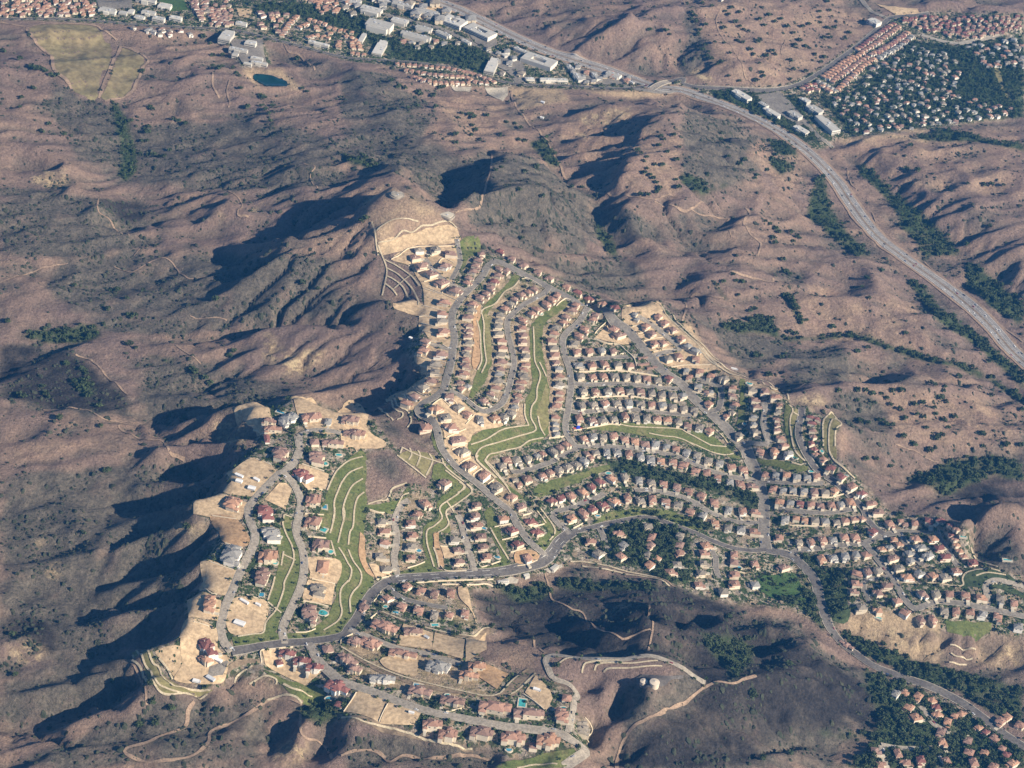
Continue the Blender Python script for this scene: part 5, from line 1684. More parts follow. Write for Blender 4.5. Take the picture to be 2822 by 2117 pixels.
def road_dir(xy, own=0):
    d2 = ((ALLROAD[:, :2] - xy) ** 2).sum(1); i = int(d2.argmin()); v = ALLROAD[i, :2] - xy
    return v / (np.linalg.norm(v) + 1e-6), math.sqrt(d2[i]) - ALLROAD[i, 2]
def road_tangent(xy):
    d2 = ((ALLROAD[:, :2] - xy) ** 2).sum(1); i = int(d2.argmin()); j = i + 1 if i + 1 < len(ALLROAD) and np.linalg.norm(ALLROAD[i + 1, :2] - ALLROAD[i, :2]) < 12 else i - 1
    t = ALLROAD[j, :2] - ALLROAD[i, :2]; t /= np.linalg.norm(t) + 1e-6
    n = np.array([-t[1], t[0]]); v = ALLROAD[i, :2] - xy
    return n if n @ v > 0 else -n

class Spot: pass
spots = []
Ls = ROWS.strip().splitlines()
for a, b in zip(Ls[::2], Ls[1::2]):
    desc, frm, big = a.split('|'); pts = parse(b); g = ground([(p[0], p[1] + 6) for p in pts])
    order = sorted(range(len(pts)), key=lambda i: pts[i][1] if frm == 'top' else pts[i][0])
    rank = {k: n for n, k in enumerate(order)}
    for i, p in enumerate(pts):
        s = Spot(); s.xyz = g[i]; s.c = p[2]; s.px = p; s.big = big == '1'; s.row = desc; s.rank = rank[i]; s.frm = frm; s.n = len(pts)
        s.dist = np.linalg.norm(g[i] - np.array([0, 0, CAM_H])); s.dir = road_tangent(g[i][:2]); spots.append(s)
# keep neighbours from running into one another: shrink where tight
XYS = np.array([s.xyz[:2] for s in spots])
for k, s in enumerate(spots):
    d = np.hypot(*(XYS - s.xyz[:2]).T); d[k] = 99; s.scale = min(1.22 if s.big else 1.0, max(.70, d.min() / 15.5)) * .91
NEAR = sorted(spots, key=lambda s: s.dist / s.scale)[:300]
near_ids = {id(s) for s in NEAR}
HOUSEXY = []      # (x, y, radius) for keeping plants off
WALLTONE = {'w': 'whitestucco', 'r': 'stucco'}
far_parts = {'roof': {}, 'wall': []}
def pad_z(s, r=6.0):
    a = np.arange(8) * math.pi / 4; return float(hmap(s.xyz[:2] + r * np.column_stack([np.cos(a), np.sin(a)])).mean()) + .5
for k, s in enumerate(spots):
    rz = math.atan2(s.dir[1], s.dir[0]) + math.pi / 2 + (((k * 31) % 19) - 9) * .009; kit = KITS[(k * k * 7 + k * 3 + len(s.row)) % len(KITS)]
    HOUSEXY.append((s.xyz[0], s.xyz[1], 9.5 * s.scale)); z = pad_z(s)
    wm = M['whitestucco'] if (s.c == 'w' or (k * 37) % 5 == 0) else M['stucco']
    if id(s) in near_ids:
        where = {'top': 'from the top', 'left': 'from the left'}[s.frm]
        t = thing('house', f"{RNAME[s.c]}-roofed house, {ordinal(s.rank)} {where}, {s.row}", 'house', (s.xyz[0], s.xyz[1], z), rz, 'houses, ' + s.row)
        t.scale = (s.scale * (.9 + .2 * ((k * 53) % 17) / 16), s.scale * (.92 + .2 * ((k * 29) % 13) / 12), s.scale * (.88 + .2 * ((k * 41) % 11) / 10)); put(kit, t, M['roof_' + s.c], wm)
    else:
        Rm = np.array([[math.cos(rz), -math.sin(rz), 0], [math.sin(rz), math.cos(rz), 0], [0, 0, 1]]) * s.scale
        for key, V, F in (('r' + s.c, kit.rv, kit.rf), ('w', kit.wv, kit.wf)):
            far_parts.setdefault(key, []).append((np.array(V) @ Rm.T + np.array([s.xyz[0], s.xyz[1], z]), F))

# estate mansions ---------------------------------------------------
def mansion_kit(seed, w, d):
    r = random.Random(seed); e = r.uniform(6.2, 7.2); bl = []
    core_w = w * r.uniform(.42, .55); cx = r.uniform(-.12, .12) * w
    bl.append((cx - core_w / 2, cx + core_w / 2, -d * .36, d * .36, e))
    bl.append((-w / 2, cx - core_w * .3, -d * .26, d * .22, e - .9)); bl.append((cx + core_w * .3, w / 2, -d * .2, d * .3, e - 1.2))
    bl.append((-w / 2 + .5, -w / 2 + w * .24, -d / 2, d * .05, 3.6)); bl.append((w / 2 - w * .26, w / 2 - .5, -d * .05, d / 2, 4.2))
    if r.random() < .7: q = r.uniform(-.2, .2) * w; bl.append((q - 2.6, q + 2.6, -d * .44, -d * .44 + 6, e + 1.6))
    if r.random() < .7: bl.append((cx - core_w * .2, cx + core_w * .24, d * .1, d * .5, e - 1.6))
    if r.random() < .6: bl.append((-w * .34, -w * .16, -d * .1, d * .46, 4.6))
    wins = [(cx + o * core_w / 4, -d * .36, 3.7, 2.2, 1.7) for o in (-1, 1)] + [(w / 2 - w * .13, -d * .05, 1.2, 2.6, 1.8)]
    return HouseKit(bl, (-w / 2 + .5 + w * .11, -d / 2, w * .13), (cx + core_w * .2, d * .1, e + 4.2), wins).meshes('m')
MANS = '''
W 920,430,t,34,20,long terracotta mansion beside the parkway curve
W 540,610,b,16,14,small brown-roofed house at the estate corner wall
W 740,630,t,26,20,terracotta mansion with a walled sand yard below the upper estate street
W 1150,770,t,36,14,long straight terracotta mansion on a walled sand lot
W 1280,490,b,24,14,brown-framed mansion beside the square vacant pad
W 1600,930,w,28,22,pale grey slate mansion beside a curved lawn
W 1990,1050,o,24,14,bright orange mansion with a walled lawn beside the grey mansion
W 2090,930,o,22,16,orange mansion at the end of the upper estate street
W 440,850,b,26,18,brown-roofed mansion left of the grey balustraded one
W 540,970,b,16,14,brown-roofed outbuilding beside the estate street
W 890,1090,w,32,13,long pale grey mansion with white walls and lawn
W 1370,1250,b,28,18,pinkish brown mansion with a looped drive
W 1780,1370,b,30,16,long brown mansion with a half-moon drive
W 330,1190,r,30,20,dark red three-winged mansion above a blue pool
W 340,1410,r,9,8,small dark red pool house in the estate corner
W 200,700,b,13,11,small pinkish house in the bend of the estate street
Z 390,590,t,40,22,huge terracotta mansion with a paved court and low orange walls
Z 960,690,b,38,16,long brown mansion with cream front and three lawns
Z 1510,720,t,22,20,terracotta mansion with a round turquoise pool
Z 1600,420,t,12,10,small terracotta guest house beside the round pool
Z 1860,950,g,22,20,taupe-roofed house at the far end of the estate
Z 170,990,b,28,22,brown-roofed mansion left of the tall hedge
Z 700,1090,t,30,18,terracotta mansion above a small turquoise pool
Z 1290,1140,o,28,22,orange unfinished mansion at the street end
Z 1040,1230,b,10,9,small brown pool house on the unfinished lot
H 590,1380,t,24,16,terracotta mansion wing right of the graded pad
H 690,1440,t,22,20,terracotta mansion with a cream court and round spa
V 1560,370,r,20,14,dark red west wing of the walled estate
V 1700,440,r,22,14,dark red middle house of the walled estate
V 1820,500,r,22,14,dark red east house of the walled estate
V 1485,445,r,8,8,small dark red pavilion on the walled sand lot
V 800,310,r,32,18,purple-brown cluster-roofed mansion on the west bluff
V 785,420,o,16,14,orange-walled wing below the purple-brown mansion
U 1220,360,w,26,26,blue-grey roofed mansion on the green belt
U 1190,640,o,24,26,peach-roofed mansion with a round pool
U 1110,890,b,32,18,brown-roofed mansion above a dark green lawn
U 740,620,w,36,28,big stepped pale grey mansion on the west bluff
U 1150,90,r,30,22,dark plum-roofed mansion beside the bare pad
U 450,1240,o,30,18,orange and pink mansion under construction on the west bluff
U 1760,200,t,20,26,terracotta mansion with a square pool
U 1860,500,b,22,24,brown-roofed mansion with a small turquoise pool
U 1890,760,o,14,24,orange timber-framed mansion on a bare lot
U 1820,1070,g,22,22,taupe-roofed mansion between two cream walls
U 1720,1350,b,26,22,brown-roofed mansion with a turquoise kidney pool
U 1770,1440,b,18,9,low pink wing in front of the kidney pool mansion
T 560,1440,o,24,24,bright orange mansion on the northern west bluff
T 1560,345,t,28,20,terracotta courtyard mansion on the top pad
T 1270,370,w,30,22,white and grey mansion with many small roofs
T 1020,400,b,20,12,brown-roofed bluff mansion, upper wing
T 1070,500,t,24,14,terracotta bluff mansion, lower wing
T 1160,810,b,26,24,pinkish brown mansion among round lawns
T 1620,860,b,24,24,pinkish brown mansion beside a round turquoise pool
T 1830,670,b,30,14,brown-roofed mansion with an oval pool behind it
T 1600,650,b,13,11,small brown-roofed house left of the oval pool mansion
T 1440,1080,r,26,22,dark brown unfinished estate on a walled sand lot
T 1580,1400,t,20,26,terracotta mansion with a dark square pool
T 2050,380,b,24,20,brown-roofed mansion on the northern sand pad
T 2130,550,t,24,18,terracotta mansion above a tan lot
T 990,610,r,18,6,low dark red garage under the bluff mansion
T 1770,390,w,9,12,small dark grey shed under construction beside the courtyard mansion
E 70,1160,b,24,14,brown-roofed mansion beside the round sand pad
'''
MAN = []
for i, ln in enumerate(MANS.strip().splitlines()):
    t_, rest = ln.split(' ', 1); a = rest.split(','); lab = ','.join(a[5:]); g = ground([pix(f'{t_} {float(a[0])},{float(a[1]) + 10}')[0]])[0]
    w_, d_ = float(a[3]), float(a[4]); s = Spot(); s.xyz = g; s.dir = road_tangent(g[:2])
    rz = math.atan2(s.dir[1], s.dir[0]) + math.pi / 2
    if w_ > 19 and d_ < 18 or d_ > w_: rz = 0.06 - .2 * (i % 3 == 0)       # long fronts face the viewer's side of the valley
    z = pad_z(s, min(w_, d_) / 2); t = thing('mansion' if w_ > 14 else 'pool_house' if 'pool house' in lab else 'house', lab, 'mansion' if w_ > 14 else 'house', (g[0], g[1], z), rz, 'estate mansions' if w_ > 14 else 'small estate houses')
    kit = mansion_kit(500 + i, w_, d_) if w_ > 14 and d_ > 8 else HouseKit([(-w_ / 2, w_ / 2, -d_ / 2, d_ / 2, 3.4), (-w_ * .2, w_ * .35, -d_ / 2 - 1.2, d_ * .2, 3.0)], (w_ * .1, -d_ / 2 - 1.2, 2.4), (-w_ * .3, 0, 5.4), [(-w_ * .33, -d_ / 2, 1, 1.6, 1.3)]).meshes('s')
    put(kit, t, M['roof_' + a[2]], M['whitestucco'] if a[2] in 'wr' else M['stucco'])
    HOUSEXY.append((g[0], g[1], .42 * max(w_, d_))); MAN.append((g, w_, d_))
# ------------------------------------------------------------------ town in the distance
TOWN = '''
t 9 Y 1540,570 1900,600 2030,612 2200,650
t 9 Y 1620,620 1860,662 2130,682
t 9 Y 1690,680 1850,720 2190,735
t 9 B 770,470 860,490 930,515 990,542
t 9 B 800,505 870,540 960,548
o 9 Y 555,330 590,270 630,212 690,152
o 9 Y 780,178 860,200 935,225
o 9 Y 950,252 1060,275 1170,295
o 9 Y 700,255 780,222
o 9 Y 770,345 850,322 920,330 990,352
o 9 Y 1055,365 1045,440
o 9 Y 1100,322 1180,350 1225,400 1245,450
o 9 Y 1160,372 1180,430
o 9 Y 1150,472 1290,490
o 9 Y 850,235 872,288
o 9 Y 960,300 1020,312
b 11 Y 360,112 390,150 420,170
b 11 Y 360,210 395,255
b 11 Y 440,140 520,135
b 11 Y 450,180 500,175
b 11 Y 570,140 620,145
b 11 Y 520,185 600,190
b 11 Y 480,235 560,240
b 11 Y 500,285 540,290
o 10 X 145,25 160,70 172,115
t 10 X 270,60 310,65 350,125
t 10 X 415,45 422,95 432,142
o 10 X 535,50 560,95 582,142
t 10 X 608,60 640,90 660,135
o 10 X 735,25 765,80 805,150
t 10 X 90,12 300,8 520,10 750,12
t 10 X 0,85 25,125
b 10 X 1670,30 1715,100 1762,185
g 10 X 1775,30 1800,120
t 10 X 1835,80 1872,205
b 10 X 1892,90 1922,205
b 10 X 1962,120 1972,232
o 10 Y 640,5 760,12 860,35
t 10 Y 900,10 960,40
r 10 C 1375,160 1290,215 1200,280 1130,330
t 10 C 1410,180 1330,235 1240,300 1160,345
b 10 C 1460,215 1380,275 1290,330 1210,370
r 10 C 1440,240 1340,310 1265,355
o 10 C 1110,370 1020,430 940,490 900,515
o 10 C 1170,350 1080,415 990,480 930,525
t 10 C 1200,375 1110,440 1020,500 960,550
o 10 C 1245,385 1150,455 1070,530 1010,590
w 10 C 1490,240 1400,315 1330,350 1270,385
r 10 C 770,590 820,560 860,560
r 10 C 800,600 850,585 905,600
w 9 C 870,530 930,560 990,600
w 9 C 900,560 960,600
b 11 H 130,620 150,640
'''
fl = []
def add_far(xy, rz, col, sc, kit, white=False):
    Rm = np.array([[math.cos(rz), -math.sin(rz), 0], [math.sin(rz), math.cos(rz), 0], [0, 0, 1]]) * sc
    z = float(hmap(np.array(xy))) + .4; T = np.array([xy[0], xy[1], z])
    far_parts.setdefault('r' + col, []).append((np.array(kit.rv) @ Rm.T + T, kit.rf))
    far_parts.setdefault('ww' if white else 'w', []).append((np.array(kit.wv) @ Rm.T + T, kit.wf))
    HOUSEXY.append((xy[0], xy[1], 8 * sc))
ri = random.Random(5)
for ln in TOWN.strip().splitlines():
    c, sp, s = ln.split(' ', 2); L = smooth_line(G(s)[:, :2], 1.0); sp = float(sp)
    cum = np.concatenate([[0], np.cumsum(np.linalg.norm(np.diff(L, axis=0), axis=1))])
    for d in np.arange(sp / 2, cum[-1] + 1, sp * 1.25):
        i = min(int(np.searchsorted(cum, d)), len(L) - 2); t = L[i + 1] - L[i]
        add_far(L[i], math.atan2(t[1], t[0]) + math.pi * (ri.random() < .5), c if ri.random() < .8 else ri.choice('tbo'), sp / 13.0, KITS[ri.randrange(10)], ri.random() < .3)
def scatter(poly, n, seed, mind):
    P = np.array(pix(poly)); r = np.random.default_rng(seed); lo, hi = P.min(0), P.max(0); out = []
    Q = r.uniform(lo, hi, (n * 6, 2)); Q = Q[pip(Q[:, 0], Q[:, 1], P)][:n * 2]; g = ground(Q)[:, :2]
    for q in g:
        if all((q[0] - o[0]) ** 2 + (q[1] - o[1]) ** 2 > mind ** 2 for o in out): out.append(q)
        if len(out) >= n: break
    return out
for q in scatter('C 1400,130 1620,110 2209,115 2209,190 1900,255 1780,245 1640,225 1540,190', 150, 3, 10): add_far(q, ri.uniform(-.5, .5), ri.choice('rtbrt'), .72, KITS[ri.randrange(10)])
for q in scatter('C 1130,570 1250,430 1480,290 1700,330 1800,420 1760,620 2150,720 2100,760 1650,820 1500,840 1120,870 1060,800 960,650', 250, 4, 13): add_far(q, ri.uniform(0, 6.3), ri.choice('wwggtb'), ri.uniform(.6, .85), KITS[ri.randrange(10)], True)
for q in scatter('C 1830,310 2209,250 2209,460 2060,440 1950,440', 45, 6, 14): add_far(q, ri.uniform(0, 6.3), ri.choice('wwgt'), ri.uniform(.7, .95), KITS[ri.randrange(10)], True)
for q in scatter('A 850,185 1200,200 1250,230 1050,235 900,215', 14, 7, 12): add_far(q, ri.uniform(0, 6.3), ri.choice('wgb'), .7, KITS[ri.randrange(10)], True)
for q in scatter('B 0,0 240,90 200,130 0,90', 16, 8, 20): add_far(q, .3, ri.choice('wwgo'), 1.1, KITS[ri.randrange(10)], True)

for poly, n_, sd, md, sc_, cs in (('A 0,0 620,0 620,105 0,118', 55, 31, 11, .75, 'ttob'), ('A 1220,0 1500,0 1500,175 1330,175', 36, 32, 11, .75, 'bbgt'), ('B 0,0 560,0 900,150 700,170 300,60', 18, 33, 24, 1.5, 'wwg'),
        ('B 1460,440 1600,440 1900,520 1850,545 1560,545', 16, 34, 14, .9, 'wwt'), ('B 930,330 1100,330 1180,500 1000,500', 10, 35, 16, .9, 'wg'), ('B 380,260 800,270 800,300 400,330', 12, 36, 16, .9, 'wgt'), ('A 2000,0 2209,0 2209,90 2050,90', 20, 37, 10, .8, 'to')):
    for q in scatter(poly, n_, sd, md): add_far(q, ri.uniform(-.4, .4), ri.choice(cs), sc_ * ri.uniform(.8, 1.15), KITS[ri.randrange(10)], ri.random() < .5)
MATS_F = {'w': M['stucco'], 'ww': M['whitestucco']}; MATS_F.update({'r' + c: M['roof_' + c] for c in ROOFS})
V, F, MI, slots, base = [], [], [], [], 0
for key, lst in far_parts.items():
    if key not in MATS_F or not lst: continue
    slots.append(MATS_F[key])
    for v, f in lst:
        V.append(v); F += [tuple(i + base for i in q) for q in f]; MI += [len(slots) - 1] * len(f); base += len(v)
V = np.vstack(V); me = bpy.data.meshes.new('distant_houses'); me.from_pydata(V.tolist(), [], F)
for m in slots: me.materials.append(m)
me.polygons.foreach_set('material_index', MI)
o = bpy.data.objects.new('distant_houses', me); COL.objects.link(o)
tag(o, 'hundreds of small tile-roofed houses in the far terraces and the town', 'houses', kind='stuff')

OFFICES = '''
Y 1160,20,42,22,8,pale low office building at the top edge beside the park
Y 1330,110,44,26,9,white office building left of the long business road
Y 1610,55,42,18,9,white office block at the top, upper one by the business road
Y 1820,125,52,20,9,long white office block beside the bare tan lot
Y 1440,15,40,14,8,pale office row at the very top of the business park
Y 1400,255,52,36,13,big square white office building with a recessed grey roof
Y 1580,200,34,22,7,low grey-roofed office between square block and business road
Y 1790,265,34,18,7,small grey office above the scalloped white building
Y 1720,335,62,16,9,long scalloped white office block in front of the dark trees
Y 1960,310,34,12,7,pale curved office with red-topped annex
Y 2055,205,46,34,9,white office building with a triangular courtyard by the freeway
Y 2160,375,22,9,6,small pale office beside the parking field
B 900,215,62,32,9,large white office building with two rooftop wells near the freeway
B 975,435,20,62,8,long pale shop block with red end roof
B 1060,362,14,12,5,small white kiosk building above the shop car park
B 1160,332,30,10,6,cream shop strip beside the freeway embankment
B 1280,405,66,36,9,big pale-roofed store beside the freeway
B 1480,442,20,10,5,small white shop at the corner of the side street
B 1340,522,34,12,6,red-roofed shops on the frontage road
B 1430,525,22,12,6,pale shops right of the red-roofed ones
B 1220,518,18,12,6,beige shop left of the red-roofed ones
B 1535,505,34,14,6,white motel block nearest the side street
B 1650,502,30,10,6,white motel block with a red edge
B 1760,495,30,18,7,cream hotel block beside the ramp
B 1870,535,18,8,5,small cream station building near the ramp
C 250,0,10,8,4,tiny pale shed on the top hillside
C 385,628,44,18,8,white office building, first in the freeway triangle
C 525,690,22,12,8,white office building, second in the freeway triangle
C 580,740,40,14,8,white office with dark glass stripe in the freeway triangle
C 730,755,30,18,8,pale warehouse left of the diagonal road
C 770,850,34,16,7,white warehouse at the tip of the triangle
C 795,662,20,16,8,small white office right of the diagonal road
C 858,722,34,20,9,white office block, middle one right of the diagonal road
C 935,815,20,64,9,long white-ended warehouse right of the diagonal road
C 1245,150,26,22,8,grey industrial shed in the top canyon
A 1470,245,24,42,9,long grey-roofed warehouse with a white front
A 1625,290,22,18,8,grey-roofed warehouse beside the wide road
A 1545,330,36,12,7,white-fronted shed row in the yard
A 1525,360,12,10,6,small white shed at the yard edge
A 1665,385,24,11,6,white shed, upper of the lower pair
A 1605,417,16,8,5,pale shed by the pond bank, left one
A 1680,415,32,10,6,long pale shed by the pond bank, right one
A 1140,128,24,14,8,white two-storey block on the school street
A 700,75,34,18,7,grey school building at the left of the school yard
A 800,90,16,14,6,pale school classroom block, left of centre
A 850,82,12,18,6,pale school classroom block, centre
A 905,118,20,14,6,pale school classroom block, right of centre
A 965,90,28,14,7,fan-shaped pale school hall
A 1030,132,24,14,8,cream school gymnasium by the road
A 950,12,40,16,9,large pale school building beside the sports field
A 1070,45,26,20,6,flat pale school building left of the green field
A 1565,160,22,12,7,white building beside the tree row
Y 880,395,42,10,7,long white building below the orange condominiums
Y 1415,425,20,62,6,long tan parking structure beside the park road
Y 1260,335,10,40,5,narrow grey parking roof beside the tan structure
H 1050,455,16,7,4,pale pump house on the first concrete apron
H 1380,362,14,7,4,pale pump house on the second concrete apron
H 1200,412,9,6,4,small pale pump house below the parkway
'''
def office_kit(w, d, h, seed):
    r = random.Random(seed); V, F = [], []
    if w > 40 and d > 30 and seed % 2 == 0:
        box(V, F, -w / 2, w / 2, -d / 2, -d * .12, -3, h); box(V, F, -w / 2, -w * .22, -d * .12, d / 2, -3, h - .02); box(V, F, w * .22, w / 2, -d * .12, d / 2, -3, h - .01); box(V, F, -w * .22, w * .22, d * .2, d / 2, -3, h - .03)
        tops = [(-w / 2, w / 2, -d / 2, -d * .12), (-w / 2, -w * .22, -d * .12, d / 2), (w * .22, w / 2, -d * .12, d / 2), (-w * .22, w * .22, d * .2, d / 2)]
    else:
        a = r.uniform(.3, .7); box(V, F, -w / 2, w / 2, -d / 2, d / 2 * a, -3, h); box(V, F, -w / 2 + w * .08, w / 2 - w * .1, d / 2 * a, d / 2, -3, h - .8)
        if w > 25: box(V, F, -w * .2, w * .12, -d / 2 - 2, -d / 2, -3, h - 1.2)
        tops = [(-w / 2, w / 2, -d / 2, d / 2 * a), (-w / 2 + w * .08, w / 2 - w * .1, d / 2 * a, d / 2)]
    RV, RF = [], []
    for i, (x0, x1, y0, y1) in enumerate(tops):
        zt = h + (.02 if i == 0 else -.78 if len(tops) == 2 else .03 + .01 * i)
        box(RV, RF, x0 + .5, x1 - .5, y0 + .5, y1 - .5, zt, zt + .25)
    UV, UF = [], []
    for _ in range(2 + int(w / 18)):
        x = r.uniform(-.35, .35) * w; y = r.uniform(-.38, -.0) * d; q = r.uniform(.9, 2.2); v, f = [], []; box(v, f, x - q, x + q, y - q * .7, y + q * .7, h + .2 - .01 * _, h + 1.4 + .03 * _); UV.append((v, f))
    GV, GF = [], []
    for k in range(max(1, int(h / 4))):
        box(GV, GF, -w / 2 + .8, w / 2 - .8, -d / 2 - .06 - (2 if w > 25 and False else 0), -d / 2 + .1, 1.1 + 3.4 * k, 2.5 + 3.4 * k, True)
    return (V, F), (RV, RF), (UV, UF), (GV, GF)
for i, ln in enumerate(OFFICES.strip().splitlines()):
    t_, rest = ln.split(' ', 1); a = rest.split(','); lab = ','.join(a[5:]); w_, d_, h_ = map(float, a[2:5])
    g = ground([pix(f'{t_} {a[0]},{float(a[1]) + 6}')[0]])[0]; n = road_tangent(g[:2]); rz = math.atan2(n[1], n[0]) + math.pi / 2
    if d_ > w_ or t_ in 'AX': rz = -.12 if t_ != 'C' else .55
    if t_ == 'C' and w_ > d_: rz = -.75
    small = w_ < 17
    t = thing('shed' if 'shed' in lab else 'pump_house' if 'pump' in lab else 'commercial_building', lab, 'building', g, rz, 'commercial buildings of the valley town')
    k = office_kit(w_, d_, h_, i)
    link_mesh('wall', *k[0], M['office'], t); r_ = link_mesh('roof', *k[1], M['flatroof'], t)
    if not small:
        for u_ in k[2][0]: link_mesh('rooftop_unit', *u_, M['metal'], r_)
    link_mesh('window_band', *k[3], M['glass'], t); HOUSEXY.append((g[0], g[1], max(w_, d_) * .5))
# ------------------------------------------------------------------ trees and brush
HX = np.array(HOUSEXY)
PADS = ('graded_lot', 'car_park', 'pond', 'debris_basin', 'concrete_apron', 'sports_field', 'hillside_field')
padpoly = [np.array(pix(b)) for a, b in zip(SHEETS.strip().splitlines()[::2], SHEETS.strip().splitlines()[1::2]) if a.split()[0] in PADS]
greenpoly = [np.array(pix(b)) for a, b in zip(SHEETS.strip().splitlines()[::2], SHEETS.strip().splitlines()[1::2]) if a.split()[1] in ('green', 'olive')]
def clear(xy, road=1.5, house=.0, pads=True):
    ok = np.ones(len(xy), bool)
    for a in range(0, len(xy), 3000):
        q = xy[a:a + 3000]
        d = np.sqrt(((q[:, None] - ALLROAD[None, :, :2]) ** 2).sum(-1)) - ALLROAD[None, :, 2]; ok[a:a + 3000] &= d.min(1) > road
        if house is not None:
            d = np.hypot(q[:, None, 0] - HX[None, :, 0], q[:, None, 1] - HX[None, :, 1]) - HX[None, :, 2]; ok[a:a + 3000] &= d.min(1) > house
    if pads:
        p = project(np.column_stack([xy, hmap(xy)]))
        for P in padpoly: ok &= ~pip(p[:, 0], p[:, 1], P)
    return ok
def at_mask(m, xy):
    ix = np.clip(((xy[:, 0] - X0) / DX).round().astype(int), 0, NX - 1); iy = np.clip(((xy[:, 1] - Y0) / DX).round().astype(int), 0, NY - 1); return m[iy, ix]
def jgrid(sp, seed):
    r = np.random.default_rng(seed); x = np.arange(X0 + 60, X1 - 60, sp); y = np.arange(Y0 + 60, Y1 - 60, sp); XX, YY = np.meshgrid(x, y)
    q = np.column_stack([XX.ravel(), YY.ravel()]); return q + r.uniform(-.5, .5, q.shape) * sp
def inview(xy, m=60):
    p = project(np.column_stack([xy, hmap(xy)])); return (p[:, 0] > -m) & (p[:, 0] < W0 + m) & (p[:, 1] > -m) & (p[:, 1] < H0 + m)

OAKS = '''
F 270,460 300,460 345,480 370,430 390,490 430,470 460,470 490,480 520,440 510,400 585,410 590,470 440,360 470,350 490,400 680,260 700,280 720,300 730,330 740,350 755,380 765,400 765,425 765,440 805,420 700,500 740,510 970,470 1285,100 1445,510 1195,150 1210,280 1165,205 350,165 390,175 360,260 265,170 330,125 670,110 700,120 1205,600 1130,630 1010,880 1130,880 1190,880 1230,900 1290,900 1320,930 1360,880 1420,880 1350,970 1410,1000 1130,940 1240,960 1300,1070 1270,1070 1320,1100 1360,1100 1150,1080 1200,1090 1440,1060 1500,970 1560,960 1520,1030 1560,1050 1630,990 1640,1030 1690,880 1670,930 1710,950 1690,1070 1720,1120 1650,1190 1680,1170 1580,1120 1500,1230 1600,1270 1430,1180 1190,1320 1255,1320 1350,1370 2100,1230 2190,1230 1950,1240 1940,1160 1760,1050 1980,690 2060,660 1610,830 1640,840 1700,850 1790,790 2000,910 2200,1000 480,640 470,660 510,650 640,660 670,640 690,660 560,780 650,30
C 30,30 60,90 90,150 60,130 80,110 130,30 190,45 110,200 150,170 100,230 210,280 270,190 250,155 320,60 370,90 270,285 150,300 130,330 170,340 160,370 190,390 230,420 250,410 310,350 360,270 390,280 280,80 300,100 340,150 370,180 400,200 430,210 440,330 460,360 500,270 490,280 500,130 560,105 600,150 640,130 530,170 580,340 600,360 540,370 500,415 525,500 515,480 480,530 700,520 720,460 800,470 700,400 730,300 940,20 890,80 950,75 890,120 970,115 895,155 980,190 940,190 950,230 920,250 960,250 780,180 820,165 860,360 920,380 900,410 1080,220 1050,260 300,500 370,530 245,870 250,915 400,1045 370,1070 300,1020 580,1040 600,1010 640,1080 660,1060 680,1090 630,1110 650,1120 720,1065 450,1110 470,1160 480,1140 550,1110 40,1140 120,1180 100,1210 160,1140 540,1440 570,1460 600,1490 620,1510 590,1550 600,1580 740,1540 720,1570 700,1510 760,1550 1480,950 1520,1110 1450,1105 2010,1355 1990,1470 1525,1550 1720,1530 1840,1590 680,180 720,220 760,270 800,310 1850,1195 1950,1205 2000,1205 2080,1205
B 370,570 410,580 330,530 380,560 500,600 520,620 490,610 590,630 600,620 610,700 640,580 660,575 780,740 760,770 830,750 850,745 940,755 860,770 1070,800 1125,810 1165,835 870,850 840,880 850,820 900,910 740,875 740,935 1030,880 1150,915 1190,920 430,705 490,690 1105,1440 2070,890 2090,910 2150,885 2060,950 2110,990 2190,960 1920,980 1940,1000 1980,1025 1960,1050 1980,1100 1960,1130 2000,1140 2020,1160 2170,1045 2080,1075 2030,1075 2040,1190 2060,1230 2040,1250 2190,1220 2170,1170 1940,1270 1985,1270 130,1440 160,1420 1000,1110 1040,1090 1150,1240 1300,1280 1170,1550 1250,1470 1490,1220 2000,200 2100,205 2130,230 1560,1220 1260,1090 1190,1120
A 215,580 200,440 230,450 250,450 275,460 300,470 330,490 350,500 370,495 270,860 410,880 320,810 970,700 990,715 940,840 960,860 960,830 1130,780 1160,790 1200,810 1100,980 920,470 1410,450 1440,440 1380,430 1380,370 1440,370 1360,290 1310,240 1320,250 1600,700 1690,690 1760,690 1700,640 1680,620 1720,640 1560,580 1545,500 1510,450 1530,480 1920,390 960,1010 1000,1010 1030,1020 1060,1020 910,1000 920,920 950,920 850,790 140,640 130,700 20,340 130,390 1720,720 1740,740 1750,790 1960,580 1990,600
D 850,380 880,390 850,400 830,385 430,710 550,750 560,770 530,740 570,800 590,840 560,880 500,850 480,820 1515,625 1480,650 1190,1065 385,1060 650,1105 820,280 720,230 760,230 1960,180 2060,220 1400,290 930,230 480,200 700,350 840,580 880,600 670,450 300,900 320,920 280,850 120,900 150,920 1240,740 1260,760 1330,800 1360,830 690,1400 640,980 50,430
G 80,795 100,1060 985,1240 1400,1290 900,1390 1110,1280 970,1120 1210,105 540,140 1000,1380
I 680,580 700,570 650,570 1200,860 1300,860 840,560 300,690 460,1200 450,1180 700,1570 520,1600 690,990 420,830
H 1400,1000 1040,490 1000,490 1100,500 1290,480 980,740
'''
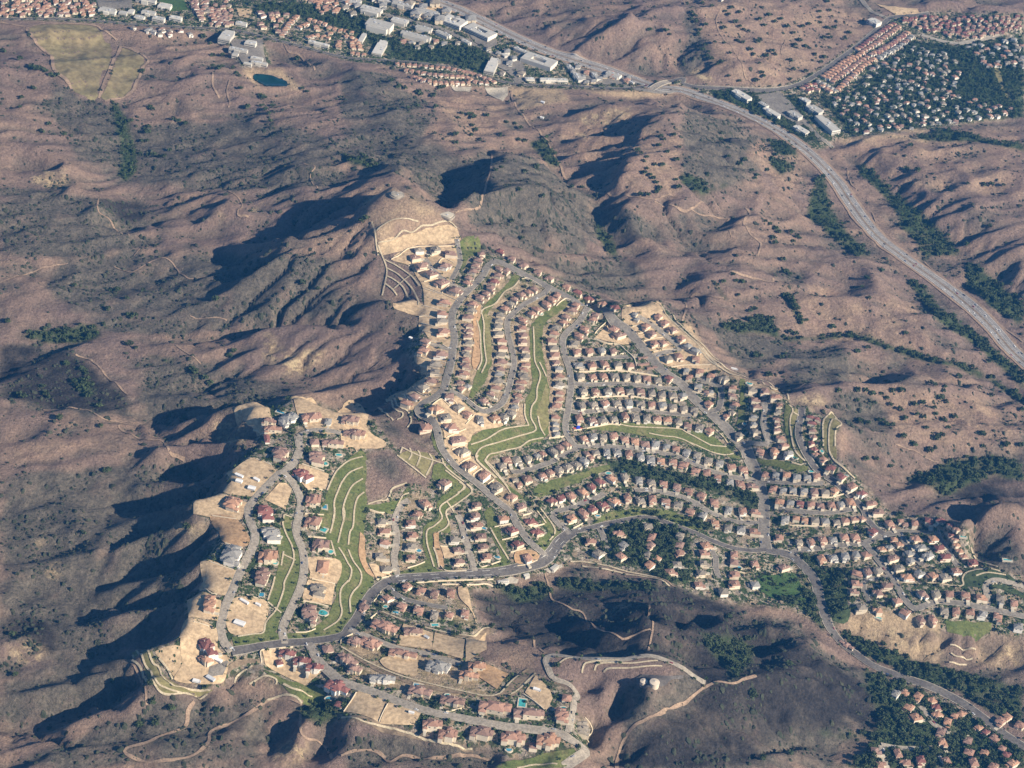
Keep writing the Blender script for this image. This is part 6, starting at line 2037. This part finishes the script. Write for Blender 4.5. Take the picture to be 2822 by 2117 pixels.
def tree_mesh(name, r, h, trunk_h, n, seed, lump=6, flat=1.0, leaf=1.0):
    """crown of leaf tufts gathered in lumps round forking limbs; returns (crown arrays, trunk arrays)"""
    g = np.random.default_rng(seed); cz = trunk_h + (h - trunk_h) * .5; rz = (h - trunk_h) * .5
    lumps = [(np.array([0, 0, cz + rz * .3]), r * .62)]
    for i in range(lump):
        a = 2 * math.pi * (i + g.uniform(-.3, .3)) / lump; q = r * g.uniform(.45, .66)
        lumps.append((np.array([q * math.cos(a), q * math.sin(a), cz + rz * g.uniform(-.45, .35)]), r * g.uniform(.34, .52)))
    V = np.zeros((n * 4, 3)); F = np.arange(n * 4).reshape(n, 4)
    for i in range(n):
        c, q = lumps[g.integers(len(lumps))]; d = g.normal(size=3); d /= np.linalg.norm(d); d[2] = abs(d[2]) * .9 + d[2] * .1 if g.random() < .6 else d[2]
        p = c + d * q * g.uniform(.7, 1.05) * np.array([1, 1, .8 * flat])
        nn = d + g.normal(size=3) * .5; nn /= np.linalg.norm(nn); u = np.cross(nn, g.normal(size=3)); u /= np.linalg.norm(u); w_ = np.cross(nn, u)
        s = leaf * r * g.uniform(.16, .30); V[4 * i] = p - u * s; V[4 * i + 1] = p - w_ * s * .8; V[4 * i + 2] = p + u * s * 1.1; V[4 * i + 3] = p + w_ * s * .7
    TV, TF = [], []
    def limb(p, q, r0, r1):
        a = len(TV); p = np.array(p, float); q = np.array(q, float); d = q - p; d /= np.linalg.norm(d); u = np.cross(d, [0.3, .9, .1]); u /= np.linalg.norm(u); w_ = np.cross(d, u)
        for c, rr in ((p, r0), (q, r1)):
            for k in range(6): b = k * math.pi / 3; TV.append(tuple(c + (u * math.cos(b) + w_ * math.sin(b)) * rr))
        for k in range(6): TF.append((a + k, a + (k + 1) % 6, a + 6 + (k + 1) % 6, a + 6 + k))
    limb((0, 0, -1), (0, 0, trunk_h), r * .09, r * .07)
    for c, q in lumps[1:4]: limb((0, 0, trunk_h * .9), c, r * .06, r * .03)
    return V, F, TV, TF
KIND = {'oak_tree': [tree_mesh('o', 5.2, 7.0, 1.4, 130, s, 7, .9) for s in (1, 2, 3)],
        'street_tree': [tree_mesh('s', 2.9, 7.2, 2.0, 90, s, 5, 1.15) for s in (11, 12, 13)],
        'cypress_tree': [tree_mesh('c', 1.9, 10.5, .8, 90, s, 4, 1.9) for s in (21, 22)]}
trees = []     # (kind, xy, scale)
op = pix(OAKS); og = ground(op)
for q in og: trees.append(('oak_tree', q[:2], rng.uniform(.75, 1.25)))
# woods, creek beds and the leafy town
q = jgrid(7.6, 71); wv = at_mask(masks['wood'], q); q = q[(wv > .45) & inview(q) & (rng.random(len(q)) < .86)]
q = q[clear(q, 1.0, -3.5)]
qy = project(np.column_stack([q, hmap(q)]))[:, 1]
for p, y_ in zip(q, qy): trees.append(('oak_tree' if rng.random() < (.35 if y_ < 650 else .75) else 'street_tree', p, rng.uniform(.45, 1.15)))
# yards and verges
q = jgrid(9.5, 72); dv = at_mask(masks['dev'], q); q = q[(dv > .6) & (at_mask(masks['dry'], q) < .3) & inview(q)]; q = q[clear(q, 1.0, -3.0)]
pq = project(np.column_stack([q, hmap(q)])); gr = np.zeros(len(q), bool)
for P in greenpoly: gr |= pip(pq[:, 0], pq[:, 1], P)
q = q[~gr]
keepp = np.clip(fbm(q[:, 0] / 70, q[:, 1] / 70, 73, 3) * 1.4 + .62, .15, 1); old = project(np.column_stack([q, hmap(q)])); keepp = np.where(old[:, 1] < 330, np.maximum(keepp, .8), keepp); keepp *= np.where((old[:, 1] < 330) | ((old[:, 0] > 1450) & (old[:, 1] > 900)), 1.0, .7)
q = q[rng.random(len(q)) < keepp]
for p in q: trees.append((('street_tree', 'street_tree', 'cypress_tree', 'oak_tree')[rng.integers(4)], p, rng.uniform(.42, .9)))
# avenues
for g_, wd, mt in ROADG:
    if mt not in ('asphalt_dark', 'asphalt', 'asphalt_pale') or wd > 20: continue
    for sgn in (-1, 1):
        L = offset_line(g_, sgn * (wd / 2 + 3.2), 15.0 if wd > 11 else 21.0); L = L[inview(L)]
        if len(L): L = L[clear(L, .6, -1.0, False)]
        for p in L:
            if rng.random() < .8: trees.append(('street_tree', p + rng.uniform(-1, 1, 2), rng.uniform(.55, .9)))
cam0 = np.array([0, 0, CAM_H]); RAD = {'oak_tree': 5.2, 'street_tree': 3.3, 'cypress_tree': 2.8}
pix_size = np.array([RAD[k] * s / np.linalg.norm(np.append(p, hmap(p)) - cam0) for k, p, s in trees])
vis = inview(np.array([t[1] for t in trees]), -6)
order = np.argsort(-(pix_size * vis)); ind = set(order[:300].tolist())
LEAF = {'oak_tree': M['oak'], 'street_tree': M['street'], 'cypress_tree': M['garden']}
DESC = {'oak_tree': ('spreading dark green oak', 'oaks'), 'street_tree': ('rounded green broadleaf tree', 'leafy trees'), 'cypress_tree': ('slim upright dark green tree', 'slim upright trees')}
def tree_zone(p):
    x, y = project(np.array([[p[0], p[1], float(hmap(p))]]))[0]
    i = int(np.argmin((ALLROAD[:, 0] - p[0]) ** 2 + (ALLROAD[:, 1] - p[1]) ** 2)); d = math.hypot(*(ALLROAD[i, :2] - p)) - ALLROAD[i, 2]
    if y > 1750 and x > 2250: z = 'in the wooded southeast corner estate'
    elif y > 1700 and 820 < x < 1650: z = 'among the southern estate mansions'
    elif x < 1010 and y > 1050: z = 'on the western estate terraces' if x > 450 else 'on the brushy western slopes'
    elif x > 2250 and y > 1350: z = 'among the southeastern terrace houses'
    elif 1650 < x <= 2250 and y > 1400: z = 'around the wooded parkway courts'
    elif y < 600: z = 'on the far hills and town'
    elif y > 1300: z = 'between the lower terrace houses'
    elif x > 1850: z = 'on the eastern grass hills'
    else: z = 'between the upper terrace houses'
    return z, ('lining a street' if d < 5.5 and y > 600 else 'standing clear of the streets')
TM = {}
for k, lst in KIND.items():
    TM[k] = []
    for i, (V, F, TV, TF) in enumerate(lst):
        a = fast_mesh('crown', V, F, LEAF[k]); b = link_mesh('trunk', TV, TF, M['bark']); r_ = thing(k, '', 'tree'); a.parent = r_; b.parent = r_; TM[k].append([r_, False])
for n in sorted(ind):
    k, p, s = trees[n]; e = TM[k][n % len(TM[k])]
    t = e[0] if not e[1] else copy_tree(e[0]); e[1] = True
    t.location = (p[0], p[1], float(hmap(p)) - .1); t.rotation_euler = (0, 0, rng.uniform(0, 6.28)); t.scale = (s, s, s * rng.uniform(.9, 1.1))
    z, w_ = tree_zone(p); d_, gname = DESC[k]
    t['label'] = f'{d_} {z}, {w_}'; t['group'] = f'{gname} {z}, {w_}'; t['category'] = 'tree'
for k in TM:
    for e in TM[k]:
        if not e[1]:
            for c in list(e[0].children): bpy.data.objects.remove(c)
            bpy.data.objects.remove(e[0])
VV, FF, base = {}, {}, {}
for n, (k, p, s) in enumerate(trees):
    if n in ind: continue
    V, F = KIND[k][n % len(KIND[k])][:2]
    m = 48 if pix_size[n] > .0009 else 34; V = V[:m * 4].copy(); c4 = np.repeat(V.reshape(-1, 4, 3).mean(1), 4, 0); V = c4 + (V - c4) * 1.45
    a = rng.uniform(0, 6.28); ca_, sa_ = math.cos(a), math.sin(a)
    V = np.column_stack([V[:, 0] * ca_ - V[:, 1] * sa_, V[:, 0] * sa_ + V[:, 1] * ca_, V[:, 2]]) * s + np.array([p[0], p[1], float(hmap(p)) - .3])
    VV.setdefault(k, []).append(V)
allV = []; mi = []
for j, k in enumerate(KIND):
    if k in VV: v = np.vstack(VV[k]); allV.append(v); mi += [j] * (len(v) // 4)
allV = np.vstack(allV); o = fast_mesh('distant_trees', allV, np.arange(len(allV)).reshape(-1, 4), M['oak'])
o.data.materials.append(M['street']); o.data.materials.append(M['garden']); o.data.polygons.foreach_set('material_index', np.array(mi, np.int32))
tag(o, 'thousands of small dark green trees in the town, creeks and yards', 'trees', kind='stuff')

# brush on the hills and low planting in the yards: countless
def brush(name, xy, rad, mat, label, cat, seed, squash=.75):
    g = np.random.default_rng(seed); n = len(xy)
    a = np.arange(6) * math.pi / 3
    ring = np.concatenate([np.column_stack([np.cos(a), np.sin(a), np.zeros(6)]), np.column_stack([.8 * np.cos(a + .5), .8 * np.sin(a + .5), np.full(6, .55)]), [[0, 0, 1.0]]])
    F0 = [(i, (i + 1) % 6, 6 + i) for i in range(6)] + [((i + 1) % 6, 6 + (i + 1) % 6, 6 + i) for i in range(6)] + [(6 + i, 6 + (i + 1) % 6, 12) for i in range(6)]
    F0 = np.array(F0)
    V = ring[None] * g.uniform(.6, 1.35, (n, 13, 1)); V[..., :2] *= rad[:, None, None] * g.uniform(.8, 1.25, (n, 1, 2)); V[..., 2] *= (rad * squash * 1.3)[:, None]
    V[..., 0] += xy[:, None, 0]; V[..., 1] += xy[:, None, 1]; V[..., 2] += hmap(V[..., :2]) - .15
    F = (F0[None] + (np.arange(n) * 13)[:, None, None]).reshape(-1, 3)
    o = fast_mesh(name, V.reshape(-1, 3), F, mat); tag(o, label, cat, kind='stuff'); return o
q = jgrid(5.6, 81); q = q[inview(q)]; q = q[(at_mask(dev, q) < .25)]
pr = .07 + .46 * at_mask(masks['scrub'], q) ** 1.2; cl = np.clip(fbm(q[:, 0] / 45, q[:, 1] / 45, 82, 4) * 2.2 + .55, .05, 1.5)
q = q[rng.random(len(q)) < pr * cl]; q = q[clear(q, 2.0, 0)]
r_ = np.where(rng.random(len(q)) < .1, rng.uniform(2.2, 4.2, len(q)), .9 + 2.1 * rng.random(len(q)) ** 2.4)
brush('chaparral_brush', q, r_, M['shrub'], 'dark grey-green brush dotted over the dry hills', 'brush', 83)
q = jgrid(3.9, 84); q = q[inview(q)]; q = q[(at_mask(masks['dev'], q) > .6) & (at_mask(masks['dry'], q) < .4)]; q = q[clear(q, .6, -4.2)]
pq = project(np.column_stack([q, hmap(q)])); gr = np.zeros(len(q), bool)
for P in greenpoly: gr |= pip(pq[:, 0], pq[:, 1], P)
keep = rng.random(len(q)) < np.where(gr, .035, np.clip(fbm(q[:, 0] / 26, q[:, 1] / 26, 85, 3) * 1.5 + .5, .05, .9))
q = q[keep]; brush('garden_shrubs', q, .6 + 1.1 * rng.random(len(q)), M['garden'], 'low green garden shrubs between the houses', 'shrubs', 86, .9)
print('trees', len(trees), 'brush', len(r_), 'garden', len(q))
# ------------------------------------------------------------------ pools, tanks, vehicles, small structures
POOLS = '''
T 1735,915,7,7,r,round turquoise pool beside a pinkish brown mansion
T 1905,805,9,5,o,oval pool on the lawn behind the brown-roofed mansion
T 1165,262,12,4,s,narrow dark pool behind the white and grey mansion
U 1282,700,7,7,r,round pool beside the peach-roofed mansion
U 1892,280,9,8,s,square pool beside the terracotta estate
U 1985,560,7,7,o,small turquoise pool behind the brown-roofed mansion
U 1885,1335,13,10,o,large turquoise kidney pool on the estate lawn
U 1110,1105,6,7,s,dark pool with a white deck on the green lawn
U 1330,380,5,7,s,small dark pool beside the blue-grey mansion
T 1725,1465,6,8,s,dark pool right of the two-winged terracotta mansion
W 930,152,6,5,o,small turquoise pool in the lower court garden
W 235,1315,13,6,o,blue pool below the dark red three-winged mansion
W 1060,222,8,4,s,pale blue pool behind the second court house
W 1560,385,9,4,s,turquoise pool strip behind the taupe court house
W 1350,1150,11,4,s,blue pool above the pinkish brown mansion
W 1715,1275,6,4,o,small pool above the long brown mansion
Z 855,480,9,14,s,long rectangular pool with a pale rim on the lawn
Z 1550,595,10,10,r,round turquoise pool between mansion and guest house
Z 1870,815,9,6,o,teal pool above the taupe-roofed end house
Z 630,1270,7,7,o,turquoise pool on the dark lawn at the bottom
Q 765,1355,5,7,o,blue pool beside the first small street house
Q 1720,585,6,4,s,blue pool behind the orange middle court house
Q 895,870,7,6,o,dark blue pool behind the left court houses
Q 1890,950,8,5,o,blue pool at the foot of the right court
M 415,915,8,5,o,turquoise pool behind the diagonal street houses, right one
M 100,1035,7,5,o,turquoise pool behind the diagonal street houses, left one
M 905,945,8,5,o,pale turquoise pool above the orange house
M 1090,925,9,6,s,deep blue pool above the taupe hillside house
M 770,1485,7,4,o,pool below the dark red row
N 760,450,9,6,o,turquoise pool at the top of the middle east court
N 1350,1390,10,6,o,turquoise pool at the foot of the east court
N 1685,1305,5,9,o,pool beside the red-roofed rim row
N 735,745,4,8,o,pool left of the brown court house
N 705,960,6,6,o,turquoise pool left of the white court houses
N 1550,1565,9,5,o,bright turquoise pool beside the ridge road
N 1965,1610,12,3,s,pale turquoise lap pool on the rim
O 630,1225,7,6,o,blue pool in the wooded court
P 1440,460,9,3,s,turquoise pool behind the rim houses
P 360,1490,9,3,s,pale turquoise pool above the tan bluff
P 2000,755,12,3,s,turquoise pool on the far rim edge
R 2135,790,7,6,s,turquoise pool beside the southern rim house
J 2075,950,7,5,o,small turquoise pool behind the middle street row
S 780,925,9,3,s,turquoise pool with a white wall in the corner estate
'''
for i, ln in enumerate(POOLS.strip().splitlines()):
    t_, rest = ln.split(' ', 1); a = rest.split(','); lab = ','.join(a[5:]); w_, d_ = float(a[2]), float(a[3]); g = ground([pix(f'{t_} {a[0]},{a[1]}')[0]])[0]
    n = 24 if a[4] != 's' else 4
    def outline(w, d):
        if a[4] == 's': return [(-w / 2, -d / 2), (w / 2, -d / 2), (w / 2, d / 2), (-w / 2, d / 2)]
        return [(w / 2 * math.cos(2 * math.pi * k / n) * (1 + (.12 * math.sin(4 * math.pi * k / n) if a[4] == 'o' else 0)), d / 2 * math.sin(2 * math.pi * k / n)) for k in range(n)]
    rz = (i * .37) % .7 - .35; t = thing('swimming_pool', lab, 'pool', (g[0], g[1], float(hmap(g[:2])) + .75), rz, 'swimming pools of the hillside estate')
    I, O = outline(w_, d_), outline(w_ + 3.2, d_ + 3.2); V = [(*p, .12) for p in I] + [(*p, .12) for p in O] + [(*p, -2.5) for p in O] + [(*p, -.5) for p in I]
    F = []
    for k in range(n): j = (k + 1) % n; F += [(k, n + k, n + j, j), (n + k, 2 * n + k, 2 * n + j, n + j), (j, 3 * n + j, 3 * n + k, k)]
    link_mesh('pool_deck', V, F, M['deck'], t); link_mesh('pool_water', [(*p, -.05) for p in I], [tuple(range(n))], M['bluewater'] if 'blue' in lab.split('pool')[0] or 'dark' in lab else M['water'], t)

# water tanks on the south ridge
def cyl(V, F, r, z0, z1, n=40, r1=None, cap=True):
    a = len(V); r1 = r1 or r
    for rr, z in ((r, z0), (r1, z1)): V += [(rr * math.cos(2 * math.pi * k / n), rr * math.sin(2 * math.pi * k / n), z) for k in range(n)]
    F += [(a + k, a + (k + 1) % n, a + n + (k + 1) % n, a + n + k) for k in range(n)]
    if cap: F.append(tuple(a + n + k for k in range(n)))
PADT = sheet('tank_pad', 'H 1905,1085 1950,1060 2050,1065 2130,1070 2212,1065 2212,1085 2150,1090 2110,1120 2060,1140 1980,1145 1930,1130', 'asphalt_dark', lift=.3)
for (px, r, h, lab) in (('H 1957,1112', 4.5, 5.2, 'smaller left cream steel water tank on the dark round pad'), ('H 2028,1118', 6.2, 5.2, 'larger right cream steel water tank on the dark round pad')):
    g = G(px)[0]; t = thing('water_tank', lab, 'water tank', (g[0], g[1], float(hmap(g[:2]))), 0, 'water tanks on the south ridge')
    V, F = [], []; cyl(V, F, r, -3, h, cap=False); link_mesh('wall', V, F, M['tank'], t)
    V, F = [], []; cyl(V, F, r + .35, h - .25, h + .05, cap=False); cyl(V, F, r + .35, h + .05, h + 1.3, r1=.8); rf = link_mesh('roof', V, F, M['tank'], t)
    V, F = [], []; cyl(V, F, .6, h + 1.2, h + 1.9, 12); link_mesh('hatch', V, F, M['metal'], rf)
# covered reservoirs on the summit
for s, w_, d_, lab, sq in (('B 362,1262', 20, 20, 'round pale concrete reservoir lid on the summit', 0), ('B 681,1392', 22, 17, 'rounded rectangular white reservoir lid below the summit', 1)):
    g = G(s)[0]; t = thing('reservoir', lab, 'reservoir', (g[0], g[1], float(hmap(g[:2])) + .4), -.35, 'covered reservoirs by the summit')
    def ol(k, n=48):
        a = 2 * math.pi * k / n; c, s_ = math.cos(a), math.sin(a); e = .42 if sq else 1
        return math.copysign(abs(c) ** e, c), math.copysign(abs(s_) ** e, s_)
    P = [ol(k) for k in range(48)]
    ring = lambda q, z: [(x * w_ / 2 * q, y * d_ / 2 * q, z) for x, y in P]
    V = ring(1.22, .1) + ring(1.22, -4) + ring(1.02, .1); F = []
    for k in range(48): j = (k + 1) % 48; F += [(k, j, 96 + j, 96 + k), (48 + k, 48 + j, j, k)]
    link_mesh('apron', V, F, M['asphalt_pale'], t)
    V = ring(1.0, -1) + ring(1.0, 1.6) + ring(.02, 2.3); F = []
    for k in range(48): j = (k + 1) % 48; F += [(k, j, 48 + j, 48 + k), (48 + k, 48 + j, 96 + j, 96 + k)]
    F.append(tuple(range(96, 144))); l_ = link_mesh('lid', V, F, M['deck'] if sq else M['concrete'], t)
    V, F = [], []; box(V, F, 2, 4.2, -4, -2.2, 1, 3.2); link_mesh('hatch', V, F, M['metal'], l_)
# trailers, sheds and site machinery on the bare lots
SITE = '''
U 890,1205,13,3.4,long white site trailer above the excavated pit
U 1065,1245,7,3,small white site trailer right of the long one
U 830,1480,14,8,pale blue site shed in the excavated pit
V 690,622,8,5,white truck parked on the sandy overlook
V 830,600,12,5,dark grey site trailer beside the asphalt yard
V 900,425,11,4.5,white site trailer behind the purple-brown mansion
T 640,1150,9,6,white site shed on the upper bluff pad
T 800,1240,10,7,pale green-grey site shed on the upper bluff pad
T 860,1130,9,4,white site trailer at the bluff pad wall
T 640,1080,12,4,long pale site trailer along the bluff pad wall
Z 1090,265,8,4,white truck on the bare triangular lot
W 1260,1510,7,2.5,white site trailer on the second vacant pad
W 1450,550,7,4,grey dumpster on the framed house lot
B 1305,670,7,5,dark site shed in the dry valley
B 1300,770,7,4,white site trailer in the dry valley
N 560,275,9,3,white truck parked on the perimeter bench
J 420,1270,5,4,pale blue site toilet block above the green lot
'''
for i, ln in enumerate(SITE.strip().splitlines()):
    t_, rest = ln.split(' ', 1); a = rest.split(','); lab = ','.join(a[4:]); L_, W_ = float(a[2]), float(a[3]); g = ground([pix(f'{t_} {a[0]},{a[1]}')[0]])[0]
    dark = 'dark' in lab or 'dumpster' in lab; name = 'truck' if 'truck' in lab else 'dumpster' if 'dumpster' in lab else 'site_shed' if 'shed' in lab or 'block' in lab else 'site_trailer'
    t = thing(name, lab, name.split('_')[-1], (g[0], g[1], float(hmap(g[:2])) + .6), -.5 + (i % 4) * .12, 'site trailers and machines')
    V, F = [], []; box(V, F, -L_ / 2, L_ / 2, -W_ / 2, W_ / 2, .5, 3.0, True); link_mesh('body', V, F, M['metal'] if dark or 'blue' in lab or 'grey' in lab else M['white'], t)
    V, F = [], []
    if name == 'truck': box(V, F, L_ / 2 + .1, L_ / 2 + 2.2, -W_ / 2 + .3, W_ / 2 - .3, .6, 2.4, True); link_mesh('cab', V, F, M['car_silver'], t)
    elif name != 'dumpster': hip(V, F, -L_ / 2, L_ / 2, -W_ / 2, W_ / 2, 3.02, .18, .25, gable=True); link_mesh('roof', V, F, M['white'] if not dark else M['metal'], t)
    V, F = [], []
    for x in (-L_ * .35, L_ * .35):
        for y in (-W_ / 2 + .1, W_ / 2 - .5): box(V, F, x - .45, x + .45, y, y + .4, -.6, .48, True)
    link_mesh('wheels' if name == 'truck' else 'skids', V, F, M['tyre'], t)
# gatehouses on the parkway
for s, lab in (('W 640,165', 'gatehouse with brown roofs across the parkway curve'), ('I 1060,872', 'pale gatehouse in the lower parkway bend')):
    g = G(s)[0]; n = road_tangent(g[:2]); t = thing('gatehouse', lab, 'gatehouse', (g[0], g[1], float(hmap(g[:2])) + .8), math.atan2(n[1], n[0]))
    V, F = [], []; box(V, F, -4, 4, -3, 3, -1, 3.2); box(V, F, -1.5, 1.5, -11, -9.5, -1, 3.0); box(V, F, -1.5, 1.5, 9.5, 11, -1, 3.0); link_mesh('wall', V, F, M['stucco'], t)
    V, F = [], []; hip(V, F, -4, 4, -3, 3, 3.25, .5, 1.0); hip(V, F, -2, 2, -11.5, -3.6, 3.6, .4, .3); hip(V, F, -2, 2, 3.6, 11.5, 3.6, .4, .3); link_mesh('roof', V, F, M['roof_b'], t)
# bright play set on the green belt edge
g = G('M 520,372')[0]; t = thing('play_set', 'bright blue and red play set on the walled corner yard', 'play set', (g[0], g[1], float(hmap(g[:2])) + .5), .2)
V, F = [], []; box(V, F, -3, 3, -2.4, 2.4, 0, .5); hip(V, F, -2.6, 2.6, -2, 2, 2.6, .9, .1); link_mesh('canopy', V, F, M['blueplastic'], t)
V, F = [], []; box(V, F, -7.5, -3.2, -2, .6, 0, .7); box(V, F, 3.2, 7, -1.6, .6, 0, .7); link_mesh('mat', V, F, M['redplastic'], t)
# cars -------------------------------------------------------------
def car_mesh(col):
    V, F = [], []; box(V, F, -2.3, 2.3, -.92, .92, .35, .95, True); a = len(V)
    V += [(-1.5, -.85, .96), (1.2, -.85, .96), (1.2, .85, .96), (-1.5, .85, .96), (-1.0, -.7, 1.5), (.5, -.7, 1.5), (.5, .7, 1.5), (-1.0, .7, 1.5)]
    F += [(a + 4, a + 5, a + 6, a + 7), (a, a + 1, a + 5, a + 4), (a + 1, a + 2, a + 6, a + 5), (a + 2, a + 3, a + 7, a + 6), (a + 3, a, a + 4, a + 7)]
    g_ = list(range(len(F) - 4, len(F))); b = len(F)
    for x in (-1.4, 1.4):
        for y in (-.9, .7): box(V, F, x - .33, x + .33, y, y + .2, .0, .6, True)
    me = bpy.data.meshes.new('car'); me.from_pydata(V, [], F); me.materials.append(M[col]); me.materials.append(M['glass']); me.materials.append(M['tyre'])
    for i in g_: me.polygons[i].material_index = 1
    for i in range(b, len(F)): me.polygons[i].material_index = 2
    return me
CARM = {c: car_mesh(c) for c in ('car_white', 'car_silver', 'car_black', 'car_red', 'car_blue')}
def put_car(p, rz, where):
    c = ri.choice(['car_white'] * 4 + ['car_silver'] * 3 + ['car_black'] * 3 + ['car_red', 'car_blue'])
    o = bpy.data.objects.new('car', CARM[c]); COL.objects.link(o); o.location = (p[0], p[1], float(hmap(p)) + 1.0); o.rotation_euler = (0, 0, rz)
    tag(o, f"{c.split('_')[1]} car {where}", 'car', f"{c.split('_')[1]} cars {where}")
for off in (-11.5, -8.5, -5, 5, 8.5, 11.5):
    L = offset_line(fw, off, 1.0); L = L[inview(L, 0)]; i = ri.randrange(30)
    while i < len(L) - 2:
        d = L[i + 1] - L[i]; put_car(L[i], math.atan2(d[1], d[0]) + (math.pi if off > 0 else 0), 'driving on the wide freeway'); i += ri.randrange(26, 130)
for g_, wd, mt in ROADG:
    if wd > 20: continue
    for sgn in (-1, 1):
        L = offset_line(g_, sgn * (wd / 2 - 1.3), 1.0); L = L[inview(L, 0)]; i = ri.randrange(60)
        while i < len(L) - 2:
            d = L[i + 1] - L[i]; p = project(np.array([[L[i][0], L[i][1], 0]]))[0]
            if p[1] > 640: put_car(L[i], math.atan2(d[1], d[0]), 'parked at the kerb on the upper terraces' if p[1] < 1250 else 'parked at the kerb among the lower streets' if p[1] < 1650 else 'parked at the kerb among the southern estates'); i += ri.randrange(70, 260)
            else: i += 100
# overpass carrying the frontage road across the freeway
g = G('B 1990,588 B 2060,562 B 2130,530'); L = np.linspace(g[0, :2], g[2, :2], 30); t_ = L[-1] - L[0]; t_ /= np.linalg.norm(t_); n_ = np.array([-t_[1], t_[0]])
zz = float(hmap(g[1, :2])) + 6.2 + np.linspace(-1, 1, 30) ** 2 * -5.0
ov = thing('overpass', 'pale concrete overpass crossing the wide freeway', 'bridge', (g[1, 0], g[1, 1], float(hmap(g[1, :2]))))
def slab(h0, h1, o0, o1):
    V = []
    for p, z in zip(L, zz):
        for o_, h_ in ((o0, h0), (o1, h0), (o1, h1), (o0, h1)): q = p + n_ * o_ - g[1, :2]; V.append((q[0], q[1], z + h_ - float(hmap(g[1, :2]))))
    F = [(4 * i + j, 4 * i + (j + 1) % 4, 4 * i + 4 + (j + 1) % 4, 4 * i + 4 + j) for i in range(29) for j in range(4)] + [(3, 2, 1, 0), (116, 117, 118, 119)]
    return V, F
link_mesh('deck', *slab(-1.2, 0, -7, 7), M['asphalt_pale'], ov)
for o_ in (-7, 6.4): link_mesh('parapet', *slab(.004, 1.0, o_, o_ + .6), M['concrete'], ov)
V, F = [], []; box(V, F, -1, 1, -4, 4, -2, 4.9); pr_ = link_mesh('pier', V, F, M['concrete'], ov); pr_.rotation_euler = (0, 0, math.atan2(t_[1], t_[0]))
SUN_E, SKY_E, EXPO, HAZE_D, HAZE_G = 5.0, .045, 1.02, 0.000045, .2
# ------------------------------------------------------------------ camera, light, air
cd = bpy.data.cameras.new('camera'); cam = bpy.data.objects.new('camera', cd); COL.objects.link(cam)
cd.sensor_width = 36.0; cd.lens = 36.0 * FPX / W0; cd.clip_start = 1.0; cd.clip_end = 60000
cam.matrix_world = Matrix.Translation((0, 0, CAM_H)) @ ROT.to_4x4()
scene.camera = cam
sd = bpy.data.lights.new('sun', 'SUN'); sd.energy = SUN_E; sd.angle = math.radians(.55); sd.color = (1.0, .87, .69)
sun = bpy.data.objects.new('sun', sd); COL.objects.link(sun)
sv = Vector((SUN_AZ[0] * math.cos(SUN_EL), SUN_AZ[1] * math.cos(SUN_EL), math.sin(SUN_EL)))
sun.rotation_euler = sv.to_track_quat('Z', 'Y').to_euler(); sun.location = sv * 3000
w = bpy.data.worlds.new('World'); scene.world = w; w.use_nodes = True
bg = w.node_tree.nodes['Background']; bg.inputs[1].default_value = SKY_E
sk = w.node_tree.nodes.new('ShaderNodeTexSky'); sk.sky_type = 'NISHITA'; sk.sun_disc = False
sk.sun_elevation = SUN_EL; sk.sun_rotation = math.atan2(SUN_AZ[0], SUN_AZ[1]); sk.air_density = 1.0; sk.dust_density = .2; sk.ozone_density = 5.0
w.node_tree.links.new(sk.outputs[0], bg.inputs[0])
def build_haze():
    V = [(x, y, z) for z in (-420, CAM_H + 60) for x, y in ((-11000, -6000), (11000, -6000), (11000, 14500), (-11000, 14500))]
    F = [(3, 2, 1, 0), (4, 5, 6, 7), (0, 1, 5, 4), (1, 2, 6, 5), (2, 3, 7, 6), (3, 0, 4, 7)]
    m = bpy.data.materials.new('thin_air'); m.use_nodes = True; t = m.node_tree
    t.nodes.remove(t.nodes['Principled BSDF'])
    v = t.nodes.new('ShaderNodeVolumePrincipled'); v.inputs['Density'].default_value = HAZE_D; v.inputs['Color'].default_value = (.08, .38, 1.0, 1); v.inputs['Anisotropy'].default_value = HAZE_G
    t.links.new(v.outputs[0], t.nodes['Material Output'].inputs['Volume'])
    o = link_mesh('haze', V, F, m); tag(o, 'pale blue haze lying over the hills and the far town', 'haze', kind='stuff')
    m.volume_intersection_method if False else None
if HAZE_D > 0: build_haze()
scene.view_settings.view_transform = 'Standard'; scene.view_settings.look = 'None'; scene.view_settings.exposure = EXPO; scene.view_settings.gamma = 1
scene.view_settings.use_curve_mapping = False
scene.cycles.max_bounces = 5; scene.cycles.diffuse_bounces = 2; scene.cycles.volume_bounces = 0
